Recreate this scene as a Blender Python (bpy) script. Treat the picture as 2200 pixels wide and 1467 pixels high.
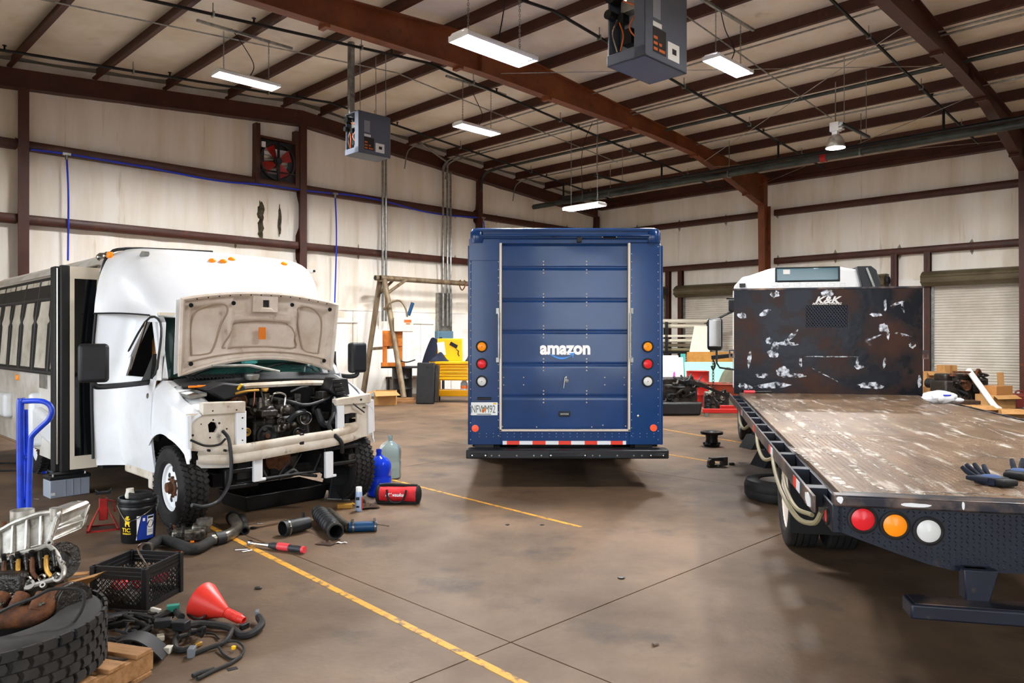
import bpy, math, random
from mathutils import Vector, Matrix

sc = bpy.context.scene
for o in list(bpy.data.objects):
    bpy.data.objects.remove(o)
COL = sc.collection
R_ = math.radians

# ---------------------------------------------------------------- camera, sky, exposure
H, F, CXP, HZ = 1.7, 1620.0, 1100.0, 727.0          # camera height, focal length in px, principal x, horizon row
cam = bpy.data.cameras.new('camera')
cam.sensor_width = 36.0
cam.lens = 36.0 * F / 2200.0
cam.shift_y = -(733.5 - HZ) / 2200.0
cam.clip_start, cam.clip_end = .05, 300
camo = bpy.data.objects.new('camera', cam)
COL.objects.link(camo)
camo.location = (0, 0, H)
camo.rotation_euler = (math.pi / 2, 0, 0)
sc.camera = camo

world = bpy.data.worlds.new('world')
sc.world = world
world.use_nodes = True
bg = world.node_tree.nodes['Background']
bg.inputs[0].default_value = (.86, .93, 1.0, 1)
bg.inputs[1].default_value = 3.2
sun = bpy.data.lights.new('sun', 'SUN')
sun.energy, sun.angle, sun.color = 2.5, R_(.53), (1, .95, .86)
suno = bpy.data.objects.new('sun', sun)
COL.objects.link(suno)
suno.location = (-20, -20, 40)
suno.rotation_euler = (R_(28), 0, R_(-45))           # high sun on the yard behind the camera

vs = sc.view_settings
vs.view_transform = 'Standard'
vs.look = 'None'
vs.gamma = 1
vs.use_curve_mapping = False
vs.exposure = 0.9

# ---------------------------------------------------------------- helpers
R = math.radians
PI = math.pi
rng = random.Random(7)


def G(px, py, z=0.0):
    """photo pixel on the horizontal plane at height z -> world x, y, z"""
    Y = (H - z) * F / (py - HZ)
    return Vector(((px - CXP) / F * Y, Y, z))


def A(px, py, Y):
    """photo pixel at depth Y"""
    return Vector(((px - CXP) / F * Y, Y, H - (py - HZ) / F * Y))


def lin(c):
    return tuple(((x / 12.92) if x <= .04045 else ((x + .055) / 1.055) ** 2.4) for x in c)


def hexc(s):
    return lin(tuple(int(s[i:i + 2], 16) / 255 for i in (0, 2, 4)))


def cr(pts, n=6, closed=False):
    """Catmull-Rom through the points"""
    P = [Vector(p) for p in pts]
    out = []
    N = len(P)
    for i in range(N if closed else N - 1):
        if closed:
            a, b, c, d = P[(i - 1) % N], P[i], P[(i + 1) % N], P[(i + 2) % N]
        else:
            b, c = P[i], P[i + 1]
            a = P[i - 1] if i else b * 2 - c
            d = P[i + 2] if i + 2 < N else c * 2 - b
        for k in range(n):
            t = k / n
            out.append(.5 * ((2 * b) + (c - a) * t + (2 * a - 5 * b + 4 * c - d) * t * t + (3 * b - a - 3 * c + d) * t ** 3))
    if not closed:
        out.append(P[-1])
    return out


def basis(d):
    d = Vector(d).normalized()
    u = d.orthogonal().normalized() if abs(d.z) > .99 else d.cross(Vector((0, 0, 1))).normalized()
    return u, d.cross(u).normalized(), d


class MB:
    """collects shapes into one mesh"""

    def __init__(s):
        s.v, s.f, s.M = [], [], None

    def put(s, vs_, fs):
        k = len(s.v)
        M = s.M
        s.v.extend((M @ Vector(p)) if M else Vector(p) for p in vs_)
        s.f.extend(tuple(i + k for i in f) for f in fs)
        return s

    def box(s, c, d, rz=0, R3=None):
        x, y, z = d[0] / 2, d[1] / 2, d[2] / 2
        vs_ = [Vector((a * x, b * y, e * z)) for e in (-1, 1) for a, b in ((-1, -1), (1, -1), (1, 1), (-1, 1))]
        m = R3 if R3 else (Matrix.Rotation(rz, 3, 'Z') if rz else None)
        c = Vector(c)
        vs_ = [(m @ p if m else p) + c for p in vs_]
        return s.put(vs_, [(3, 2, 1, 0), (4, 5, 6, 7), (0, 1, 5, 4), (1, 2, 6, 5), (2, 3, 7, 6), (3, 0, 4, 7)])

    def bx(s, lo, hi):
        return s.box([(a + b) / 2 for a, b in zip(lo, hi)], [b - a for a, b in zip(lo, hi)])

    def bar(s, p, q, w, h, up=(0, 0, 1)):
        """rectangular bar from p to q, w across, h along up"""
        p, q = Vector(p), Vector(q)
        d = (q - p)
        L = d.length
        d.normalize()
        up = Vector(up)
        x = d.cross(up)
        if x.length < 1e-4:
            x = d.orthogonal()
        x.normalize()
        z = x.cross(d)
        m = Matrix((x, d, z)).transposed()
        return s.box((p + q) / 2, (w, L, h), R3=m)

    def cyl(s, p, q, r, r2=None, n=14, cap=True):
        p, q = Vector(p), Vector(q)
        r2 = r if r2 is None else r2
        u, v, d = basis(q - p)
        vs_ = []
        for c, rr in ((p, r), (q, r2)):
            for i in range(n):
                a = 2 * PI * i / n
                vs_.append(c + u * math.cos(a) * rr + v * math.sin(a) * rr)
        fs = [(i, (i + 1) % n, n + (i + 1) % n, n + i) for i in range(n)]
        if cap:
            fs += [tuple(range(n))[::-1], tuple(range(n, 2 * n))]
        return s.put(vs_, fs)

    def tube(s, pts, r, n=8, closed=False, cap=True):
        P = [Vector(p) for p in pts]
        N = len(P)
        rr = r if isinstance(r, (list, tuple)) else [r] * N
        T = []
        for i in range(N):
            a = P[(i - 1) % N] if (closed or i) else P[0]
            b = P[(i + 1) % N] if (closed or i < N - 1) else P[-1]
            t = (b - a)
            T.append(t.normalized() if t.length > 1e-9 else Vector((0, 0, 1)))
        u = basis(T[0])[0]
        vs_ = []
        for i in range(N):
            u = (u - T[i] * u.dot(T[i]))
            u = u.normalized() if u.length > 1e-6 else basis(T[i])[0]
            v = T[i].cross(u)
            for k in range(n):
                a = 2 * PI * k / n
                vs_.append(P[i] + (u * math.cos(a) + v * math.sin(a)) * rr[i])
        fs = []
        for i in range(N if closed else N - 1):
            j = (i + 1) % N
            for k in range(n):
                fs.append((i * n + k, i * n + (k + 1) % n, j * n + (k + 1) % n, j * n + k))
        if cap and not closed:
            fs += [tuple(range(n))[::-1], tuple(range((N - 1) * n, N * n))]
        return s.put(vs_, fs)

    def lathe(s, prof, n=24, o=(0, 0, 0), d=(0, 0, 1), closed=False, cap=True):
        """profile of (radius, height) turned about axis d at o"""
        u, v, d = basis(d)
        o = Vector(o)
        vs_, fs = [], []
        N = len(prof)
        for r, z in prof:
            for i in range(n):
                a = 2 * PI * i / n
                vs_.append(o + d * z + (u * math.cos(a) + v * math.sin(a)) * r)
        for i in range(N if closed else N - 1):
            j = (i + 1) % N
            for k in range(n):
                fs.append((i * n + k, i * n + (k + 1) % n, j * n + (k + 1) % n, j * n + k))
        if not closed and cap:
            if prof[0][0] > 1e-5:
                fs.append(tuple(range(n))[::-1])
            if prof[-1][0] > 1e-5:
                fs.append(tuple(range((N - 1) * n, N * n)))
        return s.put(vs_, fs)

    def prism(s, poly, a, b, ax=(Vector((1, 0, 0)), Vector((0, 0, 1)), Vector((0, 1, 0))), o=(0, 0, 0)):
        """2-D polygon extruded from a to b; ax = the polygon's x and y axes and the extrusion axis"""
        X, Y, Z = [Vector(t) for t in ax]
        o = Vector(o)
        n = len(poly)
        vs_ = [o + X * p[0] + Y * p[1] + Z * t for t in (a, b) for p in poly]
        fs = [tuple(range(n))[::-1], tuple(range(n, 2 * n))] + [(i, (i + 1) % n, n + (i + 1) % n, n + i) for i in range(n)]
        return s.put(vs_, fs)

    def ell(s, c, r, n=14, m=8):
        c = Vector(c)
        r = (r, r, r) if not isinstance(r, (tuple, list)) else r
        vs_ = [c + Vector((0, 0, -r[2]))]
        for j in range(1, m):
            t = -PI / 2 + PI * j / m
            for i in range(n):
                a = 2 * PI * i / n
                vs_.append(c + Vector((math.cos(t) * math.cos(a) * r[0], math.cos(t) * math.sin(a) * r[1], math.sin(t) * r[2])))
        vs_.append(c + Vector((0, 0, r[2])))
        fs = [(0, 1 + (i + 1) % n, 1 + i) for i in range(n)]
        for j in range(m - 2):
            for i in range(n):
                a, b = 1 + j * n, 1 + (j + 1) * n
                fs.append((a + i, a + (i + 1) % n, b + (i + 1) % n, b + i))
        k = 1 + (m - 2) * n
        fs += [(k + i, k + (i + 1) % n, len(vs_) - 1) for i in range(n)]
        return s.put(vs_, fs)

    def grid(s, fn, nu, nv, th=0.0, wrap=False):
        """surface fn(u, v) for u, v in 0..1; th > 0 gives it thickness along its normal"""
        P = [[Vector(fn(i / nu, j / nv)) for j in range(nv + 1)] for i in range(nu + 1)]
        W = nv + 1
        vs_ = [p for row in P for p in row]
        fs = [(i * W + j, (i + 1) * W + j, (i + 1) * W + j + 1, i * W + j + 1) for i in range(nu) for j in range(nv)]
        if th:
            nn = []
            for i in range(nu + 1):
                for j in range(W):
                    a = P[min(i + 1, nu)][j] - P[max(i - 1, 0)][j]
                    b = P[i][min(j + 1, nv)] - P[i][max(j - 1, 0)]
                    c = a.cross(b)
                    nn.append(c.normalized() if c.length > 1e-9 else Vector((0, 0, 1)))
            k = len(vs_)
            vs_ = vs_ + [p - q * th for p, q in zip(vs_, nn)]
            fs = fs + [tuple(x + k for x in f[::-1]) for f in fs]
            ring = [i * W for i in range(nu + 1)] + [nu * W + j for j in range(1, W)] + [i * W + nv for i in range(nu - 1, -1, -1)] + [j for j in range(nv - 1, 0, -1)]
            for a, b in zip(ring, ring[1:] + ring[:1]):
                fs.append((b, a, a + k, b + k))
        return s.put(vs_, fs)

    def plate(s, outer, inner, a, b, ax):
        """flat frame between two outlines with the same number of points, from depth a to b"""
        X, Y, Z = [Vector(t) for t in ax]
        n = len(outer)
        vs_ = [X * p[0] + Y * p[1] + Z * t for t in (a, b) for q in (outer, inner) for p in q]
        fs = []
        for i in range(n):
            j = (i + 1) % n
            fs += [(i, j, n + j, n + i), (2 * n + i, 3 * n + i, 3 * n + j, 2 * n + j), (i, 2 * n + i, 2 * n + j, j), (n + i, n + j, 3 * n + j, 3 * n + i)]
        return s.put(vs_, fs)

    def mesh(s, name, m, ang=35):
        me = bpy.data.meshes.new(name)
        me.from_pydata([tuple(p) for p in s.v], [], s.f)
        me.update()
        bmn = __import__('bmesh').new()
        bmn.from_mesh(me)
        __import__('bmesh').ops.recalc_face_normals(bmn, faces=bmn.faces)
        bmn.to_mesh(me)
        bmn.free()
        if ang:
            me.polygons.foreach_set('use_smooth', [True] * len(me.polygons))
            me.set_sharp_from_angle(angle=R(ang))
        me.materials.append(m if not isinstance(m, str) else M_(m))
        return me


def add(name, data, parent=None, loc=None, rot=None, kind=None, label=None):
    o = bpy.data.objects.new(name, data)
    COL.objects.link(o)
    if parent:
        o.parent = parent
    if loc is not None:
        o.location = loc
    if rot is not None:
        o.rotation_euler = rot
    if kind:
        o['kind'] = kind
    if label:
        o['label'] = label
    return o


def islands(mb, tol=.003):
    """groups the faces of a mesh builder into pieces that lie apart from each other"""
    n = len(mb.v)
    par = list(range(n))

    def find(i):
        while par[i] != i:
            par[i] = par[par[i]]
            i = par[i]
        return i
    for f in mb.f:
        a = find(f[0])
        for j in f[1:]:
            b = find(j)
            if a != b:
                par[b] = a
    groups = {}
    for f in mb.f:
        groups.setdefault(find(f[0]), []).append(f)
    G_ = list(groups.values())
    if len(G_) == 1 or len(G_) > 400:
        return [mb.f]
    bb = []
    for g in G_:
        vs_ = [mb.v[i] for f in g for i in f]
        bb.append([min(p[k] for p in vs_) - tol for k in range(3)] + [max(p[k] for p in vs_) + tol for k in range(3)])
    q = list(range(len(G_)))

    def fq(i):
        while q[i] != i:
            i = q[i]
        return i
    for i in range(len(G_)):
        for j in range(i):
            if all(bb[i][k] <= bb[j][k + 3] and bb[j][k] <= bb[i][k + 3] for k in range(3)):
                a, b = fq(i), fq(j)
                if a != b:
                    q[a] = b
    out = {}
    for i, g in enumerate(G_):
        out.setdefault(fq(i), []).extend(g)
    return list(out.values())


def P(parent, name, mb, m, ang=35, bev=0, seg=2, **kw):
    """a part; pieces of the builder that lie apart become parts of their own"""
    first = None
    isl = [mb.f] if kw.get('kind') else islands(mb)
    for fs in isl:
        if len(isl) == 1:
            sub = mb
        else:
            sub = MB()
            ids = sorted({i for f in fs for i in f})
            mp = {a: b for b, a in enumerate(ids)}
            sub.v = [mb.v[i] for i in ids]
            sub.f = [tuple(mp[i] for i in f) for f in fs]
        o = add(name, sub.mesh(name, m, ang), parent, **kw)
        if bev:
            b = o.modifiers.new('bevel', 'BEVEL')
            b.width, b.segments, b.limit_method, b.angle_limit = bev, seg, 'ANGLE', R(40)
        first = first or o
    return first


def T(name, label, cat, loc=(0, 0, 0), rz=0, group=None, rot=None):
    """a thing: an Empty at its base"""
    o = bpy.data.objects.new(name, None)
    COL.objects.link(o)
    o.empty_display_size = .1
    o.location = loc
    o.rotation_euler = rot if rot else (0, 0, rz)
    o['label'], o['category'] = label, cat
    if group:
        o['group'] = group
    return o


def one(name, label, cat, mb, m, loc=(0, 0, 0), rz=0, rot=None, group=None, **kw):
    """a thing that is a single mesh"""
    o = P(None, name, mb, m, loc=loc, rot=rot if rot else (0, 0, rz), **kw)
    o['label'], o['category'] = label, cat
    if group:
        o['group'] = group
    return o


def copy_tree(o, parent=None):
    c = o.copy()
    COL.objects.link(c)
    c.parent = parent
    for ch in list(o.children):
        copy_tree(ch, c)
    return c


def text_mb(body, size, off=0.0, depth=.002, shear=0.0, sx=1.0, align='CENTER'):
    """lettering as mesh in the local x-y plane, facing +z"""
    cu = bpy.data.curves.new('t', 'FONT')
    cu.body, cu.size, cu.offset, cu.extrude, cu.shear = body, size, off, depth, shear
    cu.align_x, cu.align_y = align, 'CENTER'
    cu.resolution_u = 3
    o = bpy.data.objects.new('t', cu)
    COL.objects.link(o)
    dg = bpy.context.evaluated_depsgraph_get()
    me = o.evaluated_get(dg).to_mesh()
    mb = MB()
    mb.put([(v.co.x * sx, v.co.y, v.co.z) for v in me.vertices], [tuple(p.vertices) for p in me.polygons])
    bpy.data.objects.remove(o)
    bpy.data.curves.remove(cu)
    return mb


# ---------------------------------------------------------------- materials
MATS = {}
SPEC = {}


def M_(k):
    if k not in MATS:
        MATS[k] = make_mat(k, **SPEC[k])
    return MATS[k]


def make_mat(name, col, rough=.5, metal=0.0, col2=None, vs=4.0, lo=.4, hi=.65, st=(1, 1, 1), col3=None, vs3=12.0, lo3=.6, hi3=.7,
             st3=(1, 1, 1), bump=0.0, bs=60.0, bst=(1, 1, 1), r2=None, emit=0, alpha=1.0, trans=0.0, ior=1.45, coat=0.0, pos=False, spec=.5, det=6.0, an=None):
    m = bpy.data.materials.new(name)
    m.use_nodes = True
    nt = m.node_tree
    N, L = nt.nodes, nt.links
    b = N['Principled BSDF']
    c = hexc(col)
    b.inputs['Base Color'].default_value = (*c, 1)
    b.inputs['Roughness'].default_value = rough
    b.inputs['Metallic'].default_value = metal
    b.inputs['Specular IOR Level'].default_value = spec
    b.inputs['Coat Weight'].default_value = coat
    b.inputs['Coat Roughness'].default_value = .08
    b.inputs['IOR'].default_value = ior
    if trans:
        b.inputs['Transmission Weight'].default_value = trans
    if alpha < 1:
        b.inputs['Alpha'].default_value = alpha
    if emit:
        b.inputs['Emission Color'].default_value = (*c, 1)
        b.inputs['Emission Strength'].default_value = emit
    if not (col2 or col3 or bump or an):
        return m
    if pos:
        src = N.new('ShaderNodeNewGeometry').outputs['Position']
    else:
        src = N.new('ShaderNodeTexCoord').outputs['Object']

    def noise(scale, stv, d=det):
        mp = N.new('ShaderNodeMapping')
        mp.inputs['Scale'].default_value = stv
        L.new(src, mp.inputs[0])
        n = N.new('ShaderNodeTexNoise')
        n.inputs['Scale'].default_value = scale
        n.inputs['Detail'].default_value = d
        n.inputs['Roughness'].default_value = .6
        L.new(mp.outputs[0], n.inputs['Vector'])
        return n.outputs[0]

    def ramp(sk, a, bb):
        r = N.new('ShaderNodeMapRange')
        r.inputs[1].default_value, r.inputs[2].default_value = a, bb
        r.clamp = True
        L.new(sk, r.inputs[0])
        return r.outputs[0]

    def mix(f, x, y):
        n = N.new('ShaderNodeMix')
        n.data_type = 'RGBA'
        L.new(f, n.inputs[0])
        for i, t in ((6, x), (7, y)):
            if isinstance(t, tuple):
                n.inputs[i].default_value = (*t, 1)
            else:
                L.new(t, n.inputs[i])
        return n.outputs[2]
    cur = c
    if col2:
        f = ramp(noise(vs, st), lo, hi)
        cur = mix(f, cur, hexc(col2))
        if r2 is not None:
            rr = N.new('ShaderNodeMapRange')
            rr.inputs[3].default_value, rr.inputs[4].default_value = rough, r2
            L.new(f, rr.inputs[0])
            L.new(rr.outputs[0], b.inputs['Roughness'])
    if col3:
        cur = mix(ramp(noise(vs3, st3), lo3, hi3), cur, hexc(col3))
    if not isinstance(cur, tuple):
        L.new(cur, b.inputs['Base Color'])
    if an:
        L.new(ramp(noise(an[0], an[3] if len(an) > 3 else (1, 1, 1)), an[1], an[2]), b.inputs['Alpha'])
    if bump:
        bn = N.new('ShaderNodeBump')
        bn.inputs['Strength'].default_value = bump
        bn.inputs['Distance'].default_value = .02
        L.new(noise(bs, bst, 3.0), bn.inputs['Height'])
        L.new(bn.outputs[0], b.inputs['Normal'])
    return m


def mats(**kw):
    for k, v in kw.items():
        SPEC[k] = dict(col=v) if isinstance(v, str) else v


mats(
    yard=dict(col='cfc8ba', col2='b5ad9c', vs=.5, rough=.8),
    slab=dict(col='745b43', col2='4f3c2a', vs=.6, lo=.36, hi=.64, col3='281f18', vs3=1.3, lo3=.55, hi3=.74, rough=.55, r2=.7, bump=.12, bs=25, pos=True, det=9),
    joint='2a211a',
    yellow=dict(col='d99a2b', col2='7a5f3c', vs=14, lo=.5, hi=.62, rough=.6, pos=True),
    vinyl=dict(col='f7f1e7', col2='e6d8c0', vs=1.0, lo=.42, hi=.72, st=(1.6, 1.6, .22), col3='b79a76', vs3=2.2, lo3=.63, hi3=.85, st3=(2.5, 2.5, .15), rough=.55, bump=.15, bs=6, bst=(2, 2, .3), pos=True),
    roofvinyl=dict(col='f3ebdd', col2='dccdb2', vs=.8, lo=.42, hi=.75, col3='9c8463', vs3=1.6, lo3=.66, hi3=.86, rough=.5, bump=.35, bs=3.0, pos=True),
    ply_white=dict(col='f8f5ee', col2='e0d3bd', vs=2, lo=.5, hi=.8, rough=.5, pos=True),
    deck='8f8778',
    steel=dict(col='4a2417', col2='371a11', vs=3, lo=.4, hi=.7, col3='6a3418', vs3=6, lo3=.6, hi3=.75, rough=.5, pos=True),
    steel2=dict(col='6b3517', col2='8a4a22', vs=1.5, lo=.4, hi=.7, col3='4a2412', vs3=5, lo3=.58, hi3=.75, rough=.5, pos=True),  # lighter, oranger copy of steel, with the lamplight put into its colour
    black=dict(col='0c0c0d', rough=.45), matblack=dict(col='101011', rough=.8), darkgrey=dict(col='2a2c2f', rough=.5),
    pipe_black=dict(col='161616', rough=.4, metal=.3), pipe_green=dict(col='4d5552', col2='2e3230', vs=2, rough=.45, metal=.3),
    galv=dict(col='a9aaa6', rough=.35, metal=.8, col2='84857f', vs=8), chrome=dict(col='d8d8d8', rough=.15, metal=1),
    alu=dict(col='c9c6be', col2='9a958b', vs=9, lo=.4, hi=.65, col3='5d564b', vs3=20, lo3=.62, hi3=.75, rough=.38, metal=.75),
    whitepaint=dict(col='eeeff0', rough=.35), glow=dict(col="ffffff", emit=430),
    door_slat=dict(col='d6d0c4', col2='bdb5a5', vs=1.2, lo=.4, hi=.75, rough=.5, pos=True),
    hood_olive=dict(col='6b6048', col2='584d39', vs=2, rough=.4, metal=.2), heater=dict(col='565b66', rough=.5),
    heater_in='8b8f96', paper=dict(col='e6e4de', rough=.7), label_black='1b1716', label_orange='c8622a',
    hose_blue=dict(col='1a35c8', rough=.4), ebox=dict(col='5f7f93', rough=.5), mold=dict(col='2e2a1c', col2='59513a', vs=12, rough=.9),
)
mats(
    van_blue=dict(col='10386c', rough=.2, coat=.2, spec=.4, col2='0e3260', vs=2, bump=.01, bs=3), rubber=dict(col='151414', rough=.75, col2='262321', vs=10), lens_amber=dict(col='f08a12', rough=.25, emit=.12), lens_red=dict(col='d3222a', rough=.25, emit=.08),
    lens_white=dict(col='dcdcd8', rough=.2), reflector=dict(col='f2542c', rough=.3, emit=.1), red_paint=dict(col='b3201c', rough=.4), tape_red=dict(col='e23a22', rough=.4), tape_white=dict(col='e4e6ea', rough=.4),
    letter=dict(col='ffffff', rough=.4), smile=dict(col='3f93ea', rough=.4), sealstrip=dict(col='cfc3b4', rough=.4, metal=.3), bumper_black=dict(col='1b1d22', rough=.35),
    plate_white=dict(col='eef0ee', rough=.4), plate_ink='4a5a52', orange_fruit='e8842a', leaf_green='4f9a4a', glass_dark=dict(col='0b0f12', rough=.08), underbody=dict(col='0b0a0a', rough=.8),
)
mats(yellow_paint=dict(col='f2b912', rough=.4))
mats(
    bus_white=dict(col='eceef1', rough=.3, coat=.3, col2='dddcd8', vs=1.5, lo=.5, hi=.8, col3='a2947e', vs3=3.2, lo3=.68, hi3=.85),
    bus_dirty=dict(col='d9d5cd', rough=.45, col2='a89a85', vs=2.2, lo=.4, hi=.75, col3='6b5d4a', vs3=5, lo3=.65, hi3=.8),
    primer=dict(col='d8cfc0', rough=.5, col2='b9a78d', vs=4, lo=.42, hi=.68, col3='5e4d39', vs3=9, lo3=.62, hi3=.75),
    hood_in=dict(col='ddd1c3', rough=.5, col2='c4b29e', vs=3, lo=.4, hi=.7, col3='75614f', vs3=6, lo3=.64, hi3=.8),
    rust=dict(col='6b3f22', rough=.8, col2='3c2416', vs=14, lo=.4, hi=.65, bump=.4, bs=50), oily=dict(col='17130f', rough=.35, col2='2b241d', vs=18, lo=.4, hi=.7, bump=.5, bs=45, spec=.6),
    oily_alu=dict(col='8f8a80', rough=.35, metal=.7, col2='3b342b', vs=10, lo=.38, hi=.6, bump=.3, bs=40), plastic=dict(col='17181a', rough=.5, col2='202124', vs=8), glass_green=dict(col='16302c', rough=.05, coat=.5),
    busglass=dict(col='cfcabb', rough=.12, col2='8f8a77', vs=1.6, lo=.4, hi=.7, spec=.7), tan=dict(col='a9743a', rough=.7, col2='8a5a2a', vs=5), chrome_old=dict(col='9d9a93', rough=.2, metal=.9), rubber_seal=dict(col='141313', rough=.6),
    orange_plastic=dict(col='e07a16', rough=.45), gold=dict(col='b88a3a', rough=.4, metal=.4), wire_orange='8a4a22', sheet_blue='4aa6a0', cream=dict(col='e8dcc6', rough=.6),
)
mats(
    bed_deck=dict(col='5a4431', rough=.36, metal=.4, col2='866c52', vs=2.2, lo=.35, hi=.7, st=(2.6, .7, 1), col3='d9d2c8', vs3=3.2, lo3=.55, hi3=.72, st3=(3.4, .5, 1), bump=.25, bs=70),
    bed_navy=dict(col='0d1220', rough=.42, col2='131a2b', vs=5, col3='5b4a3c', vs3=9, lo3=.66, hi3=.78), headboard=dict(col='14151b', rough=.25, metal=.55, col2='3a2318', vs=1.5, lo=.45, hi=.62, col3='8d8f96', vs3=2.6, lo3=.66, hi3=.8, st3=(1.6, 1, 1), bump=.22, bs=3.5, r2=.45),
    rail_steel=dict(col='2a2b33', rough=.35, metal=.4, col2='8d7565', vs=4, lo=.45, hi=.75), scuff=dict(col='cfd3da', rough=.4, metal=.4, an=(16, .42, .62)), glass_teal=dict(col='2f5660', rough=.08, coat=.5), cab_white=dict(col='f1f1f0', rough=.3, coat=.3),
    wheel_cream=dict(col='e3d6c9', rough=.5), glove=dict(col='182033', rough=.85, col2='0f1218', vs=20), glove_blue=dict(col='24406e', rough=.8), bag_white=dict(col='eceff4', rough=.5), red_plastic=dict(col='e0424a', rough=.4),
    hose_tan=dict(col='8b8162', rough=.5), letter_grey=dict(col='d0cfcb', rough=.4), fade_white=dict(col='e8e9ea', rough=.5),
)
mats(scrape=dict(col='d8d0c6', rough=.35, metal=.4, col2='93806c', vs=9, lo=.4, hi=.65, an=(14, .4, .58)))
mats(
    jug_blue=dict(col='2450f0', rough=.12, trans=.5, ior=1.2), jug_clear=dict(col='dff4f8', rough=.08, trans=.85, ior=1.15), bag_red=dict(col='d8242b', rough=.65, col2='b81a22', vs=9, bump=.3, bs=18), can_blue=dict(col='a9bddc', rough=.35, metal=.3), can_red='c43a2c',
    tray=dict(col='121213', rough=.4), silicone_blue=dict(col='0f3f66', rough=.4), rag=dict(col='4a3426', rough=.9, col2='30211a', vs=12), bucket=dict(col='0c0d0f', rough=.35), bucket_blue=dict(col='1d3a98', rough=.4), ink='14161a', lion='f0c818',
    jack_red=dict(col='b0201a', rough=.45, col2='7a1613', vs=8), battery_grey=dict(col='9aa0ac', rough=.5), dolly_blue=dict(col='1d49d8', rough=.3, coat=.3, col2='1738a8', vs=5), wood=dict(col='a87c50', rough=.75, col2='8a6239', vs=3, st=(1, 8, 8), col3='5c3f22', vs3=4, lo3=.62, hi3=.78, st3=(1, 7, 7), bump=.2, bs=30),
    cardboard=dict(col='b98a55', rough=.8, col2='a57743', vs=3), crate=dict(col='121214', rough=.5), funnel_red=dict(col='e2382c', rough=.4), clear_plastic=dict(col='cfe0ee', rough=.1, trans=.8, ior=1.2), connector_green='2f8a78', connector_grey='6a6e74', connector_white='d8d2c4', steel_pipe=dict(col='a39c8f', rough=.3, metal=.85, col2='6f675a', vs=7),
    tread=dict(col='1f1d1c', rough=.8, col2='33302d', vs=6), pipe_rusty=dict(col='8a7a62', rough=.6, metal=.3, col2='5f4a35', vs=6, st=(1, 1, .3)), drum_black=dict(col='0f1013', rough=.3), drum_red=dict(col='b3221d', rough=.4, col2='8c1a16', vs=4), orange_paint=dict(col='d07a26', rough=.5, col2='a85a1c', vs=5), cart_yellow=dict(col='f0b616', rough=.35),
    board_white=dict(col='e9e9ea', rough=.5), board_magenta='b0399a', board_mint=dict(col='9fdcc6', rough=.5), plywood=dict(col='b98338', rough=.7, col2='9a6a2a', vs=3), film=dict(col='e3dcc8', rough=.3), olive_tarp=dict(col='54523f', rough=.6, bump=.5, bs=8), barrow=dict(col='a8432c', rough=.5, col2='7d3324', vs=5), navy_cloth=dict(col='161c30', rough=.9, bump=.5, bs=12),
    tape_brown=dict(col='a8743f', rough=.3), pvc=dict(col='e6e2d8', rough=.4),
)
mats(yellow_shade=dict(col='d09a10', rough=.4), rust_red=dict(col='6e2620', rough=.5))
mats(bead=dict(col='a5917c', rough=.6))
# ---------------------------------------------------------------- the building (local x = u along the side wall, y = -w into the room)
C0 = Vector((3.38, 29.3, 0))
Q = math.sqrt(.5)
BROT = (0, 0, -PI / 4)
W, LEN, RIDGE = 25.5, 35.05, 12.75
FR = [7.01, 14.02, 21.03, 28.04]


def zp(w):
    """underside of the purlins"""
    return 6.8 + .081 * (w if w < RIDGE else W - w)


def B(u, w, z=0):
    return Vector((C0.x + Q * (u - w), C0.y - Q * (u + w), z))


def gw(px, py, u=0):
    """pixel on the plane u = const -> w, z"""
    r = (px - CXP) / F
    w = (C0.x + Q * u - r * (C0.y - Q * u)) / (Q * (1 - r))
    return w, H + (HZ - py) * (C0.y - Q * (u + w)) / F


def sw(px, py, w=0):
    """pixel on the plane w = const -> u, z"""
    r = (px - CXP) / F
    u = (r * (C0.y - Q * w) - C0.x + Q * w) / (Q * (1 + r))
    return u, H + (HZ - py) * (C0.y - Q * (u + w)) / F


def S(name, mb, m, parent=None, **kw):
    if parent:
        return P(parent, name, mb, m, **kw)
    return P(None, name, mb, m, loc=C0, rot=BROT, kind='structure', **kw)


# floor
floor = S('floor', MB().bx((-1, -W - 12, -.3), (LEN + 6, 1, -.008)), 'joint')
sm = MB().bx((-2.545, -2.51, -.02), (2.545, 2.51, 0)).mesh('slab', 'slab')
for i in range(7):
    for j in range(-1, 7):
        add('slab', sm, floor, loc=(.04 + 5.1 * i + 2.55, -(20.13 - 5.03 * 4 + 5.03 * j + 2.515), 0))


def fline(p, q, wd=.1):
    """yellow stall line from world p to q"""
    a = [Matrix.Rotation(PI / 4, 3, 'Z') @ (Vector((*t, 0)) - C0) for t in (p, q)]
    S('stall_line', MB().bar(a[0] + Vector((0, 0, .001)), a[1] + Vector((0, 0, .001)), wd, .003), 'yellow', floor, label='worn yellow stall line painted on the concrete')


fline((-4.2, 8.45), (1.1, 2.55), .05)
fline((-3.2, 11.0), (.62, 6.8), .04)
fline((.9, 13.0), (2.9, 10.2), .05)
fline((1.6, 16.6), (3.9, 12.0), .05)

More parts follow.
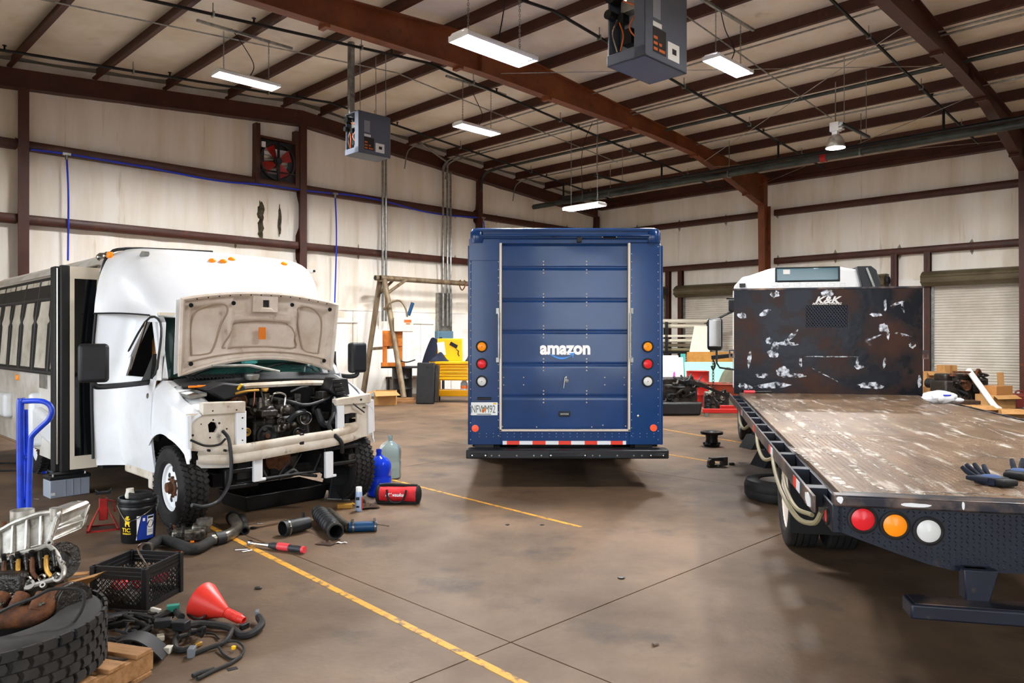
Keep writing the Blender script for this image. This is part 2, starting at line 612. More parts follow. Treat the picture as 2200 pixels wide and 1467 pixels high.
# roof deck, insulation strips, purlins
ceiling = S('ceiling', MB().prism([(.3, zp(0) + .32), (-RIDGE, zp(RIDGE) + .32), (-W - .3, zp(0) + .32), (-W - .3, zp(0) + .38), (-RIDGE, zp(RIDGE) + .38), (.3, zp(0) + .38)], -.3, LEN,
            (Vector((0, 1, 0)), Vector((0, 0, 1)), Vector((1, 0, 0)))), 'deck')
PW = [.12, 1.6, 3.1, 4.6, 6.1, 7.7, 9.2, 10.7, 12.2]
PW = PW + [W - w for w in PW[::-1]]
pur = MB().prism([(-.09, -.13), (.0, -.13), (.0, .12), (.09, .12), (.09, .13), (-.012, .13), (-.012, -.118), (-.078, -.118), (-.078, -.09), (-.09, -.09)], 0, LEN,
                 (Vector((0, 1, 0)), Vector((0, 0, 1)), Vector((1, 0, 0)))).mesh('purlin', 'steel')
for w in PW:
    o = add('purlin', pur, ceiling, loc=(0, -w, zp(w) + .13))
ed = [0] + PW[1:-1] + [W]
for a, b in zip(ed[:-1], ed[1:]):
    def fn(u, v, a=a, b=b):
        w = a + (b - a) * v
        x = u * LEN
        z = zp(w) + .25 - .05 * math.sin(PI * v) * (1 + .35 * math.sin(x * 1.9 + a * 3) + .2 * math.sin(x * 4.1 + a))
        return (x, -w, z)
    S('roof_insulation', MB().grid(fn, 80, 6), 'roofvinyl', ceiling)

# rigid frames: rafters hang under the purlins, columns stand at the side walls
RB = [(.62, 5.93), (2.88, 6.49), (4.67, 6.86), (6.65, 6.98), (12.75, 7.10)]
RB = RB + [(W - a, b) for a, b in RB[-2::-1]]
axf = (Vector((0, -1, 0)), Vector((0, 0, 1)), Vector((1, 0, 0)))
wl = [('wall_back', 0), ('wall_front', W)]
FRAMECOL = []
for k, u in enumerate(FR):
    top = [(W - .2, zp(.2) - .01), (RIDGE, zp(RIDGE) - .01), (.2, zp(.2) - .01)]
    mb = MB().prism([(.2, 5.93)] + RB + [(W - .2, 5.93)] + top, u - .01, u + .01, axf)
    for (a, b), (c, d) in zip(RB[:-1], RB[1:]):
        mb.bar((u, -a, b), (u, -c, d), .22, .022)
    for (a, b), (c, d) in zip(top[:-1], top[1:]):
        mb.bar((u, -a, b - .01), (u, -c, d - .01), .22, .02)
    for w in (RIDGE, 5.6, W - 5.6, .62, W - .62):
        mb.bx((u - .1, -w - .01, {RIDGE: 7.1, .62: 5.93, W - .62: 5.93}.get(w, 6.93)), (u + .1, -w + .01, zp(w) - .02))
    rf = S('rafter', mb, 'steel2' if k == 0 else 'steel', ceiling, label='tapered rust-brown steel rafter')
    for w in PW[1:-1:2]:
        zb = [b0 + (b1 - b0) * (w - a0) / (a1 - a0) for (a0, b0), (a1, b1) in zip(RB[:-1], RB[1:]) if a0 <= w <= a1]
        S('flange_clip', MB().bx((u - .11, -w - .05, zb[0] - .07), (u + .11, -w + .05, zb[0] - .012)), 'steel2' if k == 0 else 'steel', rf)
    for side in (0, 1):
        sgn = 1 if side == 0 else -1
        o0 = -.2 if side == 0 else -(W - .2)
        poly = [(0, 0), (.28, 0), (.42, 5.93), (0, 5.93)]
        m = MB().prism([(p[0] * sgn, p[1]) for p in poly], u - .01, u + .01, (Vector((0, -1, 0)), Vector((0, 0, 1)), Vector((1, 0, 0))), o=(0, o0, 0))
        m.bx((u - .11, o0 - .012, 0), (u + .11, o0 + .012, 5.93))
        m.bar((u, o0 - .28 * sgn, 0), (u, o0 - .42 * sgn, 5.93), .22, .022, up=(0, -sgn, 0))
        m.bx((u - .15, min(o0, o0 - .3 * sgn), 0), (u + .15, max(o0, o0 - .3 * sgn), .025))
        FRAMECOL.append((side, m, k))

# gable wall on the left of the picture
wl_ = S('wall_left', MB().prism([(-.3, -.3), (W + .3, -.3), (W + .3, zp(0) + .33), (RIDGE, zp(RIDGE) + .33), (-.3, zp(0) + .33)], -.30, -.22, axf), 'deck')


def ins_panel(par, a, b, zlo, zt, plane, girts=(4.2, 5.75)):
    """vertical insulation sheet between a and b, pillowed between the girts"""
    def fn(p, q):
        t = a + (b - a) * p
        z = zlo + (zt(t) - zlo) * q
        gd = min(abs(z - g) for g in girts)
        bul = .05 * min(1, gd / .5) * (.6 + .4 * math.sin(PI * p)) + .012 * math.sin(t * 7 + z) - .012 * (abs(p - .5) > .49)
        return (-.21 + bul, -t, z) if plane == 'g' else (t, .21 - bul, z)
    S('insulation_panel', MB().grid(fn, 10, 16), 'vinyl', par)


st = [-.2 + 1.84 * i for i in range(14)] + [W + .2]
for a, b in zip(st[:-1], st[1:]):
    ins_panel(wl_, a, b, 2.3, lambda t: zp(t) + .2, 'g')
pw = MB().bx((-.19, -.605, 0), (-.165, .605, 2.5)).mesh('plywood_panel', 'ply_white')
for i in range(20):
    add('plywood_panel', pw, wl_, loc=(.004 * (i % 3), -(.65 + 1.225 * i), 0))
S('cap_rail', MB().bx((-.2, -24.9, 2.5), (-.14, -.05, 2.53)), 'ply_white', wl_)


def chan(mb, p0, p1, par_x):
    """girt: lipped channel, 0.2 high, lying flat against the wall"""
    pr = [(-.2, 0), (-.2, .19), (-.14, .19), (-.02, .19), (0, .16), (0, .03), (-.02, 0)]
    if par_x == 'g':
        mb.prism(pr, -p1, -p0, (Vector((1, 0, 0)), Vector((0, 0, 1)), Vector((0, 1, 0))))
    else:
        mb.prism([(-x, y) for x, y in pr], p0, p1, (Vector((0, 1, 0)), Vector((0, 0, 1)), Vector((1, 0, 0))))
    return mb


gcol = [.14, 6.3, RIDGE, 19.2, W - .14]
for z in (4.1, 5.65):
    for a, b in zip(gcol[:-1], gcol[1:]):
        o = S('girt', chan(MB(), a + .1, b - .1, 'g'), 'steel', wl_)
        o.location.z = z
for w in gcol:
    zt = zp(w) - .4
    m = MB().bx((-.21, -w - .1, 0), (-.19, -w + .1, zt)).bx((.04, -w - .1, 0), (.06, -w + .1, zt)).bx((-.2, -w - .01, 0), (.05, -w + .01, zt))
    S('column', m, 'steel', wl_)
for a, b in ((.1, RIDGE), (RIDGE, W - .1)):
    for k in range(1):
        m = MB().prism([(a, zp(a) - .41), (b, zp(b) - .41), (b, zp(b) - .005), (a, zp(a) - .005)], -.2, .02, axf)
        m.bar((-.07, -a, zp(a) - .4), (-.07, -b, zp(b) - .4), .3, .02)
        S('end_rafter', m, 'steel', wl_)

# side wall at the back with the roll-up doors
wb = S('wall_back', MB().bx((-.3, .22, -.3), (LEN, .3, zp(0) + .35)), 'deck')
DOORS = [(.45, 2.85), (3.75, 6.55), (7.65, 10.35), (11.75, 15.45), (17.2, 20.2), (22, 26)]


def solid_spans():
    pts = sorted([x for d in DOORS for x in d])
    return pts


st = [-.2 + 1.84 * i for i in range(20)]
for a, b in zip(st[:-1], st[1:]):
    inter = any(d[0] < b and d[1] > a for d in DOORS)
    ins_panel(wb, a, b, 3.35 if inter else 0.0, lambda t: zp(0) + .2, 's')
sp = [(0, DOORS[0][0])] + [(DOORS[i][1], DOORS[i + 1][0]) for i in range(len(DOORS) - 1)]
for a, b in sp:
    S('jamb_panel', MB().bx((a, .165, 0), (b, .195, 3.4)), 'ply_white', wb)
for z in (4.1, 5.65):
    for a, b in zip([.1] + FR, FR + [LEN]):
        o = S('girt', chan(MB(), a + .12, b - .12, 's'), 'steel', wb)
        o.location.z = z
S('eave_strut', MB().bx((0, -.08, zp(0) - .12), (LEN, .2, zp(0) + .12)), 'steel', wb)
for u in (.14, 3.1, 3.62, 10.75, 11.62, 15.6, 16.9):
    m = MB().bx((u - .08, .0, 0), (u + .08, .015, 4.12)).bx((u - .008, .0, 0), (u + .008, .17, 4.12)).bx((u - .08, .15, 0), (u + .08, .165, 4.12))
    S('door_post', m, 'steel', wb)
for i, (a, b) in enumerate(DOORS[:4]):
    d = S('door_%d' % (i + 1), MB().bx((a - .06, .1, 0), (a + .02, .16, 3.3)).bx((b - .02, .1, 0), (b + .06, .16, 3.3)), 'galv')
    n = 44

    def fn(u, v, a=a, b=b, n=n):
        ph = v * n * 2 * PI
        return (a + (b - a) * u, .15 + .016 * max(-.6, min(.6, math.sin(ph))), 3.25 * v)
    S('curtain', MB().grid(fn, 1, n * 8), 'door_slat', d, label='ribbed off-white roll-up curtain')
    hd = MB()
    pr = [(.17, 3.15), (-.12, 3.15), (-.25, 3.25), (-.27, 3.38), (-.2, 3.5), (-.06, 3.57), (.17, 3.57)]
    hd.prism(pr, a - .22, b + .22, (Vector((0, 1, 0)), Vector((0, 0, 1)), Vector((1, 0, 0))))
    S('hood', hd, 'hood_olive', d, label='olive brown coil hood')
    for zz in (3.27, 3.42):
        S('hood_rib', MB().cyl((a - .22, -.255, zz), (b + .22, -.255, zz), .03, n=8), 'hood_olive', d)
    S('bottom_bar', MB().bx((a, .12, 0), (b, .17, .09)), 'darkgrey', d)
    S('drive_chain_wheel', MB().cyl((b + .24, -.06, 3.38), (b + .3, -.06, 3.38), .11).cyl((b + .27, -.1, 1.0), (b + .27, -.1, 3.38), .012, n=6), 'darkgrey', d)

# near side wall, close behind the camera, with open doors letting the daylight in
wf = S('wall_front', MB().bx((-.3, -W - .3, 4.4), (LEN, -W - .22, zp(0) + .3)), 'vinyl')
OP = [(7.9, 12.9), (15.0, 19.9), (22.0, 27.0)]
pts = [-.3] + [x for d in OP for x in d] + [LEN]
for a, b in zip(pts[::2], pts[1::2]):
    S('insulation_panel', MB().bx((a, -W - .3, 0), (b, -W - .22, 4.4)), 'vinyl', wf)
for side, m, k in FRAMECOL:
    S('column', m, 'steel2' if (k == 0 and side == 0) else 'steel', wb if side == 0 else wf)
wr = S('wall_right', MB().prism([(.2, -.3), (W - .2, -.3), (W - .2, zp(.2) + .3), (RIDGE, zp(RIDGE) + .3), (.2, zp(.2) + .3)], LEN, LEN + .1, axf), 'vinyl')
# paved yard outside the open doors
one('yard_pavement', 'grey paved yard outside the open shop doors', 'pavement', MB().bx((-4, -W - 40, -.3), (LEN + 4, -W - .2, -.02)), M_('yard'), loc=C0, rot=BROT)['kind'] = 'structure'
# ---------------------------------------------------------------- overhead: lamps, heaters, pipes, wires
def XY2UW(v):
    return ((v[0] - C0.x) - (v[1] - C0.y)) * Q, -((v[0] - C0.x) + (v[1] - C0.y)) * Q


def chain_mb(mb, p, q, s=.045):
    p, q = Vector(p), Vector(q)
    d = q - p
    n = max(2, int(d.length / (s * .72)))
    u, v, w = basis(d)
    for i in range(n):
        c = p + d * ((i + .5) / n)
        a = u if i % 2 else v
        mb.tube([c + w * s * .5 * math.cos(t) + a * s * .24 * math.sin(t) for t in [k * PI / 4 for k in range(8)]], s * .09, n=4, closed=True)
    return mb


def housing_mb():
    mb = MB()
    pr = [(-.17, 0), (-.185, .012), (-.185, .05), (-.12, .095), (.12, .095), (.185, .05), (.185, .012), (.17, 0), (.165, .03), (.11, .075), (-.11, .075), (-.165, .03)]
    mb.prism(pr, -.61, .61, (Vector((1, 0, 0)), Vector((0, 0, 1)), Vector((0, 1, 0))))
    for s in (-1, 1):
        mb.bx((-.18, s * .61 - .006, .0), (.18, s * .61 + .006, .07))
    mb.bx((-.012, -.6, .02), (.012, .6, .08))
    return mb


HM = housing_mb().mesh('housing', 'whitepaint', 20)
LM = None


def lamp(px, py, Y, along, label, strut=True, cord=True, c=None):
    """linear high-bay lamp hanging on chains; along = 'w' or 'u'"""
    global LM
    c = c or A(px, py, Y)
    u, w = XY2UW(c)
    rz = -PI / 4 if along == 'w' else PI / 4
    t = T('linear_lamp', label, 'lamp', c, rz, 'linear shop lamps')
    add('housing', HM, t)
    if LM is None:
        LM = MB().bx((-.105, -.57, .035), (-.025, .57, .06)).mesh('light_strip', 'glow')
    add('light_strip', LM, t)
    add('light_strip', LM, t, loc=(.13, 0, 0))
    for s in (-1, 1):
        P(t, 'lampholder', MB().box((0, s * .585, .048), (.24, .03, .035)), 'darkgrey')
    for s in (-1, 1):
        off = Vector((0, s * .45, .09))
        wp = c + Matrix.Rotation(rz, 3, 'Z') @ off
        uu, ww = XY2UW(wp)
        ch = MB()
        chain_mb(ch, off, off + Vector((0, 0, zp(ww) - wp.z + (.02 if not strut else -.05))))
        P(t, 'chain', ch, 'galv')
    top = zp(w) - c.z
    if strut:
        m = MB().bx((-.025, -.95, top - .06), (.025, .95, top - .015))
        P(t, 'strut', m, 'galv')
    if cord:
        P(t, 'cord', MB().tube(cr([(0, .05, .09), (.05, .12, top * .35), (-.06, .0, top * .7), (0, -.3, top)], 6), .009, n=6), 'black')
    return t


lamp(1063, 112, 9.55, 'w', 'large white twin-strip lamp hanging under the big orange-brown rafter', strut=False)
lamp(530, 176, 14.4, 'w', 'glowing linear lamp hanging above the white bus, nearest the left wall')
lamp(1025, 280, 17.8, 'w', 'glowing linear lamp between the far grey heater and the big rafter')
lamp(1565, 145, 13.8, 'w', 'brightest linear lamp, right of the near grey heater')
lamp(1255, 447, 20.0, 'u', 'white linear lamp hanging low near the far corner above the blue van', strut=False)
for uu, ww in ((18.5, 7.5), (18.3, 16.0), (25.5, 7.5), (25.3, 16.0)):  # out-of-view lamps added in further rows to light the foreground
    lamp(0, 0, 1, 'w', 'unseen linear lamp added right of and behind the camera to light the foreground', c=B(uu, ww, 6.3))

# bell-shaped high-bay lamp
c = A(1795, 318, 16.6)
t = T('bell_lamp', 'bell-shaped metal high-bay lamp with square ballast box hanging at right', 'lamp', c, -PI / 4)
P(t, 'reflector', MB().lathe([(.205, 0), (.2, .05), (.17, .16), (.13, .24), (.09, .28), (.085, .28), (.125, .235), (.165, .155), (.195, .05), (.2, .0)], 24, closed=True).lathe([(.09, .27), (.09, .285), (0, .29)], 24), 'alu')
P(t, 'lens', MB().lathe([(0, -.01), (.1, .0), (.195, .012), (.195, .02), (0, .02)], 24), 'glow')
P(t, 'ballast_box', MB().bx((-.1, -.09, .36), (.1, .09, .56)).bx((-.06, -.06, .27), (.06, .06, .37)), 'whitepaint', bev=.01)
P(t, 'cooling_fin', MB().bx((.1, -.08, .38), (.17, .08, .41)).bx((.1, -.08, .45), (.17, .08, .48)), 'whitepaint')
u, w = XY2UW(c)
P(t, 'hook', MB().tube([(0, 0, .55), (0, 0, zp(w) - c.z + .03)], .012, n=6), 'galv')


# unit heaters
def heater(px, py, Y, label, flue):
    c = A(px, py, Y)                                   # near bottom edge, front corner
    t = T('unit_heater', label, 'heater', c, -PI / 4, 'ceiling unit heaters')
    # local x = u (towards camera right), local y = -w, so the box runs back along +y and left along -x
    P(t, 'cabinet', MB().bx((-.5, 0, 0), (0, .8, .02)).bx((-.02, 0, 0), (0, .8, .86)).bx((-.5, .02, .0), (-.48, .8, .86)).bx((-.5, 0, .84), (0, .8, .86)).bx((-.5, .78, 0), (0, .8, .86)).bx((-.5, .28, 0), (0, .3, .86))
      .bx((-.14, 0, .0), (0, .02, .86)).bx((-.5, 0, 0), (0, .02, .12)), 'heater', bev=.006)
    P(t, 'inner_panel', MB().bx((-.46, .2, .1), (-.1, .22, .82)), 'heater_in')
    P(t, 'gas_valve', MB().box((-.3, .14, .3), (.13, .12, .16)).cyl((-.36, .1, .36), (-.36, .1, .75), .018).box((-.38, .12, .52), (.09, .1, .1)), 'black')
    P(t, 'draft_motor', MB().cyl((-.44, -.02, .74), (-.44, .12, .74), .07).cyl((-.46, -.04, .55), (-.46, .06, .55), .05), 'black')
    P(t, 'gas_manifold', MB().tube(cr([(-.2, .1, .18), (-.16, .06, .4), (-.22, .1, .6), (-.34, .06, .72)], 5), .012, n=6).tube(cr([(-.4, .06, .15), (-.44, .03, .35), (-.4, .06, .5)], 5), .014, n=6), 'chrome')
    P(t, 'wiring', MB().tube(cr([(-.12, .04, .2), (-.2, .0, .35), (-.14, .06, .55), (-.3, .02, .66)], 5), .008, n=5).tube(cr([(-.34, .03, .14), (-.28, .0, .28), (-.36, .04, .45)], 5), .008, n=5), 'label_orange')
    P(t, 'burner_tray', MB().box((-.26, .12, .62), (.2, .1, .12)), 'galv')
    pl = P(t, 'rating_plate', MB().bx((0, .14, .44), (.003, .28, .68)), 'heater_in')
    P(t, 'warning_label', MB().bx((0, .14, .08), (.004, .38, .34)), 'label_black')
    P(t, 'warning_print', MB().bx((.004, .15, .1), (.006, .22, .13)).bx((.004, .15, .16), (.006, .22, .19)).bx((.004, .15, .22), (.006, .22, .25)).bx((.004, .25, .1), (.006, .36, .13)).bx((.004, .25, .16), (.006, .3, .19)), 'label_orange')
    P(t, 'label_sheet', MB().bx((0, .42, .07), (.004, .64, .26)).bx((0, .14, .35), (.004, .3, .4)), 'paper')
    P(t, 'barcode', MB().bx((.004, .5, .14), (.006, .58, .2)), 'label_black')
    uw = XY2UW(c)
    zt = zp(uw[1]) - c.z + .2
    for x, y in ((-.42, .08), (-.42, .72), (-.06, .08), (-.06, .72)):
        P(t, 'hanger_rod', MB().cyl((x, y, .85), (x, y, zt - .15), .008, n=6), 'galv')
    if flue:
        P(t, 'flue_pipe', MB().tube([(-.46, .15, .78), (-.5, .15, .95), (-.5, .15, zt + .05)], .075, n=14).cyl((-.5, .15, 1.3), (-.5, .15, 1.33), .085), 'galv')
    return t


heater(770, 326, 15.4, 'grey unit heater with flue pipe hanging before the left wall', True)
heater(1386, 118, 7.83, 'grey unit heater at the top of the picture beside the bright lamp', False)


# sprinkler pipework: a thick main along the back wall and thin branch lines under the purlins
def slope_pts(u, w0, w1, dz):
    return [(u, -w0, zp(w0) + dz), (u, -RIDGE, zp(RIDGE) + dz), (u, -w1, zp(w1) + dz)]


t = T('sprinkler_pipework', 'dark sprinkler pipework, thick main and thin branches under the roof', 'pipe', C0, -PI / 4)
P(t, 'main_pipe', MB().cyl((.0, -3.7, 6.35), (LEN, -3.7, 6.35), .085, n=14), 'pipe_green')
P(t, 'return_pipe', MB().cyl((1.5, -3.9, 6.45), (LEN, -3.9, 6.45), .05, n=10), 'pipe_black')
for u in (1.4, 5.35, 9.05, 13.05):
    br = P(t, 'branch_pipe', MB().tube(slope_pts(u, .7, 24.8, -.1), .03, n=8), 'pipe_black')
    w = 1.5
    while w < 24.8:
        P(br, 'sprinkler_head', MB().cyl((u, -w, zp(w) - .1), (u, -w, zp(w)), .018, n=6).cyl((u, -w, zp(w) - .01), (u, -w, zp(w)), .04, n=8), 'pipe_black')
        P(br, 'hanger', MB().cyl((u, -w - .75, zp(w + .75) - .1), (u, -w - .75, zp(w + .75) + .1), .01, n=5).box((u, -w - .75, zp(w + .75) - .1), (.09, .03, .09)), 'galv')
        w += 3.05
    P(t, 'riser', MB().cyl((u, -3.7, 6.35), (u, -3.7, zp(3.7) - .09), .03, n=8), 'pipe_black')
for u in (3.4, 7.6, 11.2, 15):
    P(t, 'hanger', MB().cyl((u, -3.7, 6.4), (u, -3.7, zp(3.7) + .2), .012, n=6).box((u, -3.7, 6.35), (.04, .2, .2)), 'galv')
P(t, 'coupling', MB().cyl((10.2, -3.7, 6.35), (10.35, -3.7, 6.35), .105, n=14), 'red_paint')
for u, nm in ((4.2, 'thin grey conduit feeding the lamps nearest the left wall'), (10.75, 'thin grey conduit running to the bell lamp')):
    one('lamp_conduit', nm, 'conduit', MB().tube(slope_pts(u, 4.4, 24.8, -.03), .014, n=8), 'galv', loc=C0, rot=BROT, group='lamp conduits')
for w, r, m, du, nm in ((7.62, .022, 'galv', 0, 'upper pair of silver conduits along the roof purlins'), (7.50, .022, 'galv', .06, 'lower of the paired silver conduits along a purlin'), (6.0, .045, 'pipe_green', 0, 'grey gas pipe along the purlin in mid roof'),
                        (9.1, .018, 'galv', 0, 'single silver conduit along the purlin above the bright lamp'), (4.5, .018, 'galv', 0, 'single silver conduit along the purlin by the bell lamp')):
    one('roof_conduit', nm, 'conduit', MB().tube(cr([(.06, -w - .3, zp(w) - .75 + du), (.12, -w - .2, zp(w) - .2), (.5, -w, zp(w) - .03 - du * .5), (1.2, -w, zp(w) - .03 - du * .5)], 5) + [Vector((LEN, -w, zp(w) - .03 - du * .5))], r, n=8), m,
        loc=C0, rot=BROT, group='conduits under the roof')
# black strut pipes
for i, (px, py, Y) in enumerate(((1838, 280, 15.8), (1310, 384, 21.6))):
    c = A(px, py, Y)
    u, w = XY2UW(c)
    t = T('hanger_bar', ['short black bar hanging beside the bell lamp', 'short black bar hanging over the far low lamp'][i], 'bar', c, -PI / 4, 'black hanger bars')
    P(t, 'bar', MB().cyl((0, -.75, 0), (0, .75, 0), .035), 'pipe_black')
    for s in (-.6, .6):
        P(t, 'rod', MB().cyl((0, s, 0), (0, s, zp(w) - c.z + .1), .008, n=5), 'galv')
# brace cables
for i, (a, b) in enumerate((((7.1, 4.2, 6.7), (13.9, 8.9, 7.2)), ((7.1, 3.8, 6.6), (13.9, 1.2, 6.6)), ((7.1, 12.2, 7.2), (13.9, 6.4, 7.1)), ((13.9, 5.0, 6.8), (7.1, .9, 6.5)))):
    one('brace_cable', ['thin brace cable crossing the roof beside the bright lamp', 'thin brace cable low behind the bell lamp', 'thin brace cable from the near heater towards the right', 'thin brace cable crossing behind the bell lamp'][i], 'cable',
        MB().tube([(a[0], -a[1], a[2]), (b[0], -b[1], b[2])], .008, n=5), 'galv', loc=C0, rot=BROT, group='roof brace cables')

# ---------------------------------------------------------------- on the left wall
# blue air line along the upper girt with three drops
w0, z0 = gw(66, 322, .05)
pts = []
for px, py in ((66, 321), (145, 331), (230, 345), (330, 362), (430, 382), (500, 392), (560, 396), (645, 408), (700, 414), (760, 420), (830, 433), (900, 452), (960, 462), (1038, 468)):
    w, z = gw(px, py, .03)
    pts.append((.03, -w, z))
t = T('air_hose', 'bright blue air line running along the upper girt of the left wall', 'hose', C0, -PI / 4)
P(t, 'main_hose', MB().tube(cr(pts, 4), .022, n=8), 'hose_blue')
for (px, py), (qx, qy) in (((143, 331), (146, 560)), ((720, 416), (719, 655)), ((1038, 468), (1038, 540))):
    a, b = gw(px, py, .04), gw(qx, qy, .04)
    P(t, 'drop_hose', MB().tube(cr([(.04, -a[0], a[1]), (.06, -a[0] + .03, (a[1] * .6 + b[1] * .4)), (.04, -b[0], b[1])], 6), .02, n=8), 'hose_blue')
    P(t, 'tee_fitting', MB().box((.04, -a[0], a[1]), (.06, .16, .05)).cyl((.04, -a[0], a[1] - .12), (.04, -a[0], a[1]), .03), 'galv')
# exhaust fan
w, z = gw(597, 347, 0)
t = T('exhaust_fan', 'wall exhaust fan with red blades set high in the left wall', 'fan', B(.0, w, z), -PI / 4)
P(t, 'frame', MB().bx((-.2, -.62, -.65), (.03, -.5, .9)).bx((-.2, .5, -.65), (.03, .62, .9)).bx((-.2, -.6, -.68), (.03, .6, -.56)).bx((-.2, -.6, .54), (.03, .6, .6)), 'steel')
P(t, 'fan_housing', MB().lathe([(.5, -.12), (.47, -.1), (.46, .02), (.5, .02)], 28, d=(1, 0, 0), closed=True).plate([(-.5, -.56), (.5, -.56), (.5, .54), (-.5, .54)], [(-.34, -.34), (.34, -.34), (.34, .34), (-.34, .34)], -.1, -.09,
  (Vector((0, 1, 0)), Vector((0, 0, 1)), Vector((1, 0, 0)))), 'darkgrey')
for k in range(9):
    P(t, 'louvre', MB().box((-.13, 0, -.42 + k * .105), (.02, .92, .085), R3=Matrix.Rotation(.5, 3, 'Y')), 'whitepaint' if k > 5 else 'galv')
for k in range(4):
    a = .5 + k * PI / 2
    d = Vector((0, math.cos(a), math.sin(a)))
    n_ = Vector((0, -math.sin(a), math.cos(a)))
    m = MB()
    m.grid(lambda u, v: d * (.1 + .32 * u) + n_ * (v - .5) * (.12 + .2 * u) + Vector((-.03 + (v - .5) * .09, 0, 0)), 4, 4, th=.006)
    P(t, 'blade', m, 'jack_red')
P(t, 'hub', MB().cyl((-.06, 0, 0), (.02, 0, 0), .1).cyl((.0, 0, 0), (.1, 0, 0), .08), 'darkgrey')
P(t, 'motor_bar', MB().bx((.02, -.03, -.5), (.05, .03, .5)).bx((.02, -.5, -.3), (.05, .5, -.27)), 'pipe_black')
P(t, 'switch_box', MB().bx((0, -.47, .3), (.06, -.37, .44)), 'whitepaint')
# mould-blackened tears in the insulation
for i, (px, py, hw, hh) in enumerate(((561, 455, .09, .3), (560, 490, .08, .25), (601, 475, .04, .42))):
    w, z = gw(px, py, -.15)
    n = 18
    poly = [(math.cos(2 * PI * k / n) * hw * (.6 + rng.random() * .8), math.sin(2 * PI * k / n) * hh * (.7 + rng.random() * .5)) for k in range(n)]
    S('insulation_tear', MB().prism(poly, -.17, -.138, (Vector((0, 1, 0)), Vector((0, 0, 1)), Vector((1, 0, 0))), o=(0, -w, z)), 'mold', wl_, label='mould-dark tear in the insulation')
# vertical conduits and breaker box
for i, (px, y0, y1) in enumerate(((822, 280, 690), (829, 280, 690), (952, 345, 700), (961, 345, 700), (968, 370, 700))):
    a, b = gw(px, y0, .1), gw(px, y1, .1)
    pts = [(.1, -b[0], b[1]), (.1, -b[0], a[1])] if i != 2 else [(.1, -b[0], b[1]), (.1, -b[0], a[1] - .2), (.1, -b[0] + .1, a[1]), (.1, -b[0] - 1.2, a[1] + .5)]
    one('wall_conduit', ['left of the paired silver conduits by the pipe gantry', 'right of the paired silver conduits by the pipe gantry', 'left silver conduit above the blue-grey breaker box', 'middle silver conduit above the blue-grey breaker box',
                         'right silver conduit above the blue-grey breaker box'][i], 'conduit', MB().tube(pts, .035, n=8), 'galv', loc=C0, rot=BROT, group='conduits on the left wall')
w, z = gw(957, 742, 0)
t = T('breaker_box', 'blue-grey electrical breaker box behind the yellow tool cart', 'box', B(-.165, w, z - .35), -PI / 4)
P(t, 'enclosure', MB().bx((0, -.3, 0), (.2, .3, .8)), 'ebox', bev=.01)
P(t, 'door', MB().bx((.2, -.27, .04), (.215, .27, .76)), 'ebox', bev=.005)
P(t, 'wire_duct', MB().bx((.02, -.28, .8), (.16, .28, 2.0)), 'galv')
# small camera on the column
c = B(.08, RIDGE - .1, H + (HZ - 583) * 20.3 / F)
t = T('security_camera', 'small white security camera on the column behind the bus', 'camera', c, -PI / 4)
P(t, 'body', MB().box((.1, .02, 0), (.22, .1, .1), rz=.5), 'whitepaint', bev=.02)
P(t, 'lens', MB().cyl((.19, .07, 0), (.23, .09, 0), .03), 'black')
P(t, 'mount', MB().cyl((-.03, 0, 0), (.05, 0, 0), .04), 'whitepaint')
# ---------------------------------------------------------------- dark blue step van, seen from behind
VD = 8.6
VX = (1215 - CXP) / F * VD
t = van = T('step_van', 'dark blue parcel step van with roll-up rear door, parked in the middle', 'van', (VX, VD, 0))


def V(px, py):
    return (px - 1215) / F * VD, H - (py - HZ) / F * VD


def vb(x0, y0, x1, y1, a, b, mb=None):
    """box from pixel rectangle on the rear face, local y from a to b"""
    (p, q), (r, s) = V(x0, y1), V(x1, y0)
    return (mb or MB()).bx((p, a, q), (r, b, s))


hw = 2.23 / 2
ztop = V(0, 490)[1]
zbot = V(0, 955)[1]
# cargo body: sides, roof, front, floor
ch = .05
sec = [(-hw, zbot), (-hw, ztop - .22), (-hw + .05, ztop - .12), (-hw + .09, ztop - .02), (hw - .09, ztop - .02), (hw - .05, ztop - .12), (hw, ztop - .22), (hw, zbot)]
P(t, 'body_shell', MB().prism(sec, .04, 6.4, (Vector((1, 0, 0)), Vector((0, 0, 1)), Vector((0, 1, 0)))), 'van_blue', ang=50, bev=.02)
P(t, 'roof_cap', MB().prism([(-hw + .07, ztop - .13), (-hw + .04, ztop - .05), (-hw + .1, ztop), (hw - .1, ztop), (hw - .04, ztop - .05), (hw - .07, ztop - .13)], -.02, 6.4, (Vector((1, 0, 0)), Vector((0, 0, 1)), Vector((0, 1, 0)))), 'van_blue', bev=.02)
P(t, 'roof_rail', vb(1021, 492, 1410, 497, -.04, 0).cyl((-1.03, -.03, ztop - .09), (1.03, -.03, ztop - .09), .012, n=8), 'van_blue', bev=.004)
for s in (-1, 1):
    P(t, 'corner_casting', MB().lathe([(0, 0), (.07, .0), (.085, .05), (.085, .12), (.06, .16), (0, .17)], 14, o=(s * (hw - .11), .03, ztop - .17)), 'van_blue')
    P(t, 'corner_post', MB().cyl((s * (hw - .028), .025, zbot), (s * (hw - .028), .025, ztop - .2), .028, n=12), 'van_blue')
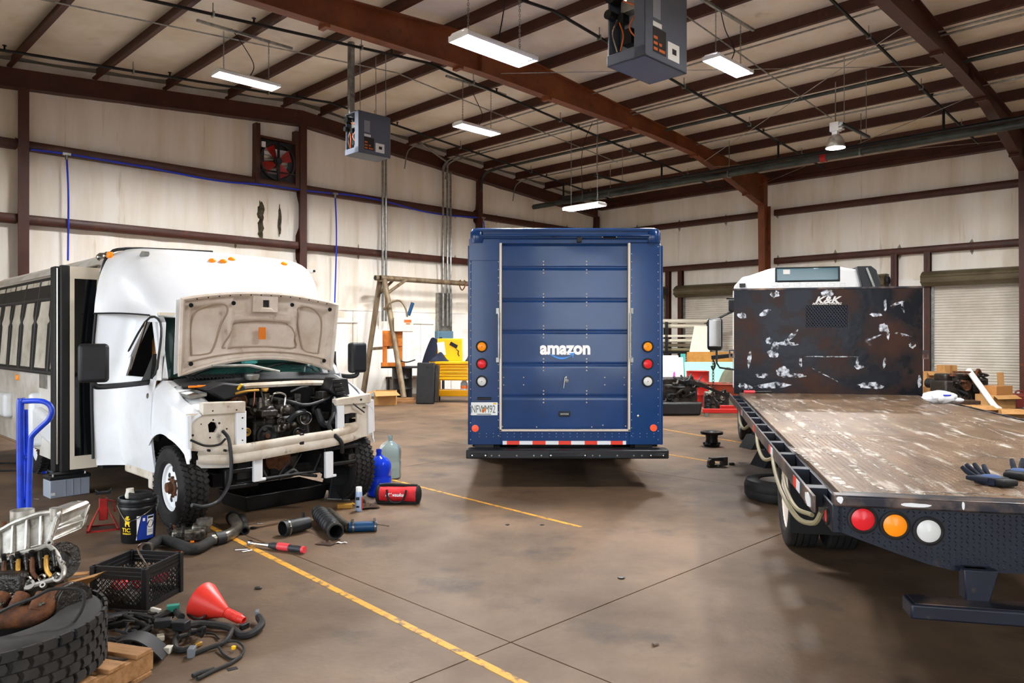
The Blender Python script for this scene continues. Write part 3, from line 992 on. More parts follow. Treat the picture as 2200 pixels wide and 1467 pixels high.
# rear frame around the door
P(t, 'rear_panel', vb(1012, 520, 1076, 955, 0, .06), 'van_blue', bev=.004)
P(t, 'rear_panel', vb(1352, 520, 1418, 955, 0, .06), 'van_blue', bev=.004)
P(t, 'header_panel', vb(1012, 500, 1418, 523, 0, .06), 'van_blue', bev=.004)
P(t, 'sill_panel', vb(1076, 926, 1352, 955, 0, .06), 'van_blue', bev=.004)
P(t, 'corner_gusset', vb(1008, 513, 1074, 560, -.006, .0), 'van_blue', bev=.003)
fr = MB()
vb(1073, 522, 1078, 926, -.012, .03, fr)
vb(1349, 522, 1354, 926, -.012, .03, fr)
vb(1073, 922, 1354, 926.5, -.012, .03, fr)
P(t, 'door_seal', fr, 'sealstrip', bev=.003)
rows = [523, 574, 644, 713, 784, 853, 924]
door = P(t, 'roll_up_door', vb(1078, 523, 1349, 924, .05, .07), 'black')
for a, b in zip(rows[:-1], rows[1:]):
    def pf(u, v, a=a, b=b):
        x0, z0 = V(1079, b - .6)
        x1, z1 = V(1348.5, a + .6)
        e = min(u, 1 - u, .025) / .025
        return (x0 + (x1 - x0) * v,   .034 + .004 * (1 - math.sqrt(max(0, 1 - (1 - e) ** 2))) - .0008 * math.sin(PI * u) * math.sin(3 * PI * v + a), z0 + (z1 - z0) * u)
    P(door, 'panel', MB().grid(pf, 20, 30, th=-.01), 'van_blue', ang=60)
rv = MB()


def rivet(px, py, r=.006, y=0.0):
    x, z = V(px, py)
    rv.lathe([(r, 0), (r * .8, r * .5), (0, r * .75)], 7, o=(x, y, z), d=(0, -1, 0))


for y in rows[1:-1]:
    for x in (1168, 1261):
        for d in (-13, -6, 5, 12):
            rivet(x, y + d, .009, .033)
for x, y in ((1082, 811), (1082, 827), (1125, 811), (1125, 827), (1300, 811), (1300, 827), (1342, 811), (1342, 827), (1079, 917), (1153, 918), (1272, 918), (1296, 914), (1345, 916)):
    rivet(x, y, .008, .033)
for i in range(24):
    rivet(1011, 530 + i * 18, .006)
    rivet(1071, 545 + i * 17, .006)
    rivet(1414, 530 + i * 18, .005)
    rivet(1357, 545 + i * 17, .005)
for i in range(26):
    rivet(1030 + i * 15, 931, .004)
    rivet(1030 + i * 15, 938, .004)
for i in range(5):
    rivet(1040 + i * 6, 527 + (i % 3) * 6, .006)
P(t, 'rivets', rv, 'sealstrip', kind='stuff')
# latch bars at both door edges
for x, s in ((1069, -1), (1357, 1)):
    m = vb(x - 3, 662, x + 3, 674, -.02, 0)
    vb(x - 3, 768, x + 3, 778, -.02, 0, m)
    (x0, z0), (x1, z1) = V(x - s * 3, 672), V(x - s * 3, 770)
    P(t, 'grab_bar', m.cyl((x0, -.03, z0), (x0, -.03, z1), .012, n=8), 'galv')
# latch, pull handle
xz = V(1216, 818)
P(door, 'latch', MB().cyl((xz[0], .034, xz[1] + .04), (xz[0], -.02, xz[1] + .04), .014).box((xz[0] - .02, -.01, xz[1] - .02), (.014, .014, .13), R3=Matrix.Rotation(.12, 3, 'Y')).box((xz[0] + .0, .02, xz[1] + .01), (.03, .02, .03)), 'galv', bev=.003)
P(door, 'latch_rose', MB().lathe([(.022, 0), (.02, .012), (0, .014)], 16, o=(xz[0] + .01, .034, xz[1]), d=(0, -1, 0)), 'galv')
P(door, 'pull_handle', vb(1201, 884, 1225, 895, .015, .035), 'bumper_black', bev=.006)
P(door, 'handle_grip', vb(1204, 888, 1222, 891, .005, .02), 'galv', bev=.003)
P(door, 'top_bracket', vb(1239, 510, 1249, 521, -.05, .03), 'black', bev=.005)
# lamps
for px in (1035, 1391.5):
    for py, m, nm in ((744.5, 'lens_amber', 'amber turn lens'), (781.5, 'lens_red', 'red stop lens'), (819, 'lens_white', 'clear reversing lens')):
        x, z = V(px, py)
        g = P(t, 'lamp_grommet', MB().lathe([(.048, .0), (.066, .0), (.067, .012), (.06, .02), (.05, .018), (.048, .006)], 28, o=(x, 0, z), d=(0, -1, 0), closed=True), 'rubber')
        P(g, 'lens', MB().lathe([(.05, .004), (.05, .012), (.04, .017), (0, .02)], 28, o=(x, 0, z), d=(0, -1, 0)), m, label=nm)
        P(g, 'lens_boss', MB().lathe([(.006, .019), (.006, .022), (0, .023)], 10, o=(x, 0, z), d=(0, -1, 0)), 'red_paint')
for px, py in ((1021, 920), (1404, 919)):
    x, z = V(px, py)
    P(t, 'round_reflector', MB().lathe([(.04, 0), (.04, .006), (0, .008)], 24, o=(x, 0, z), d=(0, -1, 0)), 'reflector')
for px in (1160, 1216, 1270):
    x, z = V(px, 508)
    P(t, 'marker_lamp', MB().lathe([(.012, 0), (.01, .006), (0, .01)], 10, o=(x, 0, z), d=(0, -1, 0)), 'lens_red')
m = vb(1292, 504, 1325, 513, -.02, 0)
P(t, 'plate_lamp', m, 'black', bev=.006)
x, z = V(1309, 508.5)
P(t, 'lamp_lens', MB().box((x - .08, -.02, z), (.012, .01, .02)).box((x + .08, -.02, z), (.012, .01, .02)), 'lens_white')
P(t, 'rear_camera', vb(1184, 505, 1193, 511, -.02, 0), 'black', bev=.004)
P(t, 'side_handle', vb(1025, 853, 1056, 858, -.035, -.01), 'black', bev=.008)
x, z = V(1371, 893.5)
P(t, 'lock_cylinder', MB().lathe([(.016, 0), (.014, .01), (0, .012)], 14, o=(x, 0, z), d=(0, -1, 0)), 'chrome')
# number plate
pl = P(t, 'number_plate', vb(1012, 864, 1069, 892, -.006, 0), 'plate_white', bev=.003)
for body, px, sz in (('NFW', 1027, .125), ('M92', 1053, .125)):
    x, z = V(px, 879.5)
    P(pl, 'plate_letters', text_mb(body, sz, .0, .001, sx=.55), 'plate_ink', loc=(x, -.0075, z), rot=(PI / 2, 0, 0))
x, z = V(1040, 879)
P(pl, 'plate_fruit', MB().lathe([(.022, 0), (.018, .002), (0, .003)], 14, o=(x, -.006, z - .004), d=(0, -1, 0)).lathe([(.018, 0), (0, .003)], 12, o=(x - .012, -.006, z - .022), d=(0, -1, 0)), 'orange_fruit')
P(pl, 'plate_leaf', MB().box((x - .006, -.007, z + .018), (.02, .002, .012)), 'leaf_green')
x, z = V(1040, 889.5)
P(pl, 'plate_frame_line', MB().box((x, -.007, z), (.16, .002, .008)), 'plate_ink')
x, z = V(1063, 867)
P(pl, 'sticker', MB().box((x, -.007, z), (.035, .002, .016)), 'yellow_paint')
# lettering and arrow under it
x, z = V(1215, 749)
P(t, 'lettering', text_mb('amazon', .2, .0085, .0015, sx=.93), 'letter', loc=(x, .022, z), rot=(PI / 2, 0, 0), label='white lettering on the roll-up door')
arc = []
for k in range(17):
    a = k / 16
    px, py = 1180 + 51 * a, 759 + 10.5 * math.sin(PI * (a * .9 + .02)) + .5 * a
    th = 3.6 * math.sin(PI * min(1, a * .9 + .08)) + .3
    arc.append((px, py, th))
up = [V(p, q - h_ / 2) for p, q, h_ in arc]
dn = [V(p, q + h_ / 2) for p, q, h_ in arc]
P(t, 'arrow_mark', MB().grid(lambda u, v: (*[(up if v < .5 else dn)[int(round(u * 16))][0]], .021, (up if v < .5 else dn)[int(round(u * 16))][1]), 16, 1, th=.003).put([(*[V(*q)[0]], .02, V(*q)[1]) for q in ((1222, 759), (1234, 757.5), (1231, 770), (1229, 763))], [(0, 1, 2, 3)]), 'smile', label='light blue curved arrow')
# reflective tape
x = 1080
for k, (wd, c) in enumerate(((9, 0), (27, 1), (28, 0), (28, 1), (28, 0), (27, 1), (29, 0), (27, 1), (29, 0), (26, 1), (7, 0))):
    P(t, 'reflective_tape', vb(x, 947, x + wd, 955, -.003, 0), 'tape_red' if c else 'tape_white')
    x += wd
# bumper step
bm = P(t, 'rear_bumper', vb(1003, 962, 1431, 981, -.16, .05), 'bumper_black', bev=.012)
P(t, 'bumper_bracket', vb(1020, 950, 1060, 975, .05, .4).bx((.8, .05, zbot - .15), (1.0, .4, zbot)), 'black')
for x0, x1 in ((1012, 1048), (1178, 1258), (1389, 1423)):
    P(bm, 'grip_slot', vb(x0, 969, x1, 978, -.168, -.15), 'black', bev=.006)
    P(bm, 'slot_tube', vb(x0 + 5, 972, x1 - 5, 975.5, -.176, -.165), 'bumper_black', bev=.005)
    for x in (x0 + 4, x1 - 4):
        a, b = V(x, 974)
        P(bm, 'slot_lamp', MB().lathe([(.014, 0), (.01, .006), (0, .008)], 8, o=(a, -.166, b), d=(0, -1, 0)), 'chrome')
for x in (1057, 1073, 1110, 1146, 1162, 1270, 1285, 1322, 1357, 1374):
    a, b = V(x, 974)
    P(bm, 'bolt', MB().lathe([(.009, 0), (.008, .005), (0, .006)], 8, o=(a, -.16, b), d=(0, -1, 0)), 'galv')
# chassis, axles, dual rear wheels
P(t, 'chassis', MB().bx((-.75, .1, .32), (-.55, 6.3, zbot + .03)).bx((.55, .1, .32), (.75, 6.3, zbot + .03)).bx((-hw + .05, .1, zbot - .04), (hw - .05, 6.3, zbot + .02)).bx((-.7, 2.1, .3), (.7, 2.3, .5)).bx((-.4, .4, .3), (.5, 1.6, .45)), 'underbody')
P(t, 'cab_front', MB().bx((-hw + .03, 6.4, .5), (hw - .03, 7.5, 1.5)).bx((-hw + .03, 6.4, 1.5), (hw - .03, 6.6, ztop - .1)), 'van_blue', bev=.05)


def tyre_mb(r, w, rim, n=36, grooves=4, lug=0):
    """tyre about local y, centred"""
    mb = MB()
    pr = [(rim, -w * .42), (rim + .02, -w * .5), (r - .06, -w * .52), (r - .02, -w * .48), (r - .008, -w * .44)]
    for g in range(grooves):
        c = -w * .42 + w * .84 * (g + .5) / grooves
        hw_ = w * .84 / grooves / 2
        pr += [(r, c - hw_ + .004), (r, c + hw_ - .006), (r - .012, c + hw_ - .004), (r - .012, c + hw_ + .002)]
    pr += [(r - .008, w * .44), (r - .02, w * .48), (r - .06, w * .52), (rim + .02, w * .5), (rim, w * .42)]
    return mb.lathe(pr, n, d=(0, 1, 0), closed=True)


wm = tyre_mb(.39, .22, .24).mesh('tyre', 'rubber')
rmm = MB().lathe([(.245, -.09), (.2, -.05), (.12, -.03), (0, -.03)], 24, d=(0, 1, 0)).mesh('rim', 'whitepaint')
for y in (2.2, 5.9):
    for s in (-1, 1):
        for dx in ((.0, .26) if y < 3 else (0,)):
            wh = add('tyre', wm, t, loc=(s * (hw - .14 - dx), y, .39), rot=(0, 0, PI / 2))
            add('rim', rmm, wh, rot=(0, 0, 0 if s < 0 else PI))
# ---------------------------------------------------------------- white shuttle bus with its hood up and front end stripped
BO = Vector((-2.38, 7.43, 0))
t = bus = T('shuttle_bus', 'white shuttle bus with hood up and stripped front end, parked at left', 'bus', BO, -PI / 4)


def BP(px, py, y):
    """pixel on the bus plane y = const -> local x, z"""
    r = (px - CXP) / F
    x = (r * (BO.y + Q * y) - BO.x - Q * y) / (Q * (1 + r))
    return x, H - (py - HZ) / F * (BO.y + Q * (y - x))


def BF(px, py, x):
    """pixel on the bus plane x = const -> local y, z"""
    r = (px - CXP) / F
    y = (r * (BO.y - Q * x) - BO.x - Q * x) / (Q * (1 - r))
    return y, H - (py - HZ) / F * (BO.y + Q * (y - x))


XW = (Vector((1, 0, 0)), Vector((0, 0, 1)), Vector((0, 1, 0)))      # polygon in x-z, extruded along y
YW = (Vector((0, 1, 0)), Vector((0, 0, 1)), Vector((1, 0, 0)))      # polygon in y-z, extruded along x
# rear body: full section behind the entry door, roof strip above the door
PRF = [(1.17, .36), (1.21, .9), (1.21, 1.3), (1.17, 1.9), (1.11, 2.38), (1.05, 2.52), (.92, 2.6), (.5, 2.645), (0, 2.655)]


def bodyr(z):
    for (a, b), (c, d) in zip(PRF[:-1], PRF[1:]):
        if b <= z <= d:
            return a + (c - a) * (z - b) / (d - b)
    return 1.17


def prof_surf(pr, x0, x1, n=8):
    full = [(-r, z) for r, z in pr] + [(r, z) for r, z in pr[::-1]]
    pts = full
    return MB().grid(lambda u, v: (x0 + (x1 - x0) * u, pts[int(round(v * (len(pts) - 1)))][0], pts[int(round(v * (len(pts) - 1)))][1]), n, len(pts) - 1, th=.03)


P(t, 'rear_body', prof_surf(PRF, -6.6, -2.38), 'bus_dirty', ang=50)
P(t, 'roof_front', prof_surf(PRF[4:], -2.4, -1.3), 'bus_dirty', ang=50)
P(t, 'rear_wall', MB().prism([(-r, z) for r, z in PRF] + [(r, z) for r, z in PRF[::-1]], -6.62, -6.56, YW), 'bus_dirty')
P(t, 'left_side', MB().grid(lambda u, v: (-2.4 + 1.1 * u, bodyr(.36 + 2.02 * v), .36 + 2.02 * v), 2, 12, th=.03), 'bus_dirty')
P(t, 'floor_pan', MB().bx((-6.5, -1.14, .55), (-2.4, 1.14, .6)).bx((-2.45, -.9, .55), (-.35, .9, .6)), 'underbody')
P(t, 'chassis_rail', MB().bx((-6.4, -.5, .42), (.35, -.38, .58)), 'underbody')
P(t, 'chassis_rail', MB().bx((-6.4, .38, .42), (.35, .5, .58)), 'underbody')
# side windows with split transoms (near side)
xs = [BP(x, 780, -1.21)[0] for x in (139, 106, 72, 43, 20, -1, -20, -40, -56)]
zt, zm, zb = 2.385, 2.165, 1.345
band = MB().grid(lambda u, v: (xs[-1] + (xs[0] - xs[-1]) * u, -bodyr(zb - .05 + (zt + .09 - zb) * v) - .012, zb - .05 + (zt + .09 - zb) * v), 1, 10, th=-.012)
bandp = P(t, 'window_band', band, 'rubber_seal')
P(t, 'drip_rail', MB().tube([(xs[-1], -bodyr(2.44) - .02, 2.44), (xs[0] + .8, -bodyr(2.44) - .02, 2.44)], .018, n=6), 'chrome_old')
for a, b in zip(xs[:-1], xs[1:]):
    g = .045
    wn = P(t, 'side_window', MB().grid(lambda u, v, a=a, b=b: (b + g + (a - b - 2 * g) * u, -bodyr(zb + (zm - .03 - zb) * v) - .016 - .004 * math.sin(PI * u), zb + .01 + (zm - .04 - zb) * v), 4, 10, th=-.006), 'busglass')
    for k in (0, 1):
        lo, hi = (b + g, (a + b) / 2 - .012) if k else ((a + b) / 2 + .012, a - g)
        P(wn, 'transom_pane', MB().grid(lambda u, v, lo=lo, hi=hi: (lo + (hi - lo) * u, -bodyr(zm + .02 + (zt - zm - .02) * v) - .016, zm + .02 + (zt - zm - .02) * v), 1, 4, th=-.006), 'busglass')
    P(wn, 'window_post', MB().tube([(b, -bodyr(zb - .03) - .02, zb - .03), (b, -bodyr(1.9) - .02, 1.9), (b, -bodyr(zt + .02) - .02, zt + .02)], .012, n=6), 'black')
P(t, 'window_rail', MB().tube([(xs[-1], -bodyr(zm) - .024, zm), (xs[0], -bodyr(zm) - .024, zm)], .016, n=6), 'darkgrey')
P(t, 'window_sill', MB().tube([(xs[-1], -bodyr(zb - .04) - .024, zb - .04), (xs[0], -bodyr(zb - .04) - .024, zb - .04)], .022, n=6), 'darkgrey')
# rear wheel-arch flares and lower skirt
for x0, x1, z0, z1, rr in ((-3.3, -2.42, .9, .62, .22), (-5.4, -4.75, .98, .66, -.2)):
    P(t, 'wheel_flare', MB().prism([(x0, z1), (x1, z1 - (.12 if rr > 0 else 0)), (x1, z0 - (.12 if rr > 0 else 0)), (x0, z0)], -1.3, -1.18, XW), 'bus_white', bev=.045, seg=3)
P(t, 'mud_guard', MB().bx((-3.42, -1.32, .42), (-3.3, -1.16, 1.06)), 'bus_white', bev=.05, seg=3)
P(t, 'lower_skirt', MB().grid(lambda u, v: (-3.35 + .95 * u, -1.19 - .02 * v, .62 - .0 * u - .3 * v), 4, 3, th=-.02), 'bus_dirty')
P(t, 'patch', MB().bx((-3.3, -1.225, 1.12), (-3.0, -1.212, 1.3)), 'galv')
for x, z in ((-2.62, .87), (-4.4, 1.2)):
    P(t, 'side_marker', MB().box((x, -1.215, z), (.1, .03, .07)), 'lens_amber', bev=.008)
P(t, 'lock', MB().box((-2.5, -1.215, .95), (.06, .02, .08)), 'black', bev=.008)
for px, py in ((207, 552), (224, 550)):
    x, z = BP(px, py, -1.08)
    P(t, 'clearance_lamp', MB().lathe([(.05, 0), (.045, .05), (.02, .08), (0, .085)], 12, o=(x, -bodyr(z) - .0, z), d=(.3, -1, 0)), 'chrome_old')
x, z = BP(240, 542, -1.05)
P(t, 'corner_marker', MB().box((x, -bodyr(2.5) - .01, 2.54), (.09, .04, .06)), 'lens_amber', bev=.01)
# folded entry door standing open
dx = -1.52
P(t, 'entry_door', MB().plate([(-1.37, .39), (-1.12, .39), (-1.06, 2.42), (-1.37, 2.42)], [(-1.33, .52), (-1.17, .52), (-1.12, 2.3), (-1.33, 2.3)], dx - .02, dx + .02, YW), 'cream')
P(t, 'entry_glass', MB().prism([(-1.33, .52), (-1.17, .52), (-1.12, 2.3), (-1.33, 2.3)], dx - .006, dx + .006, YW), 'glass_dark')
P(t, 'door_seal', MB().bx((dx - .05, -1.45, .37), (dx + .02, -1.37, 2.43)).bx((dx - .2, -1.49, .37), (dx - .06, -1.43, 2.42)), 'rubber_seal', bev=.012)
P(t, 'door_rod', MB().cyl((dx - .045, -1.465, .45), (dx - .045, -1.465, 2.4), .012, n=8), 'chrome_old')
P(t, 'rear_leaf', MB().bx((-2.2, -1.32, .39), (-2.15, -1.15, 2.38)), 'rubber_seal')
P(t, 'step_well', MB().bx((-2.35, -1.1, .38), (-1.4, -.5, .42)).bx((-2.35, -.55, .4), (-1.4, -.5, 1.0)).bx((-2.37, -1.15, .4), (-2.33, .5, 2.4)), 'underbody')
P(t, 'bulkhead', MB().bx((-1.5, -.4, .6), (-1.44, 1.1, 2.3)), 'tan')
# fibreglass cap over the cab
RG = [[(1.33, 1.2, 1.95), (1.08, 1.03, 1.95), (.74, .92, 1.93), (.58, .78, 1.91), (.5, .45, 1.9), (.47, 0, 1.9)],
      [(1.33, 1.19, 2.08), (1.05, 1.08, 2.08), (.78, .99, 2.07), (.64, .82, 2.06), (.57, .46, 2.05), (.55, 0, 2.05)],
      [(1.33, 1.16, 2.28), (1.05, 1.10, 2.28), (.84, 1.0, 2.27), (.72, .83, 2.27), (.66, .47, 2.26), (.64, 0, 2.26)],
      [(1.33, 1.11, 2.44), (1.12, 1.07, 2.46), (.96, .97, 2.47), (.86, .8, 2.47), (.8, .45, 2.47), (.78, 0, 2.47)],
      [(1.33, 1.05, 2.53), (1.2, 1.0, 2.56), (1.09, .9, 2.58), (1.02, .74, 2.59), (.98, .42, 2.595), (.97, 0, 2.6)],
      [(1.33, .9, 2.61), (1.3, .85, 2.62), (1.27, .75, 2.63), (1.25, .6, 2.635), (1.24, .35, 2.64), (1.24, 0, 2.645)]]
RGF = []
for ring in RG:
    full = [(-s, -y, z) for s, y, z in ring] + [(-s, y, z) for s, y, z in ring[-2::-1]]
    RGF.append(cr(full, 4))
cols = [cr([r_[k] for r_ in RGF], 4) for k in range(len(RGF[0]))]
nc, nr = len(cols) - 1, len(cols[0]) - 1
P(t, 'front_cap', MB().grid(lambda u, v: cols[int(round(u * nc))][int(round(v * nr))], nc, nr, th=.02), 'bus_white', ang=70)
P(t, 'cap_trim', MB().tube(cr([(-1.34, -1.205, .5), (-1.34, -1.22, 1.3), (-1.34, -1.18, 1.95), (-1.34, -1.12, 2.4), (-1.34, -1.06, 2.53), (-1.34, -.9, 2.62), (-1.34, 0, 2.66)], 5), .016, n=6), 'rubber_seal')
P(t, 'seam', MB().tube([Vector((p[0], p[1] - .006, p[2])) for p in RGF[0][:10]], .008, n=5), 'rubber_seal')
for px, py in ((440, 557), (468, 559), (498, 561), (612, 570)):
    y, z = BF(px, py, -.9)
    j = min(range(nc + 1), key=lambda k: abs(cols[k][13].y - y))
    c = min(cols[j], key=lambda p: abs(p.z - z))
    P(t, 'roof_marker', MB().ell(c + Vector((.01, 0, 0)), (.03, .04, .025), 10, 6), 'lens_amber')
P(t, 'cap_bracket', MB().box((-.95, -.86, 2.52), (.12, .07, .03), R3=Matrix.Rotation(-.5, 3, 'Y')), 'galv')
def cabr(z):
    return .955 + .05 * math.sin(PI * min(1, max(0, (z - .4) / 1.05))) - max(0, z - 1.3) * .16


# flare behind the cab door
P(t, 'cab_flare', MB().grid(lambda u, v: (-1.13 - .21 * u, -(cabr(.43 + 1.54 * v) + (bodyr(.43 + 1.54 * v) - cabr(.43 + 1.54 * v)) * u ** 1.6), .43 + 1.54 * v), 8, 12, th=-.02), 'bus_white', ang=60)
P(t, 'cab_flare_left', MB().grid(lambda u, v: (-1.13 - .21 * u, (cabr(.43 + 1.54 * v) + (bodyr(.43 + 1.54 * v) - cabr(.43 + 1.54 * v)) * u ** 1.6), .43 + 1.54 * v), 8, 12, th=.02), 'bus_white')


# cab doors and fenders
for s in (-1, 1):
    dr = P(t, 'cab_door', MB().grid(lambda u, v: (-1.17 + .87 * u, s * cabr(.46 + .86 * v), .46 + .86 * v), 8, 10, th=.02 * s), 'bus_white', ang=60)
    win = [BP(x, y, -.97) for x, y in ((259, 806), (289, 691), (321, 692), (329, 760), (326, 812))]
    out = [(-1.2, 1.31), (-1.2, 1.96), (-.62, 1.95), (-.42, 1.6), (-.30, 1.31)]
    fm = MB()
    n = len(win)
    vsx = [(p[0], s * cabr(p[1]), p[1]) for p in out] + [(p[0], s * (cabr(p[1]) - .0), p[1]) for p in win]
    vsx += [(p[0], s * (cabr(p[1]) - .05), p[1]) for p in out] + [(p[0], s * (cabr(p[1]) - .05), p[1]) for p in win]
    fs = []
    for i in range(n):
        j = (i + 1) % n
        fs += [(i, j, n + j, n + i), (2 * n + i, 2 * n + j, 3 * n + j, 3 * n + i), (n + i, n + j, 3 * n + j, 3 * n + i), (i, j, 2 * n + j, 2 * n + i)]
    P(dr, 'window_frame', fm.put(vsx, fs), 'bus_white', bev=.006)
    rim = [Vector((p[0], s * (cabr(p[1]) + .004), p[1])) for p in win]
    P(dr, 'window_seal', MB().tube(cr(rim, 4, closed=True), .012, n=6, closed=True), 'rubber_seal')
    P(dr, 'inner_seal', MB().tube([(win[0][0] + .1, s * .92, win[0][1]), (win[1][0] + .06, s * .88, win[1][1])], .012, n=6), 'chrome_old')
    hx, hz = BP(251, 870, -1.0)
    P(dr, 'door_handle', MB().box((-1.08, s * 1.005, hz), (.06, .02, .17)), 'black', bev=.012)
    P(dr, 'sail', MB().put([(win[3][0] + .01, s * .975, win[3][1]), (win[4][0] + .02, s * .995, win[4][1] - .03), (win[4][0] - .2, s * .995, win[4][1] - .03), (win[4][0] - .12, s * .985, win[4][1] + .05),
                                           (win[3][0] + .01, s * .94, win[3][1]), (win[4][0] + .02, s * .95, win[4][1] - .03), (win[4][0] - .2, s * .95, win[4][1] - .03), (win[4][0] - .12, s * .94, win[4][1] + .05)],
                                          [(0, 1, 2, 3), (7, 6, 5, 4), (0, 4, 5, 1), (1, 5, 6, 2), (2, 6, 7, 3), (3, 7, 4, 0)]), 'plastic')
    P(dr, 'moulding', MB().tube([(-1.17, s * 1.008, .93), (-.3, s * 1.008, .98)], .006, n=5), 'bus_white')
    # mirror on its arm
    ry = 1.5 if s < 0 else 1.2
    mr = P(t, 'side_mirror', MB().box((-.3, s * ry, 1.485), (.1, .24, .34), rz=s * .25), 'plastic', bev=.035, seg=3)
    P(mr, 'mirror_arm', MB().tube(cr([(-.3, s * ry, 1.36), (-.3, s * (ry - .01), 1.29), (-.32, s * (ry - .1), 1.275), (-.42, s * 1.02, 1.29), (-.42, s * .97, 1.31)], 5), .026, n=8), 'plastic')

    def ztop(x):
        return 1.30 - .27 * ((x + .3) / .68) ** 1.5 if x > -.3 else 1.3

    def zlow(x):
        d = abs(x)
        if x < -.47:
            return .45
        if d <= .47 and x < .36:
            return .38 + math.sqrt(max(0, .47 ** 2 - x * x))
        return .62
    xsF = [-.33 + .72 * k / 30 for k in range(31)]

    def fpt(u, v):
        x = xsF[int(round(u * 30))]
        z0, z1 = zlow(x), ztop(x)
        z = z0 + (z1 - z0) * v
        r_ = .985 + .02 * math.sin(PI * min(1, max(0, (z - .5) / .7))) - .07 * max(0, x - .15) / .24
        if v > .8:
            r_ -= (v - .8) ** 2 * 2.2
        if v < .12:
            r_ += .018
        return (x, s * r_, z)
    fd = P(t, 'front_fender', MB().grid(fpt, 30, 16, th=.012 * s), 'bus_white', ang=60)
    P(fd, 'fender_top', MB().grid(lambda u, v: (-.33 + .7 * u, s * (.915 - .2 * v - .05 * u), ztop(-.33 + .7 * u) + .0 - .03 * v + .02 * math.sin(PI * v)), 10, 6, th=-.012 * s), 'bus_white', ang=60)
    P(t, 'wheel_liner', MB().grid(lambda u, v: (.46 * math.cos(PI * (.3 + .68 * u)), s * (.6 + .36 * v), .38 + .46 * math.sin(PI * (.3 + .68 * u))), 14, 2), 'matblack')
    P(t, 'rocker_panel', MB().bx((-1.2, s * .9 - .06, .36), (-.42, s * .9 + .06, .46)), 'primer', bev=.02)
    P(t, 'splash_guard', MB().box((-.46, s * .95, .47), (.1, .05, .36)), 'primer', bev=.015)
badge = P(t, 'badge', MB().box((-.42, -1.012, 1.03), (.16, .008, .05)), 'darkgrey')
P(badge, 'badge_lettering', text_mb('SUPER', .038, .001, .001), 'galv', loc=(-.42, -1.018, 1.042), rot=(PI / 2, 0, 0))
P(badge, 'badge_lettering', text_mb('DUTY', .03, .001, .001), 'galv', loc=(-.40, -1.018, 1.016), rot=(PI / 2, 0, 0))
P(t, 'emblem', MB().lathe([(.035, 0), (.03, .006), (0, .008)], 14, o=(-.41, -1.008, 1.16), d=(0, -1, 0)), 'chrome_old')
# windscreen, cowl, wipers
P(t, 'windscreen', MB().grid(lambda u, v: (-.24 - .33 * v - .18 * (2 * u - 1) ** 4, (2 * u - 1) * (.84 - .06 * v), 1.33 + .57 * v), 16, 4, th=.01), 'glass_green', ang=60)
for s in (-1, 1):
    P(t, 'pillar', MB().bar((-.42, s * .86, 1.3), (-.74, s * .82, 1.92), .07, .07), 'bus_white', bev=.015)
P(t, 'cowl', MB().grid(lambda u, v: (-.24 + .22 * v, (2 * u - 1) * .84, 1.34 - .06 * v - .04 * (2 * u - 1) ** 2), 12, 3, th=.02), 'plastic')
P(t, 'cowl_grille', MB().grid(lambda u, v: (-.2 + .08 * v, -.75 + .5 * u, 1.345 - .02 * v + .008 * math.sin(u * 90)), 90, 1, th=.01), 'matblack')
for y0, y1 in ((-.1, .55), (-.72, -.1)):
    P(t, 'wiper', MB().tube(cr([(-.13, y0, 1.36), (-.2, (y0 + y1) / 2, 1.44), (-.26, y1, 1.43)], 5), .012, n=6), 'black')
P(t, 'strut_bar', MB().tube([(-.05, -.56, 1.44), (-.03, -.2, 1.44), (-.01, .1, 1.37)], .016, n=6), 'galv')
P(t, 'rag', MB().ell((-.2, -.12, 1.47), (.05, .09, .04), 8, 5), 'sheet_blue')
P(t, 'filler_cap', MB().lathe([(.055, 0), (.07, .03), (.07, .05), (.05, .055), (0, .05)], 16, o=(-.02, -.18, 1.30)), 'galv')
P(t, 'dash_board', MB().bx((-.75, -.8, 1.2), (-.4, .8, 1.32)), 'black')
P(t, 'cab_seat', MB().box((-.95, -.45, .95), (.5, .5, .2)).box((-1.15, -.45, 1.35), (.16, .5, .75)), 'tan', bev=.05)
P(t, 'cab_seat', MB().box((-.95, .45, .95), (.5, .5, .2)).box((-1.15, .45, 1.35), (.16, .5, .75)), 'darkgrey', bev=.05)
P(t, 'cab_roof', MB().bx((-1.35, -.85, 1.92), (-.56, .85, 1.95)), 'cream')

# raised hood, its inner side to the front
def hood_pt(u, v):
    y = (2 * u - 1) * (.80 + .015 * v)
    e = 1 - (2 * u - 1) ** 2
    zb_, zt_ = 1.36 + .15 * e, 2.06 + .085 * e
    z = zb_ + (zt_ - zb_) * v
    x = -.2 + .10 * v + .05 * e * (1 - v)
    return x, y, z


def hood_relief(u, v):
    a = abs(2 * u - 1)
    d = 0.0

    def sm(x, lo, hi):
        return max(0, min(1, (x - lo) / (hi - lo)))
    rim = min(sm(a, 1.0, .955), sm(v, 0, .05), sm(v, 1, .94))
    d -= .03 * rim
    kid = sm(a, .90, .86) * sm(a, .50 - .12 * (1 - v), .55 - .12 * (1 - v)) * sm(v, .14, .19) * sm(v, .88, .82)
    d -= .03 * kid
    trap = sm(a, .36 + .10 * (1 - v), .32 + .10 * (1 - v)) * sm(v, .10, .16) * sm(v, .60, .55)
    d -= .025 * trap
    arm = sm(a, .47, .44) * sm(a, .36, .39) * sm(v, .16, .2) * sm(v, .8, .75)
    d += .012 * arm
    top = sm(a, .40, .36) * sm(a, .17, .2) * sm(v, .68, .72) * sm(v, .94, .9)
    d -= .02 * top
    return d * 1.7


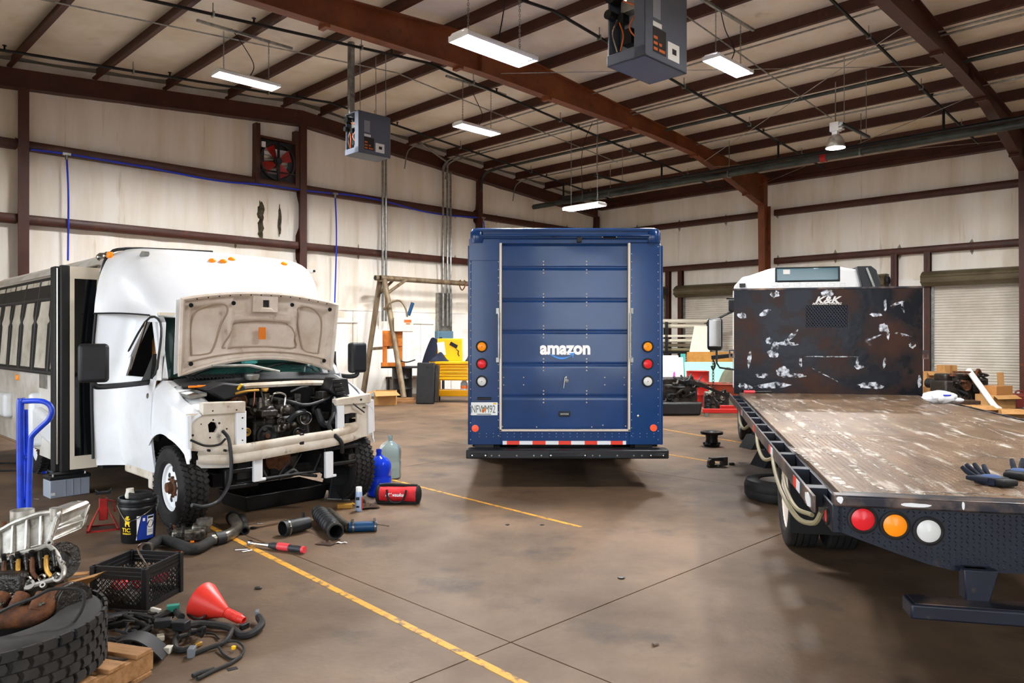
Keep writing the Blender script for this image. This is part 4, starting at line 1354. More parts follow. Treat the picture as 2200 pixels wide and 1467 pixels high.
P(t, 'hood', MB().grid(lambda u, v: Vector(hood_pt(u, v)) + Vector((.02 + hood_relief(u, v), 0, 0)), 96, 56), 'hood_in', ang=60)
P(t, 'hood_skin', MB().grid(lambda u, v: Vector(hood_pt(u, v)) + Vector((-.14, 0, 0)), 24, 8, th=.01), 'bus_white', ang=60)
rimp = [Vector(hood_pt(0, k / 8)) for k in range(9)] + [Vector(hood_pt(k / 24, 1)) for k in range(1, 25)] + [Vector(hood_pt(1, 1 - k / 8)) for k in range(1, 9)] + [Vector(hood_pt(1 - k / 24, 0)) for k in range(1, 24)]
P(t, 'hood_rim', MB().tube(rimp, .022, n=6, closed=True), 'hood_in')
for loop in ([(.08, .2), (.07, .6), (.1, .8), (.2, .87), (.27, .8), (.24, .5), (.2, .2), (.14, .17), (.08, .2)], [(.92, .2), (.93, .6), (.9, .8), (.8, .87), (.73, .8), (.76, .5), (.8, .2), (.86, .17), (.92, .2)], [(.26, .2), (.29, .42), (.33, .56), (.42, .58), (.58, .58), (.67, .56), (.71, .42), (.74, .2), (.5, .17), (.26, .2)], [(.05, .13), (.3, .1), (.5, .09), (.7, .1), (.95, .13)]):
    pts = cr([(*q_, 0) for q_ in loop], 6)
    P(t, 'hood_groove', MB().tube([Vector(hood_pt(p.x, p.y)) + Vector((.024 + hood_relief(p.x, p.y), 0, 0)) for p in pts], .009, n=6), 'bead')  # darker tubes along the pressed grooves, their shade put in as colour
for u, v in ((.05, .9), (.95, .9), (.3, .86), (.68, .86), (.06, .1), (.94, .1)):
    c = Vector(hood_pt(u, v))
    P(t, 'hood_hole', MB().lathe([(.022, .0), (.018, .012), (.012, .012), (.01, .004), (0, .004)], 12, o=c + Vector((.0, 0, 0)), d=(1, 0, 0)), 'matblack')
for k in range(14):
    c = Vector(hood_pt(.08 + .84 * k / 13, .975))
    P(t, 'hood_screw', MB().lathe([(.008, .0), (.006, .006), (0, .007)], 6, o=c + Vector((.012, 0, 0)), d=(1, 0, 0)), 'matblack')
c = Vector(hood_pt(.5, .82))
P(t, 'hood_latch', MB().plate([(-.13, -.07), (.13, -.07), (.13, .09), (-.13, .09)], [(-.03, -.02), (.04, -.02), (.04, .05), (-.03, .05)], -.01, .02, YW).prism([(-.09, -.07), (.09, -.07), (.05, -.03), (-.05, -.03)], .02, .035, YW), 'hood_in', loc=c, bev=.005)
P(t, 'latch_well', MB().bx((-.02, -.05, -.04), (-.004, .06, .07)), 'black', loc=c)
c = Vector(hood_pt(.49, .38))
P(t, 'hood_sticker', MB().bx((-.014, -.035, -.06), (-.003, .035, .06)), 'orange_plastic', loc=c)

# stripped front: radiator support, headlamp panels, bumper beam
FX = .37


def fpoly(px, x=FX):
    return [BF(a, b, x) for a, b in px]


P(t, 'headlamp_panel', MB().plate(fpoly([(402, 890), (460, 885), (527, 872), (527, 960), (455, 972), (404, 968)]), fpoly([(447, 912), (453, 906), (464, 908), (468, 918), (462, 929), (449, 929)]), FX - .03, FX, YW), 'primer', bev=.004)
P(t, 'headlamp_panel', MB().plate(fpoly([(727, 862), (760, 856), (798, 850), (800, 935), (765, 942), (724, 945)]), fpoly([(740, 890), (755, 887), (767, 887), (767, 906), (755, 909), (740, 910)]), FX - .03, FX, YW), 'primer', bev=.004)
for s, p in ((-1, ((435, 865), (527, 862), (527, 886), (435, 892))), (1, ((722, 858), (795, 845), (796, 865), (722, 872)))):
    P(t, 'upper_tie_bar', MB().prism(fpoly(p, FX + .02), FX - .06, FX + .03, YW), 'primer', bev=.008)
P(t, 'support_post', MB().prism(fpoly([(505, 885), (527, 882), (527, 960), (505, 963)], FX), FX - .02, FX + .025, YW), 'bus_white', bev=.005)
P(t, 'support_post', MB().prism(fpoly([(722, 870), (737, 868), (738, 940), (722, 943)], FX), FX - .02, FX + .025, YW), 'bus_white', bev=.005)
P(t, 'fender_flange', MB().prism(fpoly([(400, 893), (408, 892), (409, 962), (401, 964)], FX), FX - .01, FX + .03, YW), 'bus_white')
P(t, 'fender_flange', MB().prism(fpoly([(789, 862), (801, 858), (803, 925), (790, 932)], FX), FX - .03, FX + .02, YW), 'bus_white')
hp = [(408, 899, .008), (408, 906, .008), (408, 921, .007), (409, 938, .008), (414, 935, .011), (432, 911, .006), (458, 902, .008), (471, 909, .01), (487, 921, .008), (451, 940, .008), (518, 897, .007), (518, 920, .006), (518, 945, .006), (454, 882, .007), (505, 880, .007), (735, 888, .008), (780, 875, .008), (792, 890, .008), (792, 905, .008), (772, 858, .012), (745, 935, .006)]
for px, py, r_ in hp:
    y, z = BF(px, py, FX)
    P(t, 'panel_hole', MB().cyl((FX - .004, y, z), (FX + .034 if 500 < px < 530 or py < 885 else FX + .003, y, z), r_, n=8), 'black')
beam = cr([(BF(x, y, FX + .08)[0] * 1.0, BF(x, y, FX + .08)[1], 0) for x, y in ((440, 980), (500, 976), (560, 966), (640, 952), (720, 940), (788, 926))], 4)
bp = [Vector((FX + .08 - .14 * abs((i / (len(beam) - 1)) * 2 - 1) ** 3, b.x, b.y)) for i, b in enumerate(beam)]
P(t, 'bumper_beam', MB().grid(lambda u, v: bp[int(round(u * (len(bp) - 1)))] + Vector((.012 * math.sin(v * 3 * PI), 0, .065 - .13 * v)), len(bp) - 1, 12, th=.03), 'primer', ang=40)
P(t, 'valance', MB().grid(lambda u, v: bp[int(round(u * 4))] + Vector((-.03, 0, -.05 - .07 * v)), 4, 2, th=.02), 'bus_dirty')
y, z = BF(648, 948, FX + .1)
P(t, 'beam_clamp', MB().box((FX + .085, y, z), (.05, .05, .15)), 'black', bev=.008)
for i, (px, py) in enumerate(((553, 990), (706, 985))):
    y, z = BF(px, py, FX + .03)
    P(t, 'tow_bracket', MB().box((FX + .03, y, z - .06), (.04, .09, .26)).box((FX + .05, y + .05, z - .17), (.02, .05, .03)), 'bus_white', bev=.01)
for px, py in ((565, 945), (450, 968), (640, 936), (485, 968)):
    y, z = BF(px, py, FX + .1)
    P(t, 'beam_bolt', MB().cyl((FX + .07, y, z), (FX + .098, y, z), .012, n=8), 'black')
P(t, 'frame_horn', MB().plate([(-.62, .34), (-.3, .34), (-.3, .52), (-.62, .52)], [(-.58, .38), (-.34, .38), (-.34, .48), (-.58, .48)], .30, .36, YW), 'black', bev=.01)
P(t, 'frame_horn', MB().plate([(.4, .42), (.8, .42), (.8, .62), (.4, .62)], [(.44, .46), (.76, .46), (.76, .58), (.44, .58)], .28, .34, YW), 'black', bev=.01)
P(t, 'cowl_edge', MB().tube(cr([(.0, -.62, 1.21), (.04, -.3, 1.245), (.05, 0, 1.25), (.04, .35, 1.25), (.0, .66, 1.235)], 6), .03, n=6), 'primer')
P(t, 'firewall', MB().bx((-.32, -.82, .5), (-.28, .82, 1.28)), 'matblack')
for s in (-1, 1):
    P(t, 'inner_apron', MB().bx((-.3, s * .66 - .02, .62), (.34, s * .66 + .02, 1.12)), 'matblack')
P(t, 'cross_member', MB().bx((-.1, -.62, .33), (.1, .62, .45)), 'matblack')
# engine
en = P(t, 'engine_block', MB().bx((-.3, -.26, .55), (.16, .24, .92)).prism([(-.3, .92), (.28, .92), (.2, 1.06), (-.2, 1.06)], -.28, .08, YW), 'oily', bev=.03)
EF = .2


def pulley(px, py, r_, m='black', boss='rust', x=EF):
    y, z = BF(px, py, x)
    p = P(en, 'pulley', MB().lathe([(r_ * .98, -.03), (r_, -.025), (r_ * .9, -.012), (r_, 0), (r_, .006), (r_ * .82, .01), (r_ * .5, -.005), (r_ * .3, .0), (0, .004)], 26, o=(x, y, z), d=(1, 0, 0)), m)
    P(p, 'hub_bolt', MB().lathe([(r_ * .25, 0), (r_ * .22, .02), (0, .022)], 8, o=(x, y, z), d=(1, 0, 0)), boss)
    return y, z


pulley(574, 936, .105)
pulley(652, 897, .075, 'black', 'oily_alu', EF + .03)
pulley(530, 928, .04, 'gold', 'oily', EF + .04)
pulley(604, 905, .045, 'oily', 'oily_alu')
pulley(640, 930, .055)
pulley(512, 862, .09, 'rust', 'oily', EF - .25)
y, z = BF(652, 897, EF)
P(en, 'pulley_ring', MB().tube([(EF + .045, y + .062 * math.cos(a), z + .062 * math.sin(a)) for a in [2 * PI * k / 20 for k in range(20)]], .006, n=5, closed=True), 'chrome')
P(en, 'front_cover', MB().prism(fpoly([(540, 905), (600, 895), (690, 885), (690, 940), (640, 960), (560, 960)], EF - .06), EF - .1, EF - .04, YW), 'oily', bev=.02)
for px, py, a, b in ((572, 868, .04, .1), (560, 872, .03, .08), (578, 880, .05, .05), (598, 884, .035, .05)):
    y, z = BF(px, py, EF - .06)
    P(en, 'throttle_casting', MB().lathe([(a, -b), (a, b * .4), (a * .8, b * .5), (a * .8, b), (0, b)], 14, o=(EF - .06, y, z)), 'oily_alu')
for px, py in ((605, 880), (600, 920), (620, 915)):
    y, z = BF(px, py, EF)
    P(en, 'bracket_casting', MB().box((EF, y, z), (.08, .1, .07), rz=.4).cyl((EF, y, z), (EF + .08, y + .03, z + .02), .03), 'oily_alu', bev=.015)
y, z = BF(575, 887, EF + .03)
P(en, 'compressor', MB().cyl((EF - .08, y, z), (EF + .06, y + .02, z), .065, n=16).box((EF, y, z), (.16, .17, .06)), 'oily', bev=.012)


def hose(pts, r_, m='plastic', name='hose', x=None, par=None, n=8):
    """hose through photo pixels given at bus depth x"""
    q = []
    for p in pts:
        xx = p[2] if len(p) > 2 else x
        y, z = BF(p[0], p[1], xx)
        q.append((xx, y, z))
    return P(par or en, name, MB().tube(cr(q, 6), r_, n=n), m)


hose([(580, 855, .1), (620, 862, .2), (655, 870, .24), (690, 862, .2), (712, 850, .15)], .017)
hose([(682, 880, .2), (690, 905, .26), (700, 912, .28), (718, 905, .24)], .035)
hose([(620, 905, .22), (635, 890, .25), (655, 884, .22)], .03)
hose([(718, 855, .28), (716, 890, .40), (707, 912, .42), (715, 930, .44), (733, 950, .46), (735, 972, .42)], .022, name='hood_cable')
hose([(740, 848, .3), (760, 868, .4), (783, 886, .4)], .007)
hose([(583, 862, .12), (590, 845, .2), (612, 848, .22), (612, 870, .22)], .01, 'chrome')
hose([(547, 835, .05), (546, 858, .12), (544, 872, .15)], .006, 'wire_orange')
hose([(478, 925, .42), (490, 940, .43), (495, 965, .46), (497, 1000, .48), (492, 1040, .5), (470, 1075, .56), (440, 1088, .62), (412, 1085, .66)], .016, 'plastic', 'battery_cable')
hose([(409, 945, .40), (440, 957, .43), (470, 955, .43), (485, 942, .43)], .01, 'rubber')
hose([(660, 905, .2), (662, 935, .24), (655, 950, .26)], .012)
hose([(690, 860, .1), (672, 880, .16), (690, 900, .14)], .014)
r2_ = random.Random(3)
for k in range(46):
    px, py = r2_.uniform(535, 722), r2_.uniform(835, 945)
    x = r2_.uniform(-.15, .18)
    y, z = BF(px, py, x)
    kind = r2_.random()
    if kind < .35:
        d = Vector((r2_.uniform(-.3, .3), r2_.uniform(-1, 1), r2_.uniform(-1, 1))).normalized()
        l_ = r2_.uniform(.08, .2)
        P(en, 'pipe', MB().tube(cr([Vector((x, y, z)) - d * l_, Vector((x + .03, y, z + .02)), Vector((x, y, z)) + d * l_], 4), r2_.uniform(.005, .013), n=6), r2_.choice(['plastic', 'oily', 'oily_alu', 'rubber']))
    elif kind < .7:
        P(en, 'bracket', MB().box((x, y, z), [r2_.uniform(.03, .11) for _ in range(3)], rz=r2_.uniform(-.6, .6)), r2_.choice(['oily', 'oily', 'plastic', 'oily_alu']), bev=.006)
    else:
        rr = r2_.uniform(.015, .04)
        P(en, 'fitting', MB().lathe([(rr, 0), (rr, .04), (rr * .7, .05), (rr * .5, .07), (0, .07)], 12, o=(x, y, z), d=(1, r2_.uniform(-.4, .4), r2_.uniform(-.2, .4))), r2_.choice(['oily', 'oily', 'oily_alu', 'plastic']))
# things on top of the engine bay
P(t, 'reservoir', MB().prism(fpoly([(430, 835), (470, 820), (515, 825), (525, 845), (470, 860)], .1), -.05, .2, YW), 'plastic', bev=.02)
y, z = BF(478, 872, .25)
P(t, 'brake_reservoir', MB().lathe([(.07, 0), (.085, .01), (.085, .02), (.07, .03), (0, .03)], 18, o=(.25, y, z)), 'oily_alu')
P(t, 'air_box', MB().prism(fpoly([(700, 838), (712, 810), (740, 812), (745, 850), (728, 860)], .15), .02, .22, YW), 'plastic', bev=.015)
for k in range(4):
    y, z = BF(722 + k * 3, 818 + k * 9, .23)
    P(t, 'fuse_block', MB().box((.23, y, z), (.03, .1, .035)), 'black', bev=.005)
y, z = BF(570, 835, .05)
P(t, 'radiator_cap', MB().lathe([(.035, 0), (.04, .01), (.03, .02), (0, .02)], 16, o=(.03, y, z), d=(1, 0, .5)), 'gold')
hose([(505, 846, .2), (530, 840, .22), (556, 838, .22)], .012, 'gold', 'fuel_rail', par=t)
y, z = BF(516, 837, .25)
P(t, 'dipstick', MB().tube([(.2, y, z), (.24, y + .02, z + .05)], .012, n=6), 'yellow_paint')
# lower front: sway bar, struts, oil pan
P(t, 'oil_pan', MB().prism([(-.2, .32), (.2, .32), (.26, .56), (-.26, .56)], -.3, .12, YW), 'oily', bev=.03)
P(t, 'fan_clutch', MB().lathe([(.13, 0), (.13, .03), (.06, .05), (0, .05)], 20, o=(.14, BF(595, 985, .14)[0], BF(595, 985, .14)[1]), d=(1, 0, 0)), 'rust')
for pts, r_ in ((((508, 1040, .3), (560, 1030, .34), (620, 1020, .34), (680, 1012, .3)), .014), (((600, 1030, .3), (628, 1010, .3), (645, 1018, .32), (680, 1022, .3)), .016), (((620, 990, .3), (600, 1020, .3)), .008),
                ((((648, 975, .34)), (630, 1005, .34)), .006), (((690, 975, .3), (675, 1010, .3), (668, 1020, .32)), .01), (((560, 1000, .25), (575, 1030, .3)), .012)):
    hose([p if isinstance(p, tuple) else p for p in pts], r_, 'plastic', 'link_rod', par=t)
P(t, 'suspension_arm', MB().bar((-.05, -.8, .36), (.15, .1, .42), .09, .07).bar((-.05, .8, .36), (.15, -.1, .42), .09, .07), 'matblack', bev=.015)
P(t, 'coil_spring', MB().tube([(.0 + .06 * math.cos(a), -.55 + .06 * math.sin(a), .45 + a * .0125) for a in [k * .4 for k in range(64)]], .012, n=5).tube([(.0 + .06 * math.cos(a), .55 + .06 * math.sin(a), .45 + a * .0125) for a in [k * .4 for k in range(64)]], .012, n=5), 'matblack')
y, z = BF(775, 985, .3)
P(t, 'steering_box', MB().box((.25, y - .05, z), (.16, .22, .14)).box((.22, y, z + .14), (.1, .3, .08)), 'oily', bev=.02)


# wheels
def lug_tyre(r_, w, rim, n=44):
    mb = tyre_mb(r_ - .012, w, rim, 40, 3)
    for k in range(n):
        a = 2 * PI * k / n
        for j, yy in enumerate((-.36, -.12, .12, .36)):
            aa = a + (.5 if j % 2 else 0) * 2 * PI / n
            m3 = Matrix.Rotation(-aa + PI / 2, 3, 'Y') @ Matrix.Rotation((.5 if j % 2 else -.5), 3, 'Z')
            c = Vector((math.cos(aa) * (r_ - .006), yy * w, math.sin(aa) * (r_ - .006)))
            mb.box(c, (2 * PI * r_ / n * .62, w * .2, .016), R3=m3)
    return mb


LT = lug_tyre(.37, .235, .215).mesh('tyre', 'rubber')
WR = MB().lathe([(.222, -.1), (.218, -.085), (.2, -.08), (.19, -.06), (.16, -.045), (.12, -.05), (.1, -.06), (.0, -.06)], 32, d=(0, 1, 0), cap=False).mesh('rim', 'whitepaint')
for (x, y) in ((0, -.87), (0, .87), (-4.05, -1.0), (-4.05, 1.0), (-4.05, -.74), (-4.05, .74)):
    sg = 1 if y < 0 else -1
    wh = add('tyre', LT, t, loc=(x, y, .368), rot=(0, 0, 0 if sg > 0 else PI))
    if abs(y) != .74:
        rm = add('rim', WR, wh)
        for k in range(8):
            a = 2 * PI * k / 8 + .2
            P(rm, 'vent_hole', MB().cyl((.155 * math.cos(a), -.052, .155 * math.sin(a)), (.155 * math.cos(a), -.042, .155 * math.sin(a)), .024, n=12), 'black')
        hb = P(rm, 'hub', MB().lathe([(.07, 0), (.075, .02), (.05, .03), (.045, .07), (0, .075)], 16, o=(0, -.055, 0), d=(0, -1, 0)), 'rust')
        for k in range(8):
            a = 2 * PI * k / 8
            P(rm, 'lug_nut', MB().cyl((.085 * math.cos(a), -.055, .085 * math.sin(a)), (.085 * math.cos(a), -.085, .085 * math.sin(a)), .012, n=6), 'rust')

# ---- tools left on the bus front
def bw(x, y, z):
    return BO + Vector((Q * (x + y), Q * (y - x), z))


y, z = BF(428, 832, .0)
t = T('pliers', 'orange-handled pliers lying on the bus wing by the engine bay', 'pliers', bw(.0, y, z - .01), R(10))
P(t, 'handle', MB().tube(cr([(-.1, .02, .02), (-.03, .012, .02), (.06, .0, .02)], 5), .011, n=8), 'orange_plastic')
P(t, 'handle', MB().tube(cr([(-.08, -.06, .018), (-.02, -.035, .018), (.06, -.005, .018)], 5), .011, n=8), 'orange_plastic')
P(t, 'jaws', MB().box((.1, 0, .02), (.09, .03, .016)), 'matblack', bev=.005)
y, z = BF(413, 848, .12)
t = T('parts_tray', 'small steel parts tray sitting on the dirty bus wing', 'tray', bw(.12, y, z - .01), R(-40), rot=(.12, .1, R(-40)))
P(t, 'tray', MB().plate([(-.11, -.08), (.11, -.08), (.11, .08), (-.11, .08)], [(-.1, -.07), (.1, -.07), (.1, .07), (-.1, .07)], 0, .03, (Vector((1, 0, 0)), Vector((0, 1, 0)), Vector((0, 0, 1)))).bx((-.11, -.08, 0), (.11, .08, .005)), 'galv')
P(t, 'dirt', MB().bx((-.08, -.06, .005), (.08, .06, .009)), 'rag')
y, z = BF(384, 832, -.1)
t = T('magnet_dish', 'round chrome magnetic dish at the base of the windscreen pillar', 'dish', bw(-.1, y, z - .02), 0)
P(t, 'dish', MB().lathe([(.0, .01), (.03, .01), (.065, .035), (.07, .035), (.035, .0), (0, 0)], 20), 'chrome')
P(t, 'base', MB().lathe([(.03, -.012), (.03, .002), (0, .002)], 14), 'matblack')
# ---------------------------------------------------------------- flatbed truck at right, tail towards the camera
TA = R(12.9)
TO = Vector((1.58, 3.71, 0))
t = truck = T('flatbed_truck', 'flatbed truck with worn steel deck, dark headboard and white cab', 'truck', TO, -TA)
tcx, tsx = math.cos(TA), math.sin(TA)
ZB, BW, BL = .925, 2.44, 7.3


def TP(px, py, y=0.0):
    """pixel on the truck plane y = const -> local x, z"""
    r = (px - CXP) / F
    ox, oy = TO.x + y * tsx, TO.y + y * tcx
    x = (r * oy - ox) / (tcx + r * tsx)
    return x, H - (py - HZ) / F * (oy - x * tsx)


XZ = (Vector((1, 0, 0)), Vector((0, 0, 1)), Vector((0, 1, 0)))
# deck of welded plates
for k in range(3):
    a, b = .1 + k * 2.4, .1 + (k + 1) * 2.4 - .006
    P(t, 'deck_plate', MB().bx((.05, a, ZB - .03), (BW - .05, b, ZB)), 'bed_deck', bev=.003)
# raised tread lugs on the nearest plate
lug = MB()
for i in range(72):
    for j in range(70):
        x, y = .07 + i * .032, .12 + j * .034
        s = 1 if (i + j) % 2 else -1
        a = s * PI / 4
        dx, dy = math.cos(a) * .011, math.sin(a) * .011
        nx, ny = -math.sin(a) * .003, math.cos(a) * .003
        lug.put([(x - dx, y - dy, ZB), (x + nx, y + ny, ZB), (x + dx, y + dy, ZB), (x - nx, y - ny, ZB), (x, y, ZB + .0022)], [(0, 1, 4), (1, 2, 4), (2, 3, 4), (3, 0, 4)])
P(t, 'tread_lugs', lug, 'bed_deck', kind='stuff', ang=0)
P(t, 'deck_seam', MB().bx((.42, .1, ZB - .001), (.426, 7.2, ZB + .001)), 'scuff')
# tail: rail, sloped tread panel, lamps
rail = P(t, 'rear_rail', MB().bx((.0, -.03, ZB - .045), (BW, .06, ZB + .010)), 'rail_steel', bev=.01)
P(t, 'tail_ledge', MB().bx((.06, .05, ZB - .02), (BW - .06, .12, ZB + .004)), 'bed_navy', bev=.004)
pan = [TP(1803, 1082), TP(1803, 1143), TP(1850, 1162), TP(1925, 1190), TP(1998, 1215), TP(2050, 1228), TP(2200, 1236)]
zmid = pan[-1][1]
half = [(x, z) for x, z in pan]
poly = half + [(BW - x, z) for x, z in half[::-1]]
P(t, 'tail_panel', MB().prism(poly, .02, .035, XZ), 'bed_navy')


def in_poly(x, z):
    zl = None
    xx = min(x, BW - x)
    for (a, b), (c, d) in zip(half[1:-1], half[2:]):
        if a <= xx <= c:
            zl = b + (d - b) * (xx - a) / (c - a)
    if xx > half[-1][0]:
        zl = zmid
    return zl is not None and zl + .012 < z < ZB - .055


lamps = [(1853, 1115, .054, 'lens_red', 'red'), (1922, 1128, .054, 'lens_amber', 'amber'), (1994, 1140, .054, 'lens_white', 'clear')]
lp = []
for px, py, r_, m, nm in lamps:
    x, z = TP(px, py, .02)
    lp += [(x, z), (BW - x, z)]
    for xx in (x, BW - x):
        g = P(t, 'tail_lamp', MB().lathe([(.052, 0), (.068, 0), (.07, .012), (.06, .018), (.054, .012), (.052, .004)], 32, o=(xx, .02, z), d=(0, -1, 0), closed=True), 'rubber')
        P(g, 'lens', MB().lathe([(.054, .002), (.054, .01), (.04, .017), (0, .021)], 32, o=(xx, .02, z), d=(0, -1, 0)), m, label=nm + ' lens')
lug = MB()
for i in range(int(BW / .026)):
    for j in range(18):
        x, z = .03 + i * .026, .575 + j * .019
        if not in_poly(x, z) or any((x - a) ** 2 + (z - b) ** 2 < .08 ** 2 for a, b in lp):
            continue
        a = (1 if (i + j) % 2 else -1) * PI / 4
        dx, dz = math.cos(a) * .0105, math.sin(a) * .0105
        nx, nz = -math.sin(a) * .0032, math.cos(a) * .0032
        lug.put([(x - dx, .02, z - dz), (x + nx, .02, z + nz), (x + dx, .02, z + dz), (x - nx, .02, z - nz), (x, .0165, z)], [(0, 1, 4), (1, 2, 4), (2, 3, 4), (3, 0, 4)])
P(t, 'panel_lugs', lug, 'bed_navy', kind='stuff', ang=0)
# scuffed paint on the rail
for a, b, c, d in ((1929, 1079, 2004, 1092), (1797, 1062, 1812, 1082), (2066, 1077, 2073, 1095)):
    (x0, z1), (x1, z0) = TP(a, b, -.03), TP(c, d, -.03)
    n = 14
    ring = [((x0 + x1) / 2 + math.cos(2 * PI * k / n) * (x1 - x0) / 2 * rng.uniform(.8, 1.05), min(ZB + .004, (z0 + z1) / 2 + math.sin(2 * PI * k / n) * (z1 - z0) / 2 * rng.uniform(.8, 1.1))) for k in range(n)]
    P(rail, 'paint_chip', MB().prism(ring, -.032, -.029, XZ), 'fade_white')
# corner box with side marker
P(t, 'corner_plate', MB().bx((.0, .035, .74), (.012, .42, ZB - .05)).bx((.0, .02, .74), (.05, .05, ZB - .05)), 'bed_navy', bev=.004)
z = TP(1797, 1113, .1)[1]
P(t, 'side_marker', MB().lathe([(.036, 0), (.03, .012), (0, .016)], 20, o=(-.0, .14, z), d=(-1, 0, 0)), 'lens_red')
P(t, 'marker_ring', MB().lathe([(.036, 0), (.046, 0), (.046, .01), (.036, .012)], 20, o=(0, .14, z), d=(-1, 0, 0), closed=True), 'rubber')
# side rails with stake pockets, tape, lamps and hoses
for sx in (0, BW):
    s = 1 if sx == 0 else -1
    P(t, 'rub_rail', MB().bx((min(sx, sx + s * -.09), .05, ZB - .09), (max(sx, sx + s * -.09) - (.075 if s > 0 else -.0), BL, ZB - .015)) if False else MB().bx((sx - s * .085 if s > 0 else sx + .07, .06, ZB - .10), (sx - s * .085 + .015 if s > 0 else sx + .085, BL, ZB - .015)), 'rail_steel', bev=.003)
    P(t, 'side_channel', MB().bx((min(sx + s * .03, sx + s * .06), .06, ZB - .16), (max(sx + s * .03, sx + s * .06), BL, ZB - .03)), 'bed_navy')
    for k in range(12):
        y = .3 + k * .6
        P(t, 'stake_pocket', MB().bx((min(sx + s * .03, sx - s * .075), y, ZB - .12), (max(sx + s * .03, sx - s * .075), y + .1, ZB - .02)), 'bed_navy', bev=.004)
for y0, m in ((.62, 'tape_red'), (.5, 'tape_white'), (1.95, 'tape_red'), (1.82, 'tape_white'), (3.3, 'tape_red'), (4.8, 'tape_white'), (4.95, 'tape_red')):
    P(t, 'reflective_tape', MB().bx((-.088, y0, ZB - .09), (-.084, y0 + .12, ZB - .03)), m)
P(t, 'paint_chip', MB().prism([(.12, .84), (.2, .83), (.27, .85), (.28, .885), (.2, .9), (.13, .88)], -.09, -.085, (Vector((0, 1, 0)), Vector((0, 0, 1)), Vector((1, 0, 0)))), 'fade_white')
for k, (pts, r_) in enumerate((([(-.06, 2.1, .86), (-.1, 1.6, .8), (-.12, 1.0, .74), (-.1, .5, .70), (-.05, .25, .73), (-.02, .2, .8)], .014), ([(-.05, 1.5, .84), (-.1, 1.0, .78), (-.1, .55, .745), (-.05, .3, .76)], .012), ([(-.06, 3.4, .86), (-.1, 2.8, .78), (-.11, 2.2, .76), (-.06, 1.9, .82)], .014),
                       ([(-.06, 5.6, .86), (-.1, 5.0, .76), (-.1, 4.4, .74), (-.06, 4.0, .84)], .016))):
    P(t, 'air_line', MB().tube(cr(pts, 6), r_, n=7), 'hose_tan')
# mud flap and frame under the deck
P(t, 'mud_flap', MB().bx((.06, 2.02, .24), (.7, 2.03, .82)), 'matblack')
P(t, 'frame_rail', MB().bx((.75, .3, .55), (.85, 10.6, .8)).bx((1.6, .3, .55), (1.7, 10.6, .8)), 'matblack')
for k in range(8):
    P(t, 'cross_bearer', MB().bx((.06, .5 + k * .9, ZB - .14), (BW - .06, .56 + k * .9, ZB - .03)), 'matblack')
# rear step bar
x0, z0 = TP(1953, 1270, -.14)
P(t, 'step_bar', MB().bx((x0, -.17, .405), (BW - x0, -.02, .475)), 'bed_navy', bev=.01)
P(t, 'step_tread', MB().bx((x0 + .02, -.16, .475), (BW - x0 - .02, -.03, .479)), 'rail_steel')
for xx in (.62, BW - .62):
    P(t, 'step_bracket', MB().prism([(-.05, .47), (.05, .47), (.09, .62), (-.06, .62)], -.06, .0, XZ, o=(xx, 0, 0)).bx((xx - .05, -.04, .47), (xx + .05, .04, .62)), 'bed_navy', bev=.006)
P(t, 'hitch', MB().bx((.95, -.08, .42), (1.5, .3, .58)), 'bed_navy', bev=.02)
# wheels: duals at the rear, singles at the front
TT = tyre_mb(.43, .23, .29, 40, 4).mesh('tyre', 'rubber')
TD = MB().lathe([(.295, -.1), (.285, -.09), (.28, -.085), (.1, -.08), (0, -.08)], 32, d=(0, 1, 0), cap=False).mesh('rim', 'wheel_cream')
for x, y, rm in ((.2, 2.62, 1), (.5, 2.62, 0), (BW - .2, 2.62, 1), (BW - .5, 2.62, 0), (.3, 9.3, 1), (BW - .3, 9.3, 1)):
    sg = 1 if x < 1.2 else -1
    wh = add('tyre', TT, t, loc=(x, y, .43), rot=(0, 0, -PI / 2 if sg > 0 else PI / 2))
    if rm:
        add('rim', TD, wh)
P(t, 'axle', MB().cyl((.3, 2.62, .43), (BW - .3, 2.62, .43), .09), 'matblack')
# headboard
HX0, HX1 = TP(1577, 700, BL)[0], TP(1983, 700, BL)[0]
HZ1 = TP(1780, 617, BL)[1]
hx = (HX0 + HX1) / 2
V0 = [TP(1731, 656, BL), TP(1821, 703, BL)]
vx0, vx1, vz0, vz1 = V0[0][0], V0[1][0], V0[1][1], V0[0][1]
hb = P(t, 'headboard', MB().plate([(HX0, ZB - .02), (HX1, ZB - .02), (HX1, HZ1), (HX0, HZ1)], [(vx0, vz0), (vx1, vz0), (vx1, vz1), (vx0, vz1)], BL, BL + .02, XZ), 'headboard')
me = MB()
n = 14
for k in range(-6, n + 1):
    for s in (1, -1):
        xa = vx0 + (vx1 - vx0) * k / n
        dxx = (vx1 - vx0) / n * 6
        p0 = [xa, vz0 if s > 0 else vz1]
        p1 = [xa + dxx, vz1 if s > 0 else vz0]
        q0, q1 = max(p0[0], vx0), min(p1[0], vx1)
        if q1 - q0 < .02:
            continue
        f = lambda x: p0[1] + (p1[1] - p0[1]) * (x - p0[0]) / (p1[0] - p0[0])
        me.bar((q0, BL + .01 * s * .3 + .01, f(q0)), (q1, BL + .01 * s * .3 + .01, f(q1)), .006, .014, up=(0, 0, 1))
P(hb, 'vent_mesh', me, 'bed_navy', kind='stuff')
P(hb, 'vent_dark_sheet', MB().bx((vx0 - .03, BL + .06, vz0 - .03), (vx1 + .03, BL + .065, vz1 + .03)), 'underbody')  # dark sheet added behind the mesh so its holes look black
P(hb, 'edge_tube', MB().bx((HX0 - .01, BL - .006, HZ1 - .03), (HX1 + .01, BL + .05, HZ1)), 'rail_steel', bev=.006)
